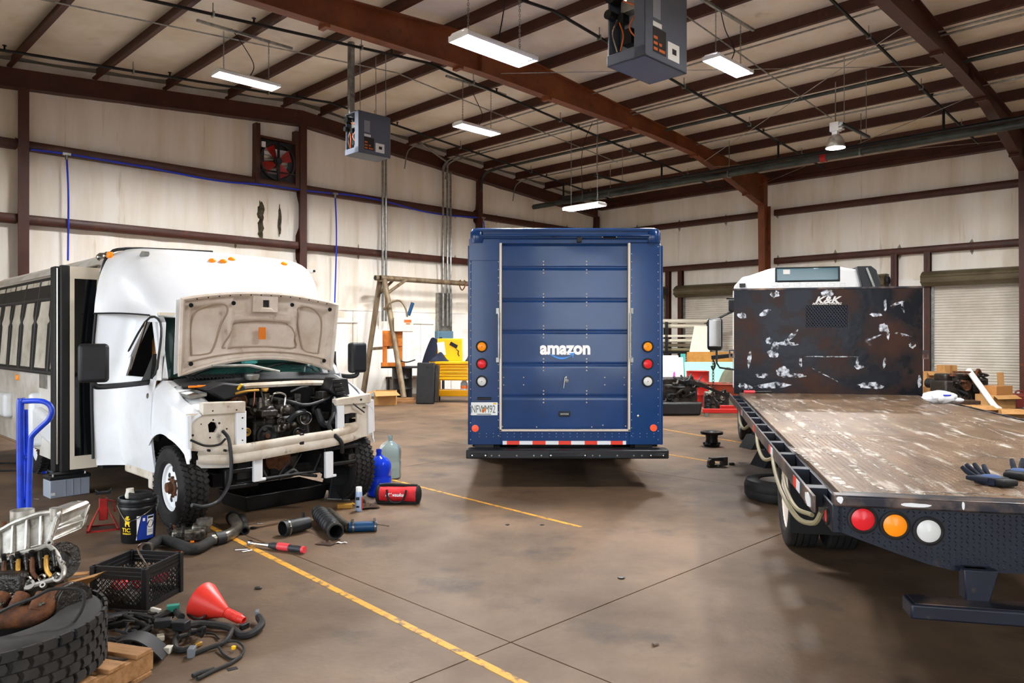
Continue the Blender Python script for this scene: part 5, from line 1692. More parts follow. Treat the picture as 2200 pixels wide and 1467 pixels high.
for xx in (HX0 - .03, HX1 + .03):
    z = TP(1580, 760, BL)[1]
    P(hb, 'tie_ring', MB().plate([(-.04, -.06), (.04, -.06), (.04, .06), (-.04, .06)], [(-.02, -.04), (.02, -.04), (.02, .04), (-.02, .04)], -.008, .008, XZ), 'rail_steel', loc=(xx, BL, z))
x, z = TP(1776, 645, BL)
P(hb, 'lettering', text_mb('K&K', .13, .004, .001, shear=.35, sx=1.25), 'letter_grey', loc=(x, BL - .003, z), rot=(PI / 2, 0, 0))
x, z = TP(1776, 652.5, BL)
P(hb, 'lettering', text_mb('MANUFACTURING', .045, .001, .001, shear=.35, sx=1.0), 'letter_grey', loc=(x, BL - .003, z), rot=(PI / 2, 0, 0))
# bare-metal scuffs on the headboard
SC = [((1594, 678), 11, 6, .2), ((1643, 672), 13, 6, -.5), ((1700, 722), 20, 5, -.75), ((1690, 738), 26, 4, .02), ((1665, 745), 8, 14, .4), ((1652, 732), 7, 8, 0), ((1660, 760), 14, 8, .5), ((1682, 798), 14, 12, .2), ((1637, 806), 14, 6, 0),
      ((1610, 770), 4, 20, .1), ((1705, 806), 24, 5, .05), ((1660, 828), 36, 7, -.05), ((1720, 780), 3, 14, 0), ((1898, 705), 10, 11, 0), ((1908, 718), 3, 12, 0), ((1928, 652), 14, 3, -.35), ((1940, 660), 3, 12, -.2), ((1882, 676), 13, 4, .05), ((1902, 655), 3, 14, 0),
      ((1942, 720), 20, 3, .3), ((1960, 742), 7, 6, 0), ((1900, 780), 3, 12, .1), ((1842, 780), 3, 12, 0), ((1846, 788), 10, 5, 0), ((1870, 828), 26, 8, .05), ((1600, 830), 16, 7, .2), ((1665, 632), 10, 8, 0), ((1776, 630), 14, 8, 0), ((1780, 766), 58, 1.2, 0), ((1770, 804), 30, 1.2, .5), ((1876, 726), 18, 2, -.45), ((1975, 820), 4, 14, 0)]
for (px, py), rx, rz_, a in SC:
    x, z = TP(px, py, BL)
    k = 10.8 / F
    ring = []
    for q in range(18):
        th = 2 * PI * q / 18
        e, f = math.cos(th) * rx * rng.uniform(.75, 1.12), math.sin(th) * rz_ * rng.uniform(.7, 1.15)
        ring.append((x + (e * math.cos(a) - f * math.sin(a)) * k, min(HZ1 - .03, max(ZB + .003, z - (e * math.sin(a) + f * math.cos(a)) * k))))
    P(hb, 'bare_scuff', MB().prism(ring, BL - .0012, BL + .001, XZ), 'scuff')
# scrapes on the deck
for (ax, ay), (bx_, by), wd in (((1642, 862), (1760, 945), .03), ((1760, 905), (1985, 1040), .035), ((1700, 960), (1850, 1065), .06), ((1720, 935), (1800, 985), .05), ((1830, 1000), (1910, 1062), .05), ((1960, 850), (2190, 950), .02), ((1600, 850), (1680, 905), .02), ((1860, 1052), (2190, 1064), .05), ((1780, 972), (1890, 974), .03),
                                ((1830, 898), (1935, 896), .03), ((2060, 978), (2190, 984), .02), ((1900, 921), (1975, 922), .03), ((2050, 905), (2180, 905), .025), ((1860, 940), (1935, 954), .03), ((1670, 900), (1750, 905), .03)):
    p, q = G(ax, ay, ZB), G(bx_, by, ZB)
    m3 = Matrix.Rotation(TA, 3, 'Z')
    p, q = m3 @ (p - Vector((TO.x, TO.y, 0))), m3 @ (q - Vector((TO.x, TO.y, 0)))
    d = (q - p).normalized()
    nn = Vector((-d.y, d.x, 0))
    N_ = 12
    L_ = [p.lerp(q, i / N_) + nn * wd * .5 * rng.uniform(.2, 1) for i in range(N_ + 1)] + [p.lerp(q, i / N_) - nn * wd * .5 * rng.uniform(.2, 1) for i in range(N_, -1, -1)]
    P(t, 'deck_scrape', MB().prism([(v.x, v.y) for v in L_], ZB, ZB + .0024, (Vector((1, 0, 0)), Vector((0, 1, 0)), Vector((0, 0, 1)))), 'scrape')
# cab behind the headboard
CY = 8.5
c0, c1 = TP(1588, 600, CY)[0], TP(1885, 600, CY)[0]
ct = TP(1740, 573, CY)[1]
cpr = [(c0, .8), (c0, ct - .3), (c0 + .03, ct - .14), (c0 + .15, ct - .12), (c0 + .45, ct - .02), (c0 + .6, ct), (c1 - .55, ct), (c1 - .3, ct - .05), (c1 - .12, ct - .16), (c1, ct - .45), (c1, .8)]
P(t, 'cab', MB().prism(cpr, CY, CY + 1.7, XZ), 'cab_white', bev=.05, seg=3)
w0, w1 = TP(1668, 577, CY), TP(1802, 602, CY)
P(t, 'rear_window', MB().bx((w0[0], CY - .012, w1[1]), (w1[0], CY + .01, w0[1])), 'glass_teal', bev=.045, seg=3)
P(t, 'window_gasket', MB().bx((w0[0] - .02, CY - .006, w1[1] - .02), (w1[0] + .02, CY + .012, w0[1] + .02)), 'rubber', bev=.055, seg=3)
P(t, 'window_sticker', MB().bx((w0[0] + .1, CY - .016, w0[1] - .09), (w0[0] + .2, CY - .011, w0[1] - .02)), 'paper')
for k in range(7):
    x, z = TP(1664 + k * 24.5, 609, CY)
    P(t, 'pressed_rib', MB().plate([(-.045, -.04), (.045, -.04), (.045, .02), (-.045, .02)], [(-.03, -.03), (.03, -.03), (.03, .008), (-.03, .008)], -.008, .0, XZ), 'cab_white', loc=(x, CY, z), bev=.003)
x, z = TP(1595, 613, CY)
P(t, 'cab_vent', MB().box((x, CY - .01, z), (.09, .03, .06)), 'darkgrey')
s0 = TP(1838, 573, CY)
P(t, 'side_fairing', MB().prism([(s0[0], s0[1]), (s0[0] + .2, s0[1]), (s0[0] + .28, s0[1] - .06), (s0[0] + .36, s0[1] - .35), (s0[0] + .36, .9), (s0[0] + .09, .9), (s0[0] + .07, s0[1] - .3)], CY - .1, CY + .35, XZ), 'bumper_black', bev=.015)
P(t, 'fairing_fin', MB().bar((s0[0] + .13, CY - .12, s0[1] - .03), (s0[0] + .25, CY - .12, s0[1] - .36), .03, .03), 'galv')
# door mirror on its arm
mx, mz = TP(1536, 718, 9.6)
mr = P(t, 'door_mirror', MB().box((mx, 9.6, mz), (.26, .12, .56)), 'black', bev=.05, seg=3)
P(mr, 'mirror_glass', MB().box((mx - .005, 9.535, mz + .02), (.2, .01, .46)), 'chrome', bev=.03)
P(mr, 'mirror_arm', MB().tube(cr([(mx + .05, 9.62, mz + .27), (mx + .2, 9.62, mz + .35), (c0 + .02, 9.62, mz + .42)], 5), .02, n=8), 'black')
P(mr, 'mirror_stay', MB().tube([(mx + .03, 9.62, mz - .27), (mx + .03, 9.62, mz - .5), (mx + .08, 9.62, mz - .58), (c0 + .05, 9.62, mz - .62)], .018, n=8), 'darkgrey')
P(mr, 'spot_mirror', MB().box((c0 - .05, 9.62, mz + .5), (.1, .08, .2)).box((c0 - .07, 9.62, mz + .62), (.14, .05, .03)), 'black', bev=.02)
# ---- on the deck
def deck(px, py, z=ZB):
    return G(px, py, z)


def glove(mb, s=1):
    mb.box((0, 0, .02), (.11, .12, .04))
    for k, (a, l_) in enumerate(((-.42, .085), (-.14, .1), (.12, .1), (.38, .085))):
        b = Vector((-.045 + k * .03, .055, .025))
        d = Vector((math.sin(a), math.cos(a) * .75, .55))
        mb.tube([b, b + d * l_ * .6, b + d * l_ + Vector((0, 0, .006))], [.016, .0155, .012], n=8)
    mb.tube([Vector((.05 * s, -.02, .025)), Vector((.09 * s, .01, .03)), Vector((.12 * s, .05, .032))], [.018, .017, .012], n=8)
    return mb


for i, (px, py, rz, lb) in enumerate(((2130, 1040, .3, 'dark blue work glove with spread fingers on the truck deck edge'), (2192, 1026, -.9, 'black work glove lying flat at the deck edge, cut by the frame'))):
    g = T('work_glove', lb, 'glove', deck(px, py, ZB) + Vector((0, 0, .003)), rz, 'work gloves on the deck')
    P(g, 'hand', glove(MB(), 1 if i else -1), 'glove', bev=.012, seg=3)
    P(g, 'cuff', MB().box((0, -.085, .02), (.1, .07, .036)), 'matblack', bev=.015, seg=3)
    P(g, 'palm_patch', MB().ell((0, 0, .04), (.045, .05, .008), 12, 6), 'glove_blue')
bg_ = T('plastic_bag', 'crumpled white plastic bag lying on the truck deck', 'bag', deck(2018, 866) + Vector((0, 0, .002)), .2)
rb = random.Random(5)
bm_ = MB().grid(lambda u, v: (math.cos(2 * PI * u) * math.sin(PI * v) * .2 * (1 + .25 * math.sin(7 * u * 2 * PI + v * 9)), math.sin(2 * PI * u) * math.sin(PI * v) * .12 * (1 + .2 * math.sin(5 * u * 2 * PI)), .07 - .07 * math.cos(PI * v) * (1 + .2 * math.sin(9 * u * 2 * PI))), 24, 10)
P(bg_, 'bag_body', bm_, 'bag_white')
P(bg_, 'bag_knot', MB().ell((.25, 0, .03), (.09, .05, .03), 10, 6), 'bag_white')
P(bg_, 'print', MB().box((.02, -.1, .1), (.1, .02, .015)), 'hose_blue')
sd = T('pry_tool', 'red-handled tool lying at the foot of the headboard', 'tool', deck(1596, 844) + Vector((0, -.05, .02)), -.1)
P(sd, 'grip', MB().cyl((-.0, 0, 0), (.15, 0, 0), .022, n=10), 'red_plastic')
P(sd, 'shaft', MB().tube([(.15, 0, 0), (.3, .01, 0), (.38, .02, .0)], [.014, .02, .012], n=8), 'black')
# ---------------------------------------------------------------- things on the floor, left and middle
def jug(px, py, m, label, hgt=.5):
    t = T('water_jug', label, 'jug', G(px, py), .3, 'water jugs')
    pr = [(.0, .008), (.11, .0), (.13, .012), (.135, .04), (.132, .08), (.135, .13), (.135, .19), (.129, .2), (.129, .215), (.135, .225), (.135, .30), (.13, .34), (.11, .38), (.06, .415), (.032, .43), (.028, .44), (.028, .49), (.031, .49)]
    k = hgt / .49
    P(t, 'body', MB().lathe([(r, z * k) for r, z in pr] + [(.024, .49 * k), (.024, .44 * k), (.056, .41 * k), (.126, .338 * k), (.13, .2 * k), (.128, .02 * k), (0, .014 * k)], 32), m, ang=50)
    P(t, 'neck_ring', MB().lathe([(.028, .465 * k), (.034, .467 * k), (.034, .475 * k), (.028, .477 * k)], 20, closed=True), m)
    return t


jug(814, 1064, 'jug_blue', 'deep blue water jug beside the red tool bag')
jug(838, 1027, 'jug_clear', 'pale clear water jug behind the deep blue jug', .52)
# red tool bag
c = G(856, 1080)
t = T('tool_bag', 'red and black soft tool bag with white lettering on the floor', 'bag', c, -.08)


def bagf(u, v):
    a = 2 * PI * v
    x = -.2 + .4 * u
    return (x, .09 * math.cos(a) * (1 - .1 * math.sin(3 * x * 9)), .09 + .085 * math.sin(a) * (1 + .06 * math.sin(11 * x)))


P(t, 'bag_body', MB().grid(bagf, 16, 20), 'bag_red', ang=60)
for s in (-1, 1):
    P(t, 'end_panel', MB().ell((s * .205, 0, .09), (.035, .1, .095), 14, 8), 'matblack')
P(t, 'bottom_panel', MB().box((0, 0, .016), (.42, .17, .03)), 'matblack', bev=.012)
P(t, 'zip_flap', MB().tube([(-.2, 0, .178), (-.1, .01, .184), (.05, -.01, .182), (.2, 0, .176)], .02, n=8), 'matblack')
P(t, 'handle', MB().tube(cr([(-.1, -.085, .15), (-.09, -.11, .09), (-.06, -.12, .04), (.0, -.12, .025), (.06, -.12, .04), (.09, -.11, .09), (.1, -.085, .15)], 6), .011, n=6), 'matblack')
P(t, 'lettering', text_mb('Milwaukee', .05, .0008, .001, shear=.3), 'letter', loc=(-.01, -.095, .1), rot=(PI / 2 - .12, 0, 0))
# spray can
t = T('spray_can', 'slim spray can with pale blue label standing before the jugs', 'can', G(771, 1098))
P(t, 'can', MB().lathe([(0, .004), (.03, 0), (.033, .006), (.033, .185), (.03, .195), (.018, .205), (.012, .21)], 20), 'can_blue')
P(t, 'cap', MB().lathe([(.03, .195), (.03, .235), (.027, .24), (0, .24)], 20), 'whitepaint')
P(t, 'label_band', MB().lathe([(.0335, .012), (.0338, .014), (.0338, .17), (.0335, .172)], 20, cap=False), 'can_blue')
P(t, 'red_stripe', MB().box((.031, -.008, .08), (.008, .02, .13)), 'can_red')
P(t, 'print_block', MB().box((-.005, -.0335, .05), (.03, .002, .02)).box((-.005, -.0335, .13), (.035, .002, .03)), 'ink')
# small things by the can
t = T('parts_box', 'small crushed golden cardboard box behind the spray can', 'box', G(741, 1092), .2)
P(t, 'carton', MB().box((0, 0, .025), (.15, .06, .05)), 'gold', bev=.008)
P(t, 'flap', MB().box((.085, 0, .045), (.04, .055, .004), R3=Matrix.Rotation(.4, 3, 'Y')), 'gold')
t = T('oily_rag', 'crumpled oily rag behind the spray can by the red bag', 'rag', G(789, 1091), .4, 'shop rags')
P(t, 'cloth', MB().grid(lambda u, v: ((u - .5) * .22, (v - .5) * .16, .012 + .035 * abs(math.sin(9 * u + 3 * v) * math.cos(7 * v - 4 * u)) * math.sin(PI * u) * math.sin(PI * v) + .01 * math.sin(PI * u)), 22, 18, th=.004), 'rag', ang=60)
t = T('oily_rag', 'brown crumpled rag on open floor below the black hoses', 'rag', G(701, 1168), -.3, 'shop rags')
P(t, 'cloth', MB().grid(lambda u, v: ((u - .5) * .15, (v - .5) * .11, .008 + .03 * abs(math.sin(8 * u + 4 * v) * math.cos(6 * v - 5 * u)) * math.sin(PI * u) * math.sin(PI * v)), 18, 14, th=.004), 'rag', ang=60)
one('torn_paper', 'small white paper scrap beside the brown rag', 'paper', MB().grid(lambda u, v: ((u - .5) * .1, (v - .5) * .04 * (1 - .6 * u), .004 + .008 * math.sin(6 * u) ** 2), 8, 3, th=.001), 'paper', loc=G(733, 1167))
# drip tray under the bus
a, b = G(530, 1100), G(697, 1070)
dv = (b - a)
L_ = dv.length
ang_ = math.atan2(dv.y, dv.x)
t = T('drip_tray', 'long black plastic drip tray on the floor under the bus front', 'tray', (a + b) / 2, ang_)
hl = L_ / 2
ot = [(-hl, -.0), (hl, -.0), (hl, .5), (-hl, .5)]
t_o, t_i = [(-hl - .03, -.04), (hl + .03, -.04), (hl + .03, .54), (-hl - .03, .54)], [(-hl - .01, -.02), (hl + .01, -.02), (hl + .01, .52), (-hl - .01, .52)]
vsx = [(x, y, 0) for x, y in ot] + [(x, y, .15) for x, y in t_o] + [(x, y, .15) for x, y in t_i] + [(x * .98, y * .98 + .005, .01) for x, y in ot]
fs = [(3, 2, 1, 0), (12, 13, 14, 15)]
for i in range(4):
    j = (i + 1) % 4
    fs += [(i, j, 4 + j, 4 + i), (4 + i, 4 + j, 8 + j, 8 + i), (8 + i, 8 + j, 12 + j, 12 + i)]
P(t, 'tray', MB().put(vsx, fs), 'tray', bev=.012)
P(t, 'rim', MB().tube([(*p, .15) for p in t_o], .01, n=6, closed=True), 'tray')
# condenser core leaning on the wheel
c = G(728, 1074)
t = T('condenser_core', 'black finned condenser core leaning against the far front wheel', 'radiator', c, .72, rot=(R(-22), 0, .72 - .9))
P(t, 'core', MB().box((0, 0, .2), (.2, .02, .38)), 'matblack')
for k in range(17):
    P(t, 'tube', MB().box((0, -.012, .03 + k * .0215), (.2, .008, .006)), 'plastic')
for s in (-1, 1):
    P(t, 'header_tank', MB().cyl((s * .11, 0, .0), (s * .11, 0, .4), .014, n=10), 'plastic')
P(t, 'end_bar', MB().box((0, 0, .005), (.26, .03, .012)), 'galv')
# intake hoses and pipes
def hz(c, d, L, rad, prof, m, name, t):
    pass


a, b = G(607, 1135, .07), G(662, 1122, .07)
t = T('air_duct', 'short black air duct with metal clamp lying left of the bellows hose', 'hose', Vector((a.x, a.y, 0)))
d = (b - a)
d.z = 0
L_ = d.length
P(t, 'duct', MB().lathe([(.06, 0), (.066, .0), (.068, .03), (.06, .05), (.062, L_ * .7), (.055, L_), (.05, L_), (.056, L_ * .7), (.055, .05)], 24, o=(0, 0, .068), d=d, closed=True), 'plastic')
P(t, 'clamp', MB().lathe([(.066, .035), (.07, .035), (.07, .05), (.066, .05)], 24, o=(0, 0, .068), d=d, closed=True), 'chrome_old')
P(t, 'nipple', MB().cyl(Vector((0, 0, .12)) + d * .8, Vector((0, 0, .17)) + d * .8, .012), 'plastic')
a, b = G(683, 1100, .07), G(722, 1143, .07)
t = T('bellows_hose', 'corrugated black rubber intake hose lying on the floor', 'hose', Vector((a.x, a.y, 0)))
d = b - a
d.z = 0
L_ = d.length
pr = [(.05, 0), (.058, 0)]
for k in range(7):
    z = L_ * (.12 + .1 * k)
    pr += [(.058, z), (.074, z + L_ * .02), (.074, z + L_ * .05), (.058, z + L_ * .07)]
pr += [(.058, L_ * .9), (.066, L_ * .92), (.066, L_), (.055, L_), (.05, L_ * .85)]
P(t, 'bellows', MB().lathe(pr, 24, o=(0, 0, .075), d=d, closed=True), 'plastic')
P(t, 'clamp', MB().lathe([(.066, L_ * .93), (.071, L_ * .93), (.071, L_ * .97), (.066, L_ * .97)], 24, o=(0, 0, .075), d=d, closed=True), 'chrome_old')
P(t, 'clamp', MB().lathe([(.058, .02), (.064, .02), (.064, .04), (.058, .04)], 24, o=(0, 0, .075), d=d, closed=True), 'chrome_old')
p = [G(706, 1098, .05), G(735, 1122, .045), G(750, 1132, .045), G(800, 1130, .045)]
t = T('coolant_pipe', 'silver bent pipe with dark blue coupling at its open end', 'pipe', Vector((p[1].x, p[1].y, 0)))
o_ = Vector((p[1].x, p[1].y, 0))
q = [v - o_ for v in p]
P(t, 'pipe', MB().tube(cr([q[0], q[0].lerp(q[1], .5), q[1], q[2]], 6), .036, n=16), 'steel_pipe')
dd = (q[3] - q[2]).normalized()
P(t, 'coupling', MB().lathe([(.036, 0), (.044, 0), (.044, .24), (.037, .24), (.036, .2)], 22, o=q[2], d=dd, closed=True), 'silicone_blue')
for s in (.03, .22):
    P(t, 'clamp', MB().lathe([(.044, s), (.048, s), (.048, s + .015), (.044, s + .015)], 22, o=q[2], d=dd, closed=True).box(q[2] + dd * s + Vector((0, .0, .055)), (.02, .03, .02)), 'chrome_old')
P(t, 'clamp_screw', MB().cyl(q[2] + dd * .24 + Vector((0, -.02, .02)), q[2] + dd * .32 + Vector((.03, -.02, .0)), .006, n=6), 'chrome')
# cordless ratchet, wrench, sockets
a, b = G(537, 1166, .03), G(650, 1181, .03)
d = (b - a)
L_ = d.length
t = T('power_ratchet', 'chrome-necked power ratchet with red and black grip on the floor', 'tool', Vector((a.x, a.y, 0)), math.atan2(d.y, d.x))
P(t, 'head', MB().lathe([(.0, .0), (.024, 0), (.026, .02), (.02, .035), (0, .036)], 16, o=(0, 0, .012)).cyl((0, 0, 0), (0, 0, .014), .008), 'chrome')
P(t, 'neck', MB().tube([(.015, 0, .03), (.1, 0, .03), (.22, 0, .03)], [.013, .011, .018], n=10), 'chrome')
P(t, 'body', MB().tube([(.2, 0, .032), (.25, 0, .032), (.36, 0, .032), (L_, 0, .032)], [.02, .03, .028, .026], n=12), 'darkgrey')
P(t, 'grip', MB().tube([(.29, 0, .034), (.36, 0, .034), (.4, 0, .034)], [.0305, .031, .029], n=12), 'red_plastic')
P(t, 'end_cap', MB().cyl((L_ - .005, 0, .032), (L_ + .02, 0, .032), .027), 'red_plastic')
for i, (px, py, rz, lb) in enumerate(((505, 1183, .2, 'long thin chrome socket extension left of the power ratchet'), (520, 1187, .7, 'short chrome wrench left of the power ratchet'), (553, 1126, .0, 'small bright bolt lying by the short black hose'), (168, 1078, .1, 'brass-coloured bolt on the floor before the battery'), (75, 1073, -.3, 'small bright bolt beside the blue hand truck'), (1404, 1388, .3, 'tiny bright screw on the bare floor near the front'))):
    t = T('loose_bolt', lb, 'bolt', G(px, py), rz, 'loose hardware on the floor')
    l_ = (.1, .08, .06, .075, .06, .03)[i]
    P(t, 'shank', MB().cyl((0, 0, .006), (l_, 0, .006), .006, n=8), 'chrome')
    P(t, 'bolt_head', MB().cyl((-.008, 0, .008), (.0, 0, .008), .009, n=6), 'chrome')
# elbow pipe with clamp
p = [G(500, 1112, .07), G(510, 1132, .05), G(490, 1150, .05), G(452, 1160, .05)]
o_ = Vector((p[1].x, p[1].y, 0))
t = T('elbow_pipe', 'bent bare-steel turbo pipe with black clamp near the bus wheel', 'pipe', o_)
q = cr([v - o_ for v in p], 6)
P(t, 'pipe', MB().tube(q, .048, n=18), 'steel_pipe')
dd = (q[1] - q[0]).normalized()
P(t, 'flange', MB().lathe([(.045, -.02), (.06, -.02), (.062, .01), (.05, .03), (.045, .02)], 22, o=q[0], d=dd, closed=True), 'pipe_black')
dd = (q[-1] - q[-4]).normalized()
P(t, 'coupler', MB().lathe([(.049, -.12), (.056, -.12), (.056, -.04), (.049, -.04)], 22, o=q[-1], d=dd, closed=True), 'plastic')
# throttle body lump
c = G(412, 1160)
t = T('throttle_body', 'dirty throttle body with round throat lying beside the bucket', 'engine part', c, .3)
r4 = random.Random(11)
P(t, 'body', MB().box((-.02, 0, .05), (.26, .16, .1)).box((.06, .02, .09), (.12, .12, .08)), 'oily_alu', bev=.02)
P(t, 'throat', MB().lathe([(.05, 0), (.062, 0), (.065, .05), (.052, .05)], 22, o=(.1, .02, .12), closed=True), 'oily_alu')
for k in range(16):
    x, y = r4.uniform(-.17, .1), r4.uniform(-.1, .1)
    if k % 2:
        P(t, 'fitting', MB().cyl((x, y, .04), (x + r4.uniform(-.03, .03), y, r4.uniform(.1, .16)), r4.uniform(.008, .022), n=10), r4.choice(['oily', 'oily_alu', 'chrome_old']))
    else:
        P(t, 'bracket', MB().box((x, y, .06), (r4.uniform(.03, .08), r4.uniform(.02, .05), r4.uniform(.04, .12)), rz=r4.uniform(0, 2)), r4.choice(['oily', 'oily_alu', 'rust']), bev=.004)
P(t, 'orange_cap', MB().cyl((.0, -.12, .012), (.03, -.12, .012), .012), 'orange_plastic')
t = one('plastic_clip', 'orange plastic clip under the curved black hose', 'clip', MB().box((0, 0, .008), (.07, .05, .016)).box((.03, .02, .012), (.03, .05, .02)), 'orange_plastic', loc=G(384, 1190), bev=.004)
pts = [G(316, 1178, .05), G(345, 1160, .05), G(380, 1168, .045), G(415, 1180, .045), G(440, 1170, .045), G(457, 1158, .05)]
o_ = Vector((pts[2].x, pts[2].y, 0))
t = T('curved_hose', 'thick curved black rubber hose lying in front of the bucket', 'hose', o_)
q = cr([v - o_ for v in pts], 6)
P(t, 'hose', MB().tube(q, .042, n=16), 'rubber')
P(t, 'bare_end', MB().lathe([(.036, -.01), (.046, -.01), (.046, .02), (.036, .02)], 18, o=q[0], d=q[1] - q[0], closed=True), 'steel_pipe')
a, b = G(520, 1112, .03), G(527, 1140, .035)
t = T('short_hose', 'short black rubber hose end beside the bent steel pipe', 'hose', Vector((b.x, b.y, 0)))
d = a - b
P(t, 'hose', MB().lathe([(.024, 0), (.036, 0), (.036, d.length), (.024, d.length)], 18, o=(0, 0, .036), d=(d.x, d.y, 0), closed=True), 'rubber')
# bucket
c = G(297, 1160)
t = T('oil_bucket', 'black oil bucket with blue label and yellow lion emblem', 'bucket', c, 0)
P(t, 'pail', MB().lathe([(0, .006), (.125, 0), (.13, .01), (.143, .28), (.15, .282), (.15, .3), (.145, .305), (.147, .335), (.156, .338), (.158, .36), (.152, .37), (.145, .37), (.14, .34), (.12, .02), (0, .02)], 40), 'bucket', ang=45)
P(t, 'rim_ring', MB().lathe([(.147, .31), (.155, .312), (.155, .326), (.147, .328)], 40, closed=True), 'bucket')
P(t, 'oil', MB().lathe([(.14, .3), (0, .3)], 24), 'oily')
th0 = math.atan2(-c.y, -c.x)


def curved(a0, a1, z0, z1, r0=.1445, n=10, slant=0.0):
    """sheet wrapped on the pail; angles relative to the camera direction, positive to the right"""
    def fn(u, v):
        z = z0 + (z1 - z0) * v
        rr = .1305 + (z - .01) / .27 * .013 + (r0 - .1445) + .0012
        a = th0 + a0 + (a1 - a0) * u + slant * v * (1 - u)
        return (rr * math.cos(a), rr * math.sin(a), z)
    return MB().grid(fn, n, 6)


P(t, 'blue_label', curved(-.1, 1.05, .03, .23, .1445, slant=.3), 'bucket_blue')
P(t, 'white_stripe', curved(-.14, -.08, .03, .23, .1448, n=2, slant=.3), 'letter')
P(t, 'warning_sheet', curved(.5, .95, .06, .225, .145), 'paper')
P(t, 'warning_bar', curved(.53, .92, .2, .218, .1455), 'ink')
P(t, 'round_seal', curved(.24, .37, .185, .21, .1455), 'paper')
no = [(math.cos(a), math.sin(a)) for a in [2 * PI * k / 16 for k in range(16)]]


def decal(poly, a0, z0, m, name, k=1.0):
    """small flat-print shape on the pail"""
    vv = []
    for x, y in poly:
        z = z0 + y * k
        rr = .1305 + (z - .01) / .27 * .013 + .0025
        a = th0 + a0 + x * k / rr
        vv.append((rr * math.cos(a), rr * math.sin(a), z))
    return P(t, name, MB().put(vv, [tuple(range(len(vv)))]), m)


decal([(x * .032, y * .032) for x, y in no], .72, .155, 'ink', 'warning_emblem')
decal([(x * .026, y * .026) for x, y in no], .72, .155, 'paper', 'warning_disc') if False else None
P(t, 'warning_lines', curved(.54, .9, .085, .089, .1455).put([], []), 'ink')
P(t, 'warning_lines', curved(.54, .9, .1, .104, .1455), 'ink')
lion = [(-.02, -.04), (-.012, -.04), (-.008, -.02), (.006, -.022), (.012, -.04), (.022, -.04), (.018, -.022), (.02, -.005), (.03, .004), (.026, .012), (.016, .006), (.012, .016), (.026, .022), (.024, .03), (.012, .027), (.012, .036), (.02, .044), (.008, .05), (-.006, .046), (-.014, .034), (-.022, .03), (-.026, .014), (-.018, .0), (-.024, -.02)]
decal(lion, -.62, .185, 'lion', 'lion_emblem')
tx = text_mb('TIC', .045, .001, 0, sx=1.2)
rr = .1415
tx.v = [Vector(((rr - .002) * math.cos(th0 - .72 + p.x / rr), (rr - .002) * math.sin(th0 - .72 + p.x / rr), .115 + p.y)) for p in tx.v]
P(t, 'lettering', tx, 'lion')
tx = text_mb('GERMANY', .018, .0005, 0)
tx.v = [Vector(((rr - .004) * math.cos(th0 - .7 + p.x / rr), (rr - .004) * math.sin(th0 - .7 + p.x / rr), .085 + p.y)) for p in tx.v]
P(t, 'lettering', tx, 'lion')
P(t, 'bail_handle', MB().tube(cr([(.155 * math.cos(th0 + 1.5), .155 * math.sin(th0 + 1.5), .31), (.17 * math.cos(th0 + .3), .17 * math.sin(th0 + .3), .25), (.17 * math.cos(th0 - .5), .17 * math.sin(th0 - .5), .2), (.158 * math.cos(th0 - 1.5), .158 * math.sin(th0 - 1.5), .31)], 6), .004, n=6), 'chrome_old')
P(t, 'spout_cap', MB().lathe([(.035, .36), (.04, .38), (.03, .42), (.03, .44), (0, .44)], 14, o=(-.06, -.02, 0)), 'connector_white')
P(t, 'coiled_cable', MB().tube([(.02 + .085 * math.cos(k * .5), .085 * math.sin(k * .5), .36 + k * .0009) for k in range(50)], .011, n=6), 'rubber')
# jack stand
c = G(222, 1135)
t = T('jack_stand', 'red jack stand beside the black bucket', 'jack stand', c, .5)
for s in (-1, 1):
    for q_ in (-1, 1):
        P(t, 'leg', MB().put([(s * .03, q_ * .03, .2), (s * .03, 0, .2), (s * .12, 0, 0), (s * .12, q_ * .12, 0), (s * .026, q_ * .026, .2), (s * .026, 0, .2), (s * .112, 0, 0), (s * .112, q_ * .112, 0)],
                             [(0, 1, 2, 3), (7, 6, 5, 4), (0, 3, 7, 4), (1, 5, 6, 2), (0, 4, 5, 1), (3, 2, 6, 7)]), 'jack_red')
P(t, 'foot', MB().bx((-.13, -.13, 0), (-.1, .13, .01)).bx((.1, -.13, 0), (.13, .13, .01)).bx((-.13, -.13, 0), (.13, -.1, .01)).bx((-.13, .1, 0), (.13, .13, .01)), 'jack_red')
P(t, 'post', MB().bx((-.035, -.035, .08), (.035, .035, .27)), 'jack_red', bev=.006)
P(t, 'ratchet_bar', MB().bx((-.02, -.02, .25), (.02, .02, .32)), 'rust')
P(t, 'saddle', MB().prism([(-.06, .0), (.06, 0), (.065, .045), (.04, .02), (-.04, .02), (-.065, .045)], -.03, .03, (Vector((1, 0, 0)), Vector((0, 0, 1)), Vector((0, 1, 0))), o=(0, 0, .31)), 'matblack')
P(t, 'lever', MB().tube([(.03, 0, .25), (.08, .0, .24), (.09, 0, .14)], .008, n=6), 'jack_red')
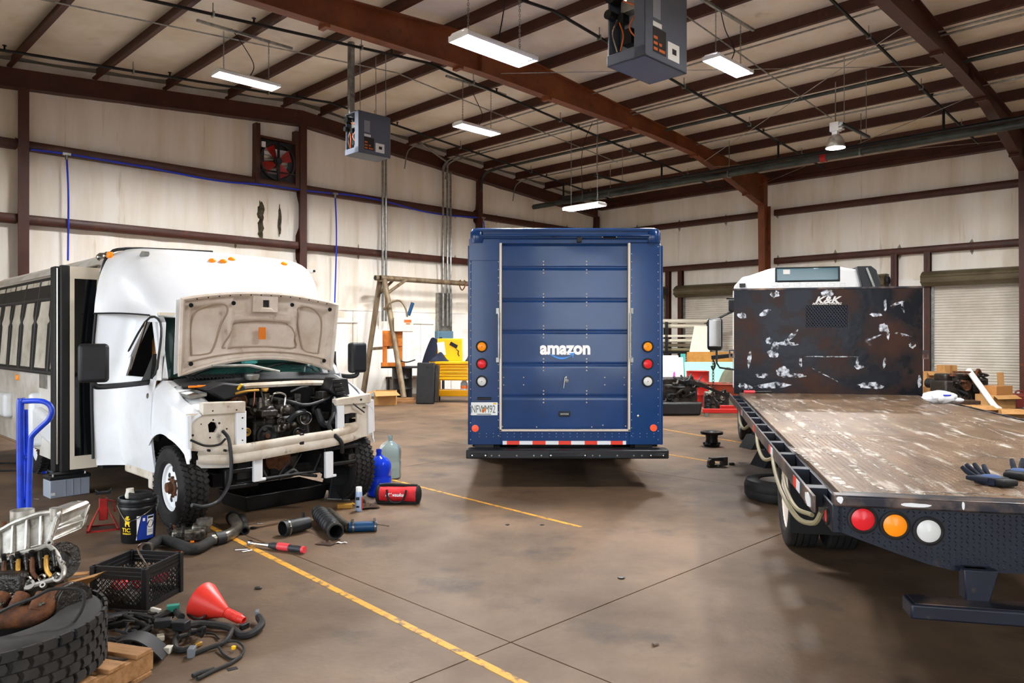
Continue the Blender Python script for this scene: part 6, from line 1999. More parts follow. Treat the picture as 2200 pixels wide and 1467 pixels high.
# battery
a, b = G(107, 1072), G(194, 1060)
d = b - a
t = T('truck_battery', 'long grey truck battery with black top on the floor by the bus', 'battery', (a + b) / 2, math.atan2(d.y, d.x))
L_ = d.length
P(t, 'case', MB().bx((-L_ / 2, 0, 0), (L_ / 2, .24, .19)), 'battery_grey', bev=.01)
P(t, 'top_cover', MB().bx((-L_ / 2 - .005, -.005, .19), (L_ / 2 + .005, .245, .225)).bx((-L_ / 2 + .04, .05, .225), (L_ / 2 - .04, .19, .245)), 'plastic', bev=.008)
for s in (-1, 1):
    P(t, 'terminal', MB().lathe([(.012, .225), (.01, .25), (0, .25)], 10, o=(s * (L_ / 2 - .04), .03, 0)), 'galv')
P(t, 'sticker', MB().bx((-L_ / 2 + .01, -.002, .03), (-L_ / 2 + .05, 0, .06)), 'paper')
for k in range(3):
    P(t, 'rib', MB().bx((-.05 + k * .07, -.004, .01), (-.045 + k * .07, 0, .18)), 'battery_grey')
# crumpled bottle
t = T('crushed_bottle', 'crushed clear water bottle lying by the bus door', 'bottle', G(103, 1017), .3)
P(t, 'bottle', MB().grid(lambda u, v: (-.12 + .24 * u, (.045 + .012 * math.sin(23 * u + 5 * v)) * math.cos(2 * PI * v) * (1 if u < .8 else 1 - (u - .8) * 3), .045 + (.042 + .01 * math.sin(31 * u)) * math.sin(2 * PI * v) * (1 if u < .8 else 1 - (u - .8) * 3)), 16, 14), 'clear_plastic')
P(t, 'label_wrap', MB().lathe([(.048, 0), (.05, .03), (.047, .06)], 14, o=(-.06, 0, .047), d=(1, 0, 0), cap=False), 'hose_blue')
P(t, 'cap', MB().cyl((.11, 0, .045), (.135, 0, .045), .015), 'whitepaint')
# blue hand truck
HT = Vector((-3.42, 5.35, 0))
t = T('hand_truck', 'bright blue tubular hand truck with loop handle at far left', 'hand truck', HT, 0)


def hp_(px, py, dy=0):
    return A(px, py, HT.y + dy) - HT


P(t, 'main_tube', MB().tube(cr([hp_(50, 1250), hp_(46, 1125), hp_(44, 1000), hp_(44, 870), hp_(48, 862)], 6), .025, n=14), 'dolly_blue')
P(t, 'rear_tube', MB().tube([hp_(58, 1240, .06), hp_(57, 1000, .06), hp_(55, 880, .04)], .015, n=10), 'dolly_blue')
P(t, 'loop_handle', MB().tube(cr([hp_(50, 862), hp_(75, 861), hp_(95, 863), hp_(108, 872), hp_(111, 886), hp_(104, 902), (hp_(90, 915)), hp_(70, 935), hp_(66, 950), hp_(64, 1000), hp_(62, 1080), hp_(61, 1240)], 6), .0185, n=12), 'dolly_blue')
for py in (980, 1075):
    P(t, 'brace', MB().tube(cr([hp_(46, py + 15), hp_(58, py - 2, .03), hp_(66, py - 12)], 4), .01, n=6), 'dolly_blue')
P(t, 'toe_plate', MB().bx((-.13, -.05, 0), (.2, .25, .012)), 'dolly_blue')
for x in (-.14, .2):
    P(t, 'wheel', MB().lathe([(.04, -.02), (.09, -.025), (.1, -.015), (.1, .015), (.09, .025), (.04, .02)], 20, o=(x, .14, .1), d=(1, 0, 0)), 'rubber')
P(t, 'axle', MB().cyl((-.14, .14, .1), (.2, .14, .1), .012), 'galv')
# pallet with the engine pieces
PC = Vector((-2.55, 3.55, 0))
t = T('wood_pallet', 'wooden pallet carrying a truck tyre at the lower left corner', 'pallet', G(333, 1446), R(40))
for k in range(7):
    P(t, 'deck_board', MB().bx((-.165 - k * .19, -.95, .115), (-.0 - k * .19 - .02, .0, .135)), 'wood', bev=.003, rot=(0, 0, 0)) if False else P(t, 'deck_board', MB().bx((-1.2, -.12 - k * .17, .115), (0, -.0 - k * .17 - .02, .137)), 'wood', bev=.003)
for x in (-.03, -.6, -1.17):
    P(t, 'stringer', MB().bx((x - .02, -1.2, .022), (x + .02, 0, .115)), 'wood', bev=.003)
for k in range(4):
    P(t, 'bottom_board', MB().bx((-1.2, -.14 - k * .34, 0), (0, -.02 - k * .34, .022)), 'wood', bev=.003)
t.rotation_euler.z = R(-17)
# tyre lying flat on the pallet
TC = Vector((-2.45, 3.5, .138))
t = T('truck_tyre', 'worn truck tyre lying flat on the pallet under engine parts', 'tyre', TC, 0, 'loose tyres')
P(t, 'carcass', MB().lathe([(.3, .01), (.33, .0), (.45, .005), (.485, .03), (.495, .08), (.495, .19), (.485, .24), (.45, .262), (.33, .268), (.3, .26), (.31, .22), (.42, .2), (.42, .06), (.31, .04)], 64, closed=True), 'tread')
tr = MB()
n = 40
for k in range(n):
    for j in range(5):
        a = 2 * PI * (k + .5 * (j % 2)) / n
        z = .035 + j * .05
        m3 = Matrix.Rotation(a, 3, 'Z')
        c = Vector((math.cos(a) * .497, math.sin(a) * .497, z))
        w_ = 2 * PI * .5 / n * .42
        hexa = [(-w_, -.022), (w_ * .7, -.022), (w_, 0), (w_ * .7, .022), (-w_, .022), (-w_ * .7, 0)]
        tr.prism(hexa, -.006, .008, (m3 @ Vector((0, 1, 0)), Vector((0, 0, 1)), m3 @ Vector((1, 0, 0))), o=c)
P(t, 'tread_blocks', tr, 'tread', kind='stuff')
# socket bar on the pallet
c = G(205, 1372, .14)
t = T('socket_bar', 'black and chrome socket bar lying on the pallet board', 'tool', Vector((c.x - .03, c.y - .03, .139)), -.42)
P(t, 'bar', MB().cyl((-.1, 0, .014), (.08, 0, .014), .013), 'matblack')
P(t, 'sleeve', MB().cyl((.02, 0, .015), (.09, 0, .015), .015), 'chrome_old')
P(t, 'socket', MB().lathe([(.012, .09), (.016, .09), (.016, .13), (.012, .13)], 12, o=(0, 0, .015), d=(1, 0, 0), closed=True), 'matblack')
# cylinder head with open valve gear, resting on the tyre
EY = 3.72
o_ = Vector((-2.6, EY, .40))
t = T('cylinder_head', 'greasy engine head with open valve gear lying on the tyre', 'engine part', o_, 0)


def ep(px, py, Y=EY):
    return A(px, py, Y) - o_


rimpts = [(-60, 1218), (0, 1205), (40, 1190), (80, 1180), (100, 1172), (112, 1178), (122, 1190), (130, 1210), (137, 1222), (134, 1238), (120, 1243), (95, 1250), (70, 1258), (40, 1268), (0, 1280), (-60, 1296)]
up_ = Vector((0, -.12, .06))


def rimp3(px, py, lift=0.0):
    Y = EY + .10 * (1235 - py) / 60
    return A(px, py, Y) - o_ + up_ * lift


ring = [rimp3(*p) for p in rimpts]
P(t, 'gasket_rail', MB().tube(cr(ring, 4, closed=True), .013, n=8, closed=True), 'alu')
n = len(ring)
cdn = [p + Vector((.0, .05, -.1)) for p in ring]
P(t, 'casting', MB().put(ring + cdn, [(i, (i + 1) % n, n + (i + 1) % n, n + i) for i in range(n)] + [tuple(range(n, 2 * n))]), 'oily_alu')
for px, py, r_ in ((126, 1242, .022), (65, 1257, .026), (108, 1168, .016), (135, 1210, .012), (-2, 1276, .024), (94, 1258, .014), (30, 1278, .016)):
    c = rimp3(px, py)
    P(t, 'bolt_boss', MB().lathe([(r_ * .5, -.005), (r_, -.005), (r_, .014), (r_ * .5, .014)], 16, o=c, d=(.05, -.75, .55), closed=True), 'alu')
    P(t, 'bolt_hole', MB().lathe([(r_ * .5, .0), (0, .0)], 12, o=c, d=(.05, -.75, .55)), 'ink')
for k in range(4):
    px = 8 + k * 30
    a, b = rimp3(px + 2, 1205 - k * 4), rimp3(px + 12, 1250 - k * 4)
    P(t, 'rocker_arm', MB().tube(cr([a + Vector((0, -.0, .0)), a.lerp(b, .3) + Vector((.01, -.03, .0)), a.lerp(b, .7) + Vector((0, -.02, 0)), b], 5), .011, n=8), 'gold' if k % 2 else 'rust')
    P(t, 'fuel_injector', MB().tube([a + Vector((.03, .01, .02)), a.lerp(b, .5) + Vector((.045, -.02, 0))], [.012, .01], n=10), 'oily')
    P(t, 'valve_spring', MB().tube([b + Vector((.035 + .014 * math.cos(q_ * .8), -.01 - q_ * .0006, .01 + .014 * math.sin(q_ * .8))) for q_ in range(30)], .003, n=5), 'chrome_old')
    P(t, 'port', MB().lathe([(.012, 0), (.018, 0), (.018, .01), (.012, .01)], 14, o=a.lerp(b, .2) + Vector((.05, .0, 0)), d=(0, -.8, .5), closed=True), 'chrome_old')
    P(t, 'injector_cap', MB().cyl(a, a + Vector((0, -.01, .035)), .012), 'black')
r5 = random.Random(21)
for k in range(26):
    c = rimp3(r5.uniform(-20, 122), 0) if False else rimp3(r5.uniform(-15, 120), r5.uniform(1195, 1248), -.4)
    c += Vector((0, .03, -.02))
    if k % 3:
        P(t, 'valve_part', MB().cyl(c, c + Vector((r5.uniform(-.02, .02), -.035, .02)), r5.uniform(.006, .016), n=10), r5.choice(['oily', 'oily_alu', 'chrome_old', 'oily']))
    else:
        P(t, 'bridge', MB().box(c, (r5.uniform(.03, .06), .03, .02), rz=r5.uniform(-.4, .4)), r5.choice(['oily', 'oily_alu', 'rust']), bev=.005)
# rusty manifold, drum pulley and block below the head
o2 = Vector((-2.55, 3.62, .40))
t = T('engine_block', 'rusty engine block with exhaust manifold and pulley inside the tyre', 'engine part', o2, 0)
P(t, 'block', MB().bx((-.35, .02, .01), (.18, .32, .16)), 'oily', bev=.02)
mp_ = [A(-60, 1345, 3.55) - o2, A(0, 1330, 3.55) - o2, A(40, 1326, 3.56) - o2, A(80, 1318, 3.58) - o2, A(105, 1300, 3.62) - o2, A(110, 1275, 3.68) - o2]
P(t, 'exhaust_manifold', MB().tube(cr(mp_, 5), [.05] * 16 + [.045] * 6 + [.04] * 4, n=14), 'rust')
for px in (0, 40, 85):
    c = A(px, 1300, 3.6) - o2
    P(t, 'manifold_port', MB().cyl(c + Vector((0, .03, .04)), c + Vector((0, -.04, -.02)), .035, n=12), 'rust')
    P(t, 'stud', MB().cyl(c + Vector((.04, -.03, .02)), c + Vector((.04, -.06, .025)), .008, n=6), 'oily_alu')
c = A(142, 1295, 3.72) - o2
P(t, 'flywheel', MB().lathe([(.0, 0), (.09, 0), (.095, .008), (.095, .03), (.08, .034), (.08, .04), (.1, .044), (.1, .06), (.07, .064), (0, .064)], 36, o=c + Vector((-.03, 0, 0)), d=(.92, -.3, .1)), 'rust')
P(t, 'pulley', MB().lathe([(.0, 0), (.088, 0), (.1, .01), (.085, .02), (.1, .03), (.1, .036), (0, .036)], 36, o=c + Vector((.03, -.02, .005)), d=(.92, -.3, .1)), 'oily')
P(t, 'loom', MB().tube(cr([A(-10, 1320, 3.5) - o2, A(30, 1300, 3.45) - o2, A(70, 1285, 3.45) - o2, A(110, 1266, 3.45) - o2, A(160, 1265, 3.5) - o2, A(180, 1275, 3.5) - o2, A(175, 1310, 3.48) - o2, A(150, 1345, 3.45) - o2, A(130, 1352, 3.45) - o2], 6), .008, n=6), 'rubber')
# aluminium case behind it
o3 = Vector((-2.9, 4.15, 0.40))
t = T('gearbox_case', 'bare aluminium gearbox case lying behind the engine head', 'engine part', o3, 0)


def ap(px, py, Y=4.15):
    return A(px, py, Y) - o3


top = [ap(-60, 1160), ap(0, 1140), ap(30, 1124), ap(60, 1112), ap(90, 1102), ap(125, 1100), ap(128, 1110), ap(118, 1130)]
bot = [ap(-60, 1215, 4.0), ap(0, 1195, 4.0), ap(30, 1188, 4.0), ap(60, 1180, 4.0), ap(90, 1172, 4.05), ap(108, 1165, 4.05), ap(112, 1155, 4.1), ap(118, 1140, 4.1)]
bk = Vector((0.05, .22, .02))
n = len(top)
P(t, 'casting', MB().put(top + bot + [p + bk for p in top] + [p + bk for p in bot], [(i, i + 1, n + i + 1, n + i) for i in range(n - 1)] + [(2 * n + i + 1, 2 * n + i, 3 * n + i, 3 * n + i + 1) for i in range(n - 1)] + [(i, 2 * n + i, 2 * n + i + 1, i + 1) for i in range(n - 1)]
  + [(n + i + 1, 3 * n + i + 1, 3 * n + i, n + i) for i in range(n - 1)] + [(n - 1, 2 * n - 1, 4 * n - 1, 3 * n - 1), (0, n, 3 * n, 2 * n)]), 'alu', bev=.012)
for k in range(n - 2):
    P(t, 'rib', MB().bar(top[k + 1], bot[k + 1] + Vector((0, -.01, 0)), .02, .02, up=(0, 1, 0)), 'alu', bev=.004)
P(t, 'flange', MB().tube(cr([p + Vector((0, -.01, 0)) for p in top], 4), .015, n=8), 'alu')
P(t, 'lug', MB().lathe([(.02, -.03), (.032, -.03), (.032, .05), (.02, .05)], 14, o=ap(120, 1110), closed=True), 'alu')
P(t, 'neck', MB().lathe([(.05, 0), (.06, 0), (.06, .06), (.05, .06)], 20, o=ap(48, 1118, 4.22), closed=True), 'alu')
P(t, 'breather', MB().cyl(ap(10, 1140), ap(8, 1120), .014), 'rust')
P(t, 'toothed_ring', MB().lathe([(.05, 0), (.1, .0), (.1, .03), (.05, .03)], 40, o=ap(128, 1205, 4.1), d=(.8, -.4, .2), closed=True), 'oily')
# stand it on: low timber under the case
t = T('timber_block', 'dark timber block under the aluminium gearbox case', 'wood block', Vector((-3.02, 4.34, 0)), .1)
P(t, 'block', MB().bx((-.15, -.1, 0), (.12, .16, .38)), 'rag', bev=.01)
# cardboard box behind the tyre
o4 = Vector((-2.73, 4.57, 0))
t = T('cardboard_box', 'open cardboard box between the tyre and the black crate', 'box', o4, R(20), 'cardboard boxes')
P(t, 'carton', MB().plate([(-.18, -.1), (.12, -.1), (.12, .14), (-.18, .14)], [(-.175, -.095), (.115, -.095), (.115, .135), (-.175, .135)], 0, .2, (Vector((1, 0, 0)), Vector((0, 1, 0)), Vector((0, 0, 1)))).bx((-.18, -.1, 0), (.12, .14, .005)), 'cardboard')
P(t, 'flap', MB().put([(-.18, -.1, .2), (.12, -.1, .2), (.26, -.12, .30), (.2, -.16, .28), (-.18, -.105, .2), (.12, -.105, .2), (.26, -.125, .303), (.2, -.165, .283)], [(0, 1, 2, 3), (7, 6, 5, 4)]), 'cardboard')
P(t, 'back_flap', MB().box((-.03, .16, .22), (.3, .06, .005)), 'cardboard')
P(t, 'label_sheet', MB().bx((-.1, -.104, .03), (.04, -.101, .14)), 'paper')
P(t, 'print', MB().bx((-.08, -.106, .11), (.02, -.104, .12)).bx((-.08, -.106, .09), (.02, -.104, .097)), 'ink')
P(t, 'blue_mark', MB().bx((.06, -.104, .02), (.1, -.101, .06)), 'bucket_blue')
# milk crate
o5 = G(312, 1312)
e1 = Vector((.06, .36, 0)).normalized()
rz = math.atan2(e1.y, e1.x) - PI / 2
t = T('milk_crate', 'black plastic milk crate filled with red and metal parts', 'crate', o5, rz)
cw, chh = .36, .265
RECT = lambda x, y, z0, z1, w, d: MB()
fr_ = MB()
for (x0, y0, x1, y1) in ((-cw, 0, 0, 0), (0, 0, 0, cw), (-cw, cw, 0, cw), (-cw, 0, -cw, cw)):
    for z0, z1 in ((0, .035), (chh - .075, chh - .055), (chh - .05, chh - .03), (chh - .025, chh)):
        fr_.bx((min(x0, x1) - .008, min(y0, y1) - .008, z0), (max(x0, x1) + .008, max(y0, y1) + .008, z1))
P(t, 'frame', fr_.bx((-cw, 0, 0), (0, cw, .008)), 'crate')
for x, y in ((0, 0), (-cw, 0), (0, cw), (-cw, cw)):
    P(t, 'corner_post', MB().box((x, y, chh / 2), (.035, .035, chh)), 'crate', bev=.004)
for side in range(4):
    la = MB()
    z0, z1 = .035, chh - .075
    for k in range(-4, 12):
        for s in (1, -1):
            a0 = k * cw / 11
            a1 = a0 + (z1 - z0)
            p0, p1 = (a0, z0 if s > 0 else z1), (a1, z1 if s > 0 else z0)
            q0, q1 = max(p0[0], .01), min(p1[0], cw - .01)
            if q1 - q0 < .01:
                continue
            f = lambda x: p0[1] + (p1[1] - p0[1]) * (x - p0[0]) / (p1[0] - p0[0])
            g = lambda a, z: [(-a, 0, z), (0, a, z), (-a, cw, z), (-cw, a, z)][side]
            la.bar(g(q0, f(q0)), g(q1, f(q1)), .006, .005)
    P(t, 'lattice', la, 'crate', kind='stuff')
r6 = random.Random(9)
cont = []
for k, (m, lb) in enumerate((('red_plastic', 'red plastic cap lying in the milk crate, left'), ('red_plastic', 'red plastic cap lying in the milk crate, middle'), ('red_plastic', 'red plastic cap lying in the milk crate, right'), ('oily_alu', 'metal bracket at the near corner of the milk crate'), ('alu', 'bright casting low in the milk crate'), ('oily_alu', 'grey casting at the back of the milk crate'))):
    pos = [(-.22, .06, .11), (-.12, .12, .11), (-.06, .24, .11), (-.2, .07, .009), (-.1, .1, .009), (-.25, .26, .009)][k]
    o_ = T('loose_part', lb, 'engine part', o5 + Matrix.Rotation(rz, 3, 'Z') @ Vector(pos), r6.uniform(0, 3), 'parts in the milk crate')
    if k < 3:
        P(o_, 'cap_body', MB().lathe([(0, .0), (.045, 0), (.05, .01), (.05, .045), (.035, .05), (.03, .07), (0, .07)], 16), m)
    else:
        P(o_, 'casting', MB().box((0, 0, .04), (.11, .08, .08)).cyl((.02, 0, .05), (.02, 0, .1), .025).cyl((-.03, 0, .03), (-.03, .06, .05), .018), m, bev=.008)
t = T('wire_hook', 'bent bright metal hook sticking out of the milk crate', 'hook', o5 + Matrix.Rotation(rz, 3, 'Z') @ Vector((-.1, .1, .1)), 0)
P(t, 'wire', MB().tube(cr([(.1, -.02, .1), (.03, .0, .16), (-.02, .02, .22), (-.03, .02, .26), (.0, .02, .285), (.05, .02, .28)], 6), .006, n=7), 'chrome')
# red funnel lying on its side
a, b = G(445, 1300, .09), G(524, 1337, .02)
o6 = Vector((a.x, a.y, 0))
d = (b - a)
t = T('red_funnel', 'red plastic funnel lying on the floor near the wiring', 'funnel', o6)
L_ = d.length
P(t, 'cone', MB().lathe([(.11, -.05), (.113, -.05), (.113, -.03), (.03, L_ * .52), (.024, L_ * .52), (.105, -.035)], 32, o=(0, 0, .1), d=d, closed=True), 'funnel_red', ang=50)
pr = [(.03, L_ * .5)]
for k in range(9):
    z = L_ * (.53 + k * .04)
    pr += [(.027, z), (.031, z + .006), (.027, z + .012)]
P(t, 'spout', MB().lathe(pr + [(.024, L_ * .92), (.022, L_), (.018, L_), (.02, L_ * .6)], 20, o=(0, 0, .1), d=d, closed=True), 'funnel_red')
# wiring harness: one trunk with branches and plugs
oh = G(420, 1345)
t = T('wiring_harness', 'tangled black wiring harness with plugs spread on the floor', 'wiring', oh, 0)


def gp(px, py, z=.02):
    return G(px, py, z) - oh


def loom(pts, r_, m='rubber'):
    return P(t, 'loom', MB().tube(cr([gp(*p) for p in pts], 6), r_, n=8), m)


loom([(205, 1345, .05), (240, 1330, .06), (290, 1322, .04), (340, 1335, .05), (385, 1345, .06), (430, 1340, .04), (480, 1345, .03), (500, 1352, .02), (520, 1365, .02), (545, 1358, .025), (562, 1340, .03), (556, 1325, .04)], .022)
loom([(390, 1345, .05), (380, 1365, .03), (376, 1390, .02), (390, 1397, .015), (420, 1390, .02)], .017)
loom([(500, 1352, .03), (490, 1370, .03), (478, 1382, .02), (460, 1388, .02), (440, 1395, .015), (415, 1405, .01)], .013)
loom([(470, 1390, .02), (480, 1405, .01), (500, 1416, .01), (518, 1408, .012), (524, 1392, .015), (510, 1378, .02), (490, 1378, .02)], .007)
loom([(518, 1410, .01), (495, 1425, .01), (460, 1440, .012), (440, 1450, .012), (424, 1458, .014)], .01)
loom([(460, 1437, .012), (430, 1445, .015), (414, 1452, .015)], .012)
loom([(430, 1358, .02), (460, 1362, .012), (470, 1372, .012)], .006)
loom([(320, 1350, .04), (300, 1362, .03), (260, 1372, .02), (225, 1380, .015)], .02)
loom([(330, 1330, .06), (355, 1318, .07), (375, 1312, .07), (390, 1325, .08)], .02)
r7 = random.Random(4)
for k in range(26):
    px, py = r7.uniform(215, 430), r7.uniform(1312, 1378)
    loom([(px, py, r7.uniform(.02, .07)), (px + r7.uniform(-30, 40), py + r7.uniform(-12, 12), r7.uniform(.03, .1)), (px + r7.uniform(-50, 70), py + r7.uniform(-16, 16), r7.uniform(.012, .05))], r7.uniform(.004, .012))
for px, py, z, sz, m in ((372, 1313, .07, (.07, .04, .04), 'connector_green'), (412, 1410, 0, (.035, .06, .05), 'connector_grey'), (362, 1402, 0, (.035, .045, .035), 'connector_white'), (502, 1395, .01, (.02, .02, .02), 'yellow_paint'), (350, 1345, .06, (.09, .06, .04), 'plastic'), (390, 1352, .05, (.08, .06, .05), 'plastic'), (552, 1322, .035, (.02, .05, .03), 'connector_grey'), (525, 1350, .0, (.025, .06, .03), 'plastic'),
                        (335, 1315, .06, (.08, .02, .025), 'connector_white'), (425, 1388, .005, (.02, .05, .02), 'gold'), (250, 1345, .0, (.12, .09, .07), 'plastic'), (300, 1385, 0, (.14, .1, .05), 'matblack'), (345, 1375, 0, (.04, .05, .03), 'cream'), (430, 1365, 0, (.05, .02, .01), 'gold')):
    c = gp(px, py, z)
    P(t, 'plug', MB().box((c.x, c.y, c.z + sz[2] / 2), sz, rz=r7.uniform(-.6, .6)), m, bev=.004)
one('tape_scrap', 'small black square of tape flat on the floor near the lower edge', 'tape', MB().box((0, 0, .001), (.05, .035, .002)), 'matblack', loc=G(499, 1437), rz=.6)
# dark liner behind the pallet
t = T('fender_liner', 'curved black plastic fender liner behind the pallet', 'car part', G(315, 1425), .2)
P(t, 'liner', MB().grid(lambda u, v: (-.22 + .3 * u, .2 * v - .02, .0 + .14 * math.sin(PI * (.15 + .8 * u)) - .03 * v), 16, 4, th=.006), 'plastic', ang=60)
# floor litter
for i, (px, py, s_) in enumerate(((555, 1265, .02), (545, 1136, .025), (1335, 1243, .02), (1090, 1128, .015), (1165, 1128, .015))):
    one('dirt_clod', ['small black clod on the floor right of the funnel', 'small black clod near the short black hose', 'thin dark twig on the open floor before the van', 'small dark crumb on the floor left of the van shadow', 'small dark crumb in front of the blue van'][i], 'debris',
        MB().ell((0, 0, s_ * .4), (s_ * 1.4, s_, s_ * .45), 8, 5), 'oily', loc=G(px, py), group='floor litter')
# ---------------------------------------------------------------- far left: gantry, drum, press, tool cart
def at(px, py, Y=None):
    """floor point under a pixel, or the point above the floor at depth Y"""
    v = G(px, py) if Y is None else A(px, py, Y)
    return v


o = at(845, 866)
t = T('pipe_gantry', 'rusty pipe A-frame gantry standing behind the bus', 'gantry', o, 0)
a, b = A(868, 866, 20.0) - o, A(826, 602, 21.2) - o
a.z = .0 + .12
P(t, 'leg', MB().cyl(a, b, .075), 'pipe_rusty')
c, d = A(779, 845, 21.3) - o, A(816, 604, 21.5) - o
c.z = -o.z
P(t, 'leg', MB().cyl(c, d, .075), 'pipe_rusty')
P(t, 'cross_bar', MB().bar(c.lerp(d, .42), a.lerp(b, .42), .06, .08), 'pipe_rusty')
bd = Vector((Q, Q, 0))
for k, off in enumerate((0, -.14)):
    p = b + Vector((off - .12, .0, .07))
    P(t, 'top_beam', MB().cyl(p, p + bd * (4.6 if k == 0 else .6), .075, n=16), 'pipe_rusty')
    P(t, 'beam_bore', MB().cyl(p - bd * .002, p + bd * .01, .055, n=16), 'ink')
P(t, 'gusset', MB().cyl(a.lerp(b, .88), b + bd * .75 + Vector((0, 0, .05)), .045), 'pipe_rusty')
P(t, 'gusset', MB().cyl(c.lerp(d, .88), d + bd * .5 + Vector((0, 0, .08)), .04), 'pipe_rusty')
p = b + bd * 2.9 + Vector((0, 0, .07))
P(t, 'sling_loop', MB().tube(cr([p + Vector((-.05, 0, .09)), p + Vector((-.1, -.05, 0)), p + Vector((0, -.05, -.22)), p + Vector((.12, 0, .0)), p + Vector((.05, 0, .09))], 5), .02, n=6), 'rust')
P(t, 'far_leg', MB().cyl(b + bd * 4.4, Vector(((b + bd * 4.4).x + .4, (b + bd * 4.4).y - .4, 0)), .075), 'pipe_rusty')
P(t, 'base_block', MB().bx((a.x - .4, a.y - .16, 0), (a.x + .3, a.y + .12, .06)).bx((a.x - .3, a.y - .12, .06), (a.x + .26, a.y + .1, .13)), 'wood', bev=.005)


def drum(px, py, m, label, lid):
    t = T('oil_drum', label, 'drum', G(px, py), 0, 'oil drums')
    pr = [(0, .01), (.27, .0), (.285, .0), (.285, .02), (.28, .03), (.28, .28), (.29, .29), (.29, .31), (.28, .32), (.28, .57), (.29, .58), (.29, .6), (.28, .61), (.28, .86), (.287, .87), (.287, .88), (.275, .88), (.27, .865), (0, .865)]
    P(t, 'shell', MB().lathe(pr, 32), m, ang=45)
    P(t, 'bung', MB().lathe([(.03, .865), (.03, .875), (0, .876)], 10, o=(.15, -.1, 0)), m)
    if lid:
        P(t, 'work_board', MB().box((0, 0, .905), (1.1, .5, .05)), 'darkgrey')
    return t


drum(864, 858, 'drum_black', 'black oil drum serving as a stand under the orange press', True)
o = G(846, 860) + Vector((0, .1, .935))
t = T('orange_press', 'orange bench press standing on the black drum', 'press', o, .2)
P(t, 'frame', MB().bx((-.32, -.1, 0), (-.2, .1, .95)).bx((.1, -.1, .1), (.22, .1, .95)).bx((-.32, -.12, .55), (.22, .12, .98)), 'orange_paint', bev=.01)
P(t, 'base', MB().bx((-.36, -.2, 0), (.28, .2, .1)), 'orange_paint')
P(t, 'control_box', MB().bx((-.02, -.25, .95), (.5, .05, 1.35)), 'cream', bev=.02)
P(t, 'warning_sticker', MB().bx((.25, -.256, 1.2), (.45, -.25, 1.28)).bx((.3, -.256, 1.15), (.42, -.25, 1.18)), 'label_orange')
P(t, 'air_hose', MB().tube(cr([(.1, -.15, .4), (.1, -.3, .2), (.3, -.35, .12), (.55, -.3, .18)], 6), .02, n=6), 'rubber')
P(t, 'lever_arm', MB().tube(cr([(-.3, -.1, 1.55), (-.1, -.1, 1.75), (.15, -.1, 1.8), (.3, -.1, 1.6), (.35, -.1, 1.35)], 5), .03, n=7), 'pipe_rusty')
P(t, 'hand_grip', MB().cyl((.38, -.1, 1.4), (.5, -.1, 1.75), .05), 'silicone_blue')
t = T('cardboard_box', 'open cardboard box on the floor left of the gantry foot', 'box', G(826, 870), .1, 'cardboard boxes')
P(t, 'carton', MB().plate([(-.25, -.1), (.3, -.1), (.3, .35), (-.25, .35)], [(-.24, -.09), (.29, -.09), (.29, .34), (-.24, .34)], 0, .36, (Vector((1, 0, 0)), Vector((0, 1, 0)), Vector((0, 0, 1)))).bx((-.25, -.1, 0), (.3, .35, .01)), 'cardboard')
P(t, 'flap', MB().put([(-.25, -.1, .36), (.3, -.1, .36), (.42, -.25, .26), (-.2, -.25, .24)], [(0, 1, 2, 3)]), 'cardboard')
P(t, 'flap', MB().put([(-.25, -.1, .36), (-.25, .35, .36), (-.45, .3, .3), (-.5, -.05, .2)], [(0, 1, 2, 3)]), 'cardboard')
# yellow tool cart
o = G(962, 864)
t = T('tool_cart', 'yellow wheeled tool cart with drawers and open lid', 'tool cart', o, R(-8))
for x in (-.36, .62):
    for y in (0, .45):
        P(t, 'post', MB().bx((x - .05, y, .1), (x + .05, y + .05, 1.0)), 'cart_yellow')
        P(t, 'caster', MB().cyl((x - .03, y + .02, .07), (x + .03, y + .02, .07), .07, n=16), 'rubber')
P(t, 'bottom_shelf', MB().bx((-.42, -.02, .16), (.68, .5, .32)).bx((-.42, -.02, .16), (.68, 0, .32)), 'cart_yellow', bev=.01)
P(t, 'drawer_case', MB().bx((-.42, 0, .58), (.68, .5, 1.02)), 'cart_yellow', bev=.01)
for z0, z1 in ((.61, .73), (.75, .82), (.84, .91), (.93, .99)):
    dw = P(t, 'drawer', MB().bx((-.36, -.02, z0), (.62, .01, z1)), 'cart_yellow', bev=.006)
    P(dw, 'pull', MB().bx((-.28, -.035, z1 - .03), (.54, -.018, z1 - .012)), 'yellow_shade')
P(t, 'tray', MB().bx((-.5, -.05, 1.02), (.7, .52, 1.09)), 'cart_yellow', bev=.01)
P(t, 'raised_lid', MB().bx((-.4, .46, 1.09), (.3, .52, 1.7)), 'cart_yellow', bev=.02)
P(t, 'lid_paper', MB().box((-.28, .45, 1.42), (.2, .006, .36), R3=Matrix.Rotation(-.15, 3, 'Y')), 'paper')
P(t, 'lid_clutter', MB().box((.06, .45, 1.52), (.22, .02, .1), R3=Matrix.Rotation(.5, 3, 'Y')), 'black')
P(t, 'lid_clutter', MB().tube([(.14, .44, 1.4), (.2, .44, 1.36), (.18, .44, 1.28), (.22, .44, 1.22)], .015, n=6), 'black')
P(t, 'side_handle', MB().tube([(.68, 0, .72), (.82, 0, .72), (.82, .5, .72), (.68, .5, .72)], .025, n=8), 'cart_yellow')
t = T('coolant_jug', 'small clear jug with orange label on the cart bottom shelf', 'jug', o + Matrix.Rotation(R(-8), 3, 'Z') @ Vector((.42, .12, .322)), 0)
P(t, 'jug_body', MB().lathe([(0, 0), (.09, 0), (.095, .02), (.095, .18), (.06, .24), (.03, .26), (.03, .29)], 16), 'clear_plastic')
P(t, 'label_wrap', MB().lathe([(.097, .04), (.097, .12)], 16, cap=False), 'label_orange')
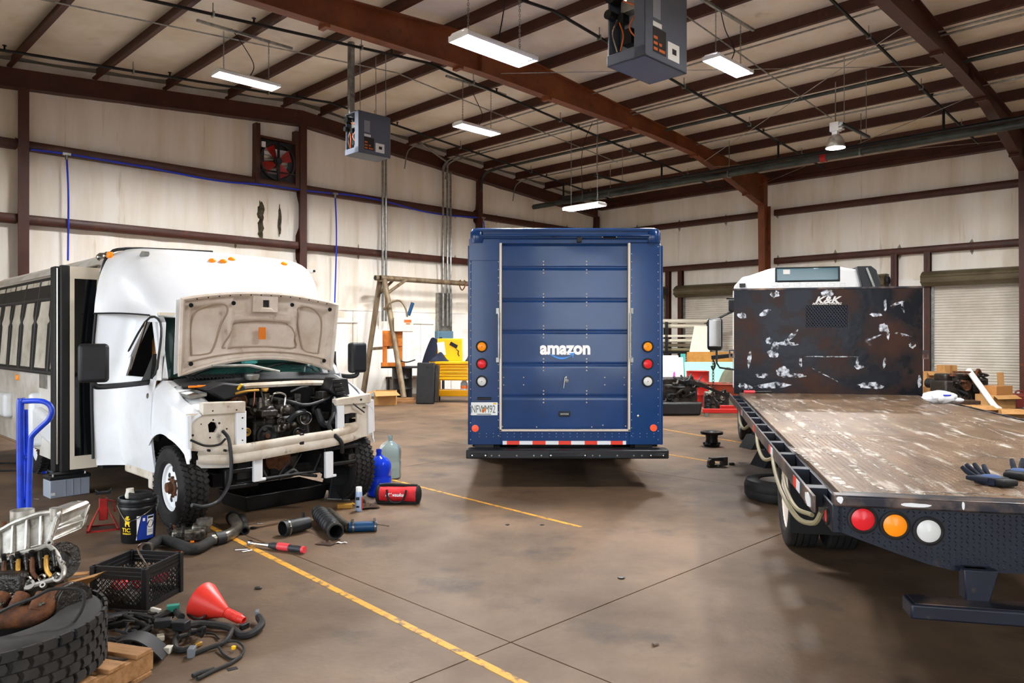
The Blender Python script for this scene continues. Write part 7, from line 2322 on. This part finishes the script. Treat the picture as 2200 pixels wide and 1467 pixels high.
t = T('navy_jacket', 'dark blue jacket dropped over the tool cart tray', 'jacket', o + Matrix.Rotation(R(-8), 3, 'Z') @ Vector((-.25, .1, 1.092)), 0)
P(t, 'cloth', MB().grid(lambda u, v: ((u - .5) * .5, (v - .5) * .3, .2 * math.sin(PI * u) * math.sin(PI * v) * (1 + .25 * math.sin(9 * u + 5 * v)) + .005), 16, 10, th=.01), 'navy_cloth', ang=60)
t = T('navy_bundle', 'dark blue cloth bundle at the right end of the tool cart', 'cloth', o + Matrix.Rotation(R(-8), 3, 'Z') @ Vector((.56, .25, 1.092)), 0)
P(t, 'cloth', MB().grid(lambda u, v: ((u - .5) * .26, (v - .5) * .4, .18 * math.sin(PI * u) * math.sin(PI * v) * (1 + .25 * math.sin(7 * u + 8 * v)) + .005), 14, 12, th=.01), 'navy_cloth', ang=60)
o = G(918, 868)
t = T('black_panel', 'tall black moulded panel leaning against the yellow cart', 'car part', o, R(-8), rot=(R(-7), 0, R(-8)))
P(t, 'panel', MB().bx((-.3, -.03, 0), (.18, .03, 1.08)), 'plastic', bev=.03, seg=3)
P(t, 'grip_hole', MB().lathe([(.05, 0), (.045, .006), (0, .006)], 14, o=(-.02, -.03, .98), d=(0, -1, 0)), 'ink')
P(t, 'edge_trim', MB().bx((.18, -.02, .05), (.28, .12, 1.02)), 'oily', bev=.02)
o = G(911, 858)
t = T('black_coat', 'long black coat hanging down the left side of the tool cart', 'coat', o + Vector((.0, .25, .0)), 0)
P(t, 'coat', MB().grid(lambda u, v: ((-.18 + .5 * u) * (1 - .35 * v) + .28 * v ** 2, .08 * math.sin(PI * u) * -1, .4 + 1.3 * v + .03 * math.sin(8 * u)), 12, 12, th=.06), 'navy_cloth', ang=60)
# low clutter behind the drum
t = T('bench_stand', 'dark low workbench against the left wall behind the drum', 'bench', G(905, 850) + Vector((-.2, .4, 0)), R(45))
P(t, 'top', MB().bx((-.9, -.3, .5), (.9, .3, .56)), 'rag')
for x in (-.85, .85):
    for y in (-.25, .25):
        P(t, 'leg', MB().box((x, y, .25), (.06, .06, .5)), 'darkgrey')
# narrow cabinet door on the left wall
w, z = gw(735, 700, 0)
for i, px in enumerate((737, 905)):
    w, z = gw(px, 740, -.1)
    S('door_%d' % (5 + i), MB().plate([(-.55, 0), (.55, 0), (.55, 2.2), (-.55, 2.2)], [(-.5, .02), (.5, .02), (.5, 2.15), (-.5, 2.15)], -.17, -.12, (Vector((0, 1, 0)), Vector((0, 0, 1)), Vector((1, 0, 0))), ), 'ply_white').location = B(0, w, 0)

# ---------------------------------------------------------------- far right: rack, boards, drum, barrow, hoist
o = G(1480, 838)
t = T('pipe_rack', 'black storage rack holding long rolls behind the red drum', 'rack', o, R(-8))
for x in (-.72, .62):
    for y in (0, .7):
        P(t, 'upright', MB().bx((x - .05, y, 0), (x + .05, y + .06, 2.25)), 'pipe_black')
for z in (.85, 1.2, 1.75):
    for y in (0, .7):
        P(t, 'rail', MB().bx((-.9, y, z), (.8, y + .05, z + .07)), 'pipe_black' if z < 1.5 else 'film')
zz = (2.2, 2.04, 1.25, 1.4, 1.55, .9, .9)
yy = (.15, .25, .35, .45, .15, .2, .42)
for k, z in enumerate(zz):
    g = one('sheet_roll', ['long cream roll on top of the black rack', 'second cream roll just under the top one on the rack', 'lower olive roll on the rack', 'middle pale roll on the rack', 'pale roll resting across the rack centre', 'grey roll on the lowest rack rail', 'thin grey roll at the rack bottom'][k], 'roll',
            MB().cyl((-1.1, 0, 0), (1.0 - .1 * (k % 3), 0, 0), .07 if k < 2 else .055, n=12), 'film' if k in (0, 1, 3, 4) else 'hose_tan', loc=o + Matrix.Rotation(R(-8), 3, 'Z') @ Vector((0, yy[k], z + .075)), rz=R(-8) + .03 * (k % 3), group='rolls on the rack')
# boards leaning on the back wall
def board(px0, px1, pyb, pyt, Y, m, label, th=.02, lean=.25, skew=0.0):
    x0, x1 = (px0 - CXP) / F * Y, (px1 - CXP) / F * Y
    zt = H + (HZ - pyt) * Y / F
    t = MB().put([(0, 0, 0), (x1 - x0, 0, 0), (x1 - x0, lean, zt), (skew, lean, zt), (0, th, 0), (x1 - x0, th, 0), (x1 - x0, lean + th, zt), (skew, lean + th, zt)], [(0, 1, 2, 3), (7, 6, 5, 4), (0, 4, 5, 1), (1, 5, 6, 2), (2, 6, 7, 3), (3, 7, 4, 0)])
    return one('leaning_board', label, 'board', t, m, loc=(x0, Y, 0), group='boards leaning at the back')


board(1420, 1462, 850, 764, 19.6, 'board_white', 'tall white board leaning right of the blue van')
board(1449, 1472, 850, 768, 19.2, 'board_white', 'narrow white board leaning beside the red drum')
board(1435, 1455, 845, 800, 19.0, 'board_magenta', 'magenta triangular board before the white boards', skew=.2)
board(1452, 1470, 850, 815, 18.8, 'cardboard', 'small brown board standing left of the red drum')
board(1475, 1600, 845, 778, 20.3, 'board_mint', 'large mint green board behind the red drum', skew=.0)
board(1478, 1600, 830, 756, 21.3, 'plywood', 'wide brown plywood sheet behind the mint board', lean=.12)
board(1464, 1474, 845, 760, 20.9, 'sheet_blue', 'narrow blue-green board between the plywood and white boards', lean=.1)
board(1463, 1530, 830, 700, 22.6, 'film', 'cream translucent sheet leaning behind the rack', lean=.4, skew=.5)
drum(1499, 872, 'drum_red', 'red oil drum in front of the mint board', False)
# wheelbarrow
o = G(1560, 879)
t = T('wheelbarrow', 'rust-red wheelbarrow beside the red drum', 'wheelbarrow', o, R(-10))
P(t, 'tub', MB().put([(-.45, -.3, .62), (.75, -.32, .6), (.75, .35, .6), (-.45, .35, .62), (-.15, -.2, .3), (.5, -.2, .3), (.5, .22, .3), (-.15, .22, .3)], [(4, 5, 6, 7), (0, 1, 5, 4), (1, 2, 6, 5), (2, 3, 7, 6), (3, 0, 4, 7)]), 'barrow')
P(t, 'tub_rim', MB().tube([(-.45, -.3, .62), (.75, -.32, .6), (.75, .35, .6), (-.45, .35, .62)], .018, n=6, closed=True), 'barrow')
P(t, 'handle', MB().cyl((-.75, -.28, .68), (.6, -.16, .28), .025).cyl((-.75, .3, .68), (.6, .18, .28), .025), 'rag')
P(t, 'leg', MB().cyl((-.1, -.2, .3), (-.15, -.24, 0), .02).cyl((-.1, .2, .3), (-.15, .24, 0), .02), 'pipe_black')
P(t, 'wheel', MB().lathe([(.06, -.04), (.16, -.05), (.18, 0), (.16, .05), (.06, .04)], 20, o=(.62, 0, .18), d=(0, 1, 0)), 'rubber')
P(t, 'rubble', MB().grid(lambda u, v: (-.3 + .8 * u, -.22 + .45 * v, .56 + .08 * math.sin(PI * u) * math.sin(PI * v) * (1 + .4 * math.sin(14 * u + 9 * v))), 16, 10), 'rag', ang=0)
t = one('tarp_heap', 'grey-green tarp heaped beside the headboard', 'tarp', MB().grid(lambda u, v: (-.5 + 1.0 * u, -.3 + .6 * v, .9 * math.sin(PI * u) ** .7 * math.sin(PI * v) * (1 + .12 * math.sin(12 * u + 7 * v))), 18, 12), 'olive_tarp', loc=G(1575, 872) + Vector((.1, .5, 0)), ang=60)


def engine_lump(name, label, loc, rz, s, seed, mset, group=None):
    """engine or gearbox: block, sump, covers, pulleys and pipes"""
    r = random.Random(seed)
    t = T(name, label, 'engine', loc, rz, group)
    P(t, 'block', MB().bx((-.34 * s, -.2 * s, .1 * s), (.34 * s, .2 * s, .5 * s)), mset[0], bev=.03 * s)
    P(t, 'sump', MB().prism([(-.3 * s, 0), (.2 * s, 0), (.3 * s, .12 * s), (-.32 * s, .12 * s)], -.15 * s, .15 * s, XW), mset[0], bev=.02 * s)
    P(t, 'valve_cover', MB().bx((-.32 * s, -.16 * s, .48 * s), (.3 * s, .14 * s, .6 * s)), mset[1], bev=.03 * s)
    for k in range(5):
        x, z, rr = r.uniform(-.28, .28) * s, r.uniform(.15, .5) * s, r.uniform(.04, .1) * s
        P(t, 'pulley', MB().lathe([(rr, 0), (rr, .04 * s), (rr * .7, .03 * s), (rr * .3, .045 * s), (0, .05 * s)], 18, o=(x, -.2 * s, z), d=(0, -1, 0)), r.choice(mset))
    for k in range(10):
        x, z = r.uniform(-.34, .34) * s, r.uniform(.2, .62) * s
        P(t, 'pipe', MB().tube(cr([(x, -.18 * s, z), (x + r.uniform(-.15, .15) * s, -.28 * s, z + r.uniform(-.1, .12) * s), (x + r.uniform(-.25, .25) * s, -.2 * s, z + r.uniform(-.15, .1) * s)], 4), r.uniform(.01, .028) * s, n=7), r.choice(mset))
    for k in range(9):
        P(t, 'bracket', MB().box((r.uniform(-.32, .32) * s, -.2 * s, r.uniform(.1, .6) * s), (r.uniform(.05, .16) * s, .08 * s, r.uniform(.04, .12) * s), rz=r.uniform(-.5, .5)), r.choice(mset), bev=.008 * s)
    return t


engine_lump('scrap_engine', 'black greasy scrap engine on the floor right of the blue van', G(1448, 886), .25, 1.35, 2, ['oily', 'oily', 'plastic'], 'scrap engines')
one('engine_tub', 'low black tub under the scrap engine by the van', 'tub', MB().prism([(-.55, 0), (.55, 0), (.6, .3), (-.6, .3)], -.12, .0, XW), 'plastic', loc=G(1450, 892), rz=.05, bev=.05)
engine_lump('scrap_engine', 'open greasy gearbox lying over the red hoist legs', G(1538, 886), -.15, .8, 6, ['oily', 'oily_alu', 'plastic'], 'scrap engines')
# red shop crane with boom and chain
o = G(1560, 896)
t = T('shop_crane', 'red shop crane with black boom and chain beside the truck', 'crane', o, R(-4))
P(t, 'leg', MB().bx((-.5, -.05, .09), (1.0, .03, .18)), 'red_paint', bev=.008)
P(t, 'leg', MB().bx((-.05, .35, .12), (1.0, .43, .22)), 'red_paint', bev=.008)
P(t, 'caster', MB().cyl((-.42, -.04, .05), (-.42, .04, .05), .05).bx((-.46, -.03, .05), (-.38, .03, .1)), 'galv')
P(t, 'caster', MB().cyl((.9, -.04, .05), (.9, .04, .05), .05).cyl((.9, .35, .05), (.9, .43, .05), .05).bx((.86, -.03, .05), (.94, .42, .12)), 'galv')
P(t, 'mast', MB().bx((.86, .12, .1), (.98, .26, 1.6)), 'red_paint', bev=.01)
P(t, 'boom', MB().bar((.95, .18, 1.42), (-.28, .18, 1.28), .07, .09), 'pipe_black', bev=.006)
P(t, 'prop', MB().bar((-.7, .1, .75), (.7, .14, .2), .05, .06), 'pipe_black')
P(t, 'chain', chain_mb(MB(), (-.24, .18, .35), (-.24, .18, 1.28), .09), 'pipe_black')
P(t, 'hook', MB().tube(cr([(-.24, .18, 1.22), (-.2, .18, 1.12), (-.24, .18, 1.02), (-.28, .18, 1.1)], 5), .02, n=6), 'pipe_black')
# hub, bracket, nut on the floor between van and truck
t = T('wheel_hub', 'black flanged wheel hub standing on the floor beside the truck', 'hub', G(1529, 958))
P(t, 'flange', MB().lathe([(.07, .19), (.17, .19), (.175, .2), (.175, .225), (.17, .23), (.1, .23), (.07, .21)], 28, closed=True), 'pipe_black')
P(t, 'barrel', MB().lathe([(.0, .02), (.12, .0), (.13, .03), (.1, .06), (.09, .12), (.1, .19), (.0, .19)], 24), 'pipe_black')
for k in range(6):
    a = 2 * PI * k / 6
    P(t, 'stud', MB().cyl((.12 * math.cos(a), .12 * math.sin(a), .03), (.12 * math.cos(a), .12 * math.sin(a), .06), .018, n=8), 'pipe_black')
t = T('caliper_bracket', 'black brake caliper bracket on the floor before the wheel hub', 'car part', G(1541, 1002), .15)
P(t, 'body', MB().plate([(-.13, 0), (.13, .02), (.13, .13), (-.1, .12)], [(-.07, .03), (.05, .03), (.06, .08), (-.06, .08)], -.05, .05, XW), 'oily', bev=.012)
P(t, 'piston', MB().cyl((-.1, -.06, .06), (-.1, .0, .06), .045), 'oily')
P(t, 'pin', MB().cyl((.08, -.07, .1), (.1, .06, .1), .016).cyl((-.02, -.07, .02), (0, .05, .02), .014), 'chrome_old')
t = T('lug_ring', 'small dark ring nut beside the caliper bracket', 'nut', G(1572, 999))
P(t, 'ring', MB().lathe([(.018, 0), (.038, 0), (.042, .02), (.03, .035), (.018, .03)], 16, closed=True), 'oily')
P(t, 'washer', MB().lathe([(.02, .03), (.036, .03), (.036, .036), (.02, .036)], 16, closed=True), 'chrome_old')
# spare wheel flat on the floor
c = G(1680, 1075)
t = T('spare_wheel', 'spare wheel lying flat on the floor beside the truck wheel', 'wheel', c + Vector((.04, .1, 0)), 0, 'loose tyres')
P(t, 'tyre', MB().lathe([(.24, .02), (.28, .0), (.36, .01), (.385, .04), (.39, .09), (.385, .1), (.39, .11), (.39, .15), (.385, .16), (.37, .2), (.28, .215), (.24, .2), (.25, .16), (.25, .06)], 48, closed=True), 'rubber')
P(t, 'rim', MB().lathe([(.245, .18), (.235, .19), (.22, .17), (.21, .1), (.12, .09), (.08, .12), (0, .12)], 32, cap=False), 'wheel_cream')
for k in range(5):
    a = 2 * PI * k / 5 + .3
    P(t, 'rim_hole', MB().lathe([(.026, .0), (0, .002)], 12, o=(.165 * math.cos(a), .165 * math.sin(a), .096)), 'ink')
# black stands under the truck front
for i, (px, py) in enumerate(((1608, 962), (1635, 1000))):
    t = T('axle_stand', ['black axle stand under the truck side, nearer the headboard', 'black axle part on the floor beneath the truck bed'][i], 'jack stand', G(px, py) + Vector((.12, 0, 0)), .3, 'stands under the truck')
    P(t, 'base', MB().prism([(-.2, 0), (.2, 0), (.07, .2), (-.07, .2)], -.16, .16, XW), 'matblack')
    P(t, 'post', MB().bx((-.05, -.05, .18), (.05, .05, .55 if i == 0 else .3)), 'matblack', bev=.01)
    P(t, 'saddle', MB().bx((-.08, -.05, .55 if i == 0 else .3), (.08, .05, .58 if i == 0 else .33)), 'matblack')

# ---------------------------------------------------------------- scrap heap before the right-hand door
def box_thing(px, py, Y0, sx, sy, sz, rz, label, m='cardboard', flap=True, z=0.0, tape=True):
    c = A(px, py, Y0)
    c.z = z
    t = T('cardboard_box', label, 'box', c, rz, 'cardboard boxes')
    P(t, 'carton', MB().bx((-sx / 2, -sy / 2, 0), (sx / 2, sy / 2, sz)), m, bev=.006)
    if tape:
        P(t, 'tape', MB().bx((-.03, -sy / 2 - .002, sz * .6), (.03, sy / 2 + .002, sz + .002)), 'tape_brown')
    if flap:
        P(t, 'flap', MB().put([(-sx / 2, -sy / 2, sz), (sx / 2, -sy / 2, sz), (sx / 2 + .03, -sy / 2 - .14, sz - .08), (-sx / 2 - .03, -sy / 2 - .14, sz - .08)], [(0, 1, 2, 3)]), m)
    return t


box_thing(2012, 860, 19.2, .95, .5, .5, 0, 'wide brown box at the back of the heap, under two others', flap=False)
box_thing(2000, 800, 19.2, .5, .4, .36, .1, 'cardboard box nearest the headboard edge on the heap', z=.5)
box_thing(2034, 790, 19.25, .34, .32, .52, .1, 'upright brown box on top of the scrap heap', z=.5, flap=False)
box_thing(2022, 830, 18.55, .42, .34, .46, -.1, 'brown box in front of the heap, left of the black engine', z=0)
box_thing(2138, 850, 17.3, .62, .5, .42, .25, 'large brown box right of the black heap engine', z=0)
box_thing(2140, 825, 17.3, .55, .4, .2, .4, 'tape-wrapped parcel on the large brown box', m='tape_brown', flap=False, z=.422)
box_thing(2172, 880, 16.4, .5, .35, .16, -.25, 'flattened golden box at the front of the heap', z=.0)
box_thing(2100, 875, 16.7, .5, .3, .22, .1, 'low golden brown box below the white pipe', z=.0)
board(1995, 2030, 880, 846, 16.9, 'cardboard', 'flat cardboard sheet below the heap, nearest the truck deck', lean=.3)
engine_lump('heap_engine', 'large black engine in the middle of the scrap heap', Vector(((2056 - CXP) / F * 17.9, 17.9, .0)), .1, 1.45, 8, ['oily', 'oily', 'matblack', 'rust'], 'scrap engines')
one('heap_crate', 'grey timber crate under the black heap engine', 'crate', MB().bx((-.45, -.2, 0), (.45, .2, .3)), 'rag', loc=((2048 - CXP) / F * 17.2, 17.1, 0), rz=.05, bev=.01)
a, b = A(2085, 800, 17.6), A(2135, 870, 16.9)
t = T('white_pipe', 'white plastic pipe leaning diagonally across the scrap heap', 'pipe', Vector((b.x, b.y, .0)))
o_ = Vector((b.x, b.y, .0))
P(t, 'pipe', MB().tube(cr([b - o_ + Vector((.1, -.05, -.1)), b - o_, a.lerp(b, .5) - o_, a - o_ + Vector((-.05, 0, .06))], 5), .065, n=12), 'pvc')
t = T('black_tube', 'short black duct tube lying open end forward on the heap', 'pipe', Vector(((2014 - CXP) / F * 18.4, 18.38, .598)), 0)
P(t, 'tube', MB().lathe([(.09, 0), (.12, 0), (.12, .32), (.09, .32)], 20, o=(0, 0, .0), d=(-.2, 1, 0), closed=True), 'plastic')
P(t, 'lip', MB().lathe([(.12, 0), (.135, 0), (.135, .03), (.12, .03)], 20, d=(-.2, 1, 0), closed=True), 'plastic')
board(2148, 2162, 870, 800, 17.9, 'cardboard', 'tall cardboard strip standing behind the large brown box', lean=.1)
t = T('red_can', 'dark red fuel can at the right end of the scrap heap', 'can', Vector(((2190 - CXP) / F * 17.5, 17.5, .0)), 0)
P(t, 'can_body', MB().bx((-.18, -.12, 0), (.18, .12, .42)), 'rust_red', bev=.05, seg=3)
P(t, 'can_handle', MB().tube(cr([(-.1, 0, .41), (-.06, 0, .48), (.06, 0, .48), (.1, 0, .41)], 4), .02, n=6), 'rust_red')
P(t, 'spout', MB().cyl((.12, 0, .4), (.16, 0, .5), .03), 'rust_red')
t = T('yellow_trestle', 'small yellow trestle at the foot of the heap', 'trestle', Vector(((2050 - CXP) / F * 16.7, 16.7, 0)), .05)
P(t, 'bar', MB().bx((-.22, -.03, .2), (.22, .03, .24)), 'gold')
for x in (-.17, .15):
    P(t, 'leg', MB().cyl((x, 0, .2), (x - .04, -.06, 0), .018).cyl((x, 0, .2), (x - .04, .06, 0), .018), 'gold')
one('dark_heap', 'heap of dark scrap metal at the far right of the floor', 'scrap', MB().grid(lambda u, v: (-.5 + 1.0 * u, -.4 + .8 * v, .26 * math.sin(PI * u) ** .6 * math.sin(PI * v) ** .6 * (1 + .5 * math.sin(17 * u + 5 * v) * math.cos(13 * v))), 26, 14), 'oily', loc=((2232 - CXP) / F * 16.6, 16.6, 0), ang=0)
# low pallet by the far left wall behind the bus
t = T('wood_crate', 'low wooden crate on the floor behind the bus at the left edge', 'crate', G(14, 918), R(45))
for k in range(3):
    P(t, 'side_board', MB().bx((-.6, -.42, .02 + k * .17), (.6, -.39, .16 + k * .17)), 'wood')
for x in (-.58, .58):
    P(t, 'corner_batten', MB().bx((x - .03, -.4, 0), (x + .03, .4, .52)), 'wood')
P(t, 'contents', MB().bx((-.55, -.38, .05), (.55, .38, .45)), 'rag')
# air hoses on the floor behind the hand truck
o = G(40, 1010)
one('floor_hose', 'loose black air hose looped on the floor at the left edge', 'hose', MB().tube(cr([(-.9, .3, .012), (-.5, .5, .012), (.2, .35, .012), (.3, .05, .012), (-.2, -.1, .012), (-.7, .1, .012)], 8), .012, n=6), 'rubber', loc=o)
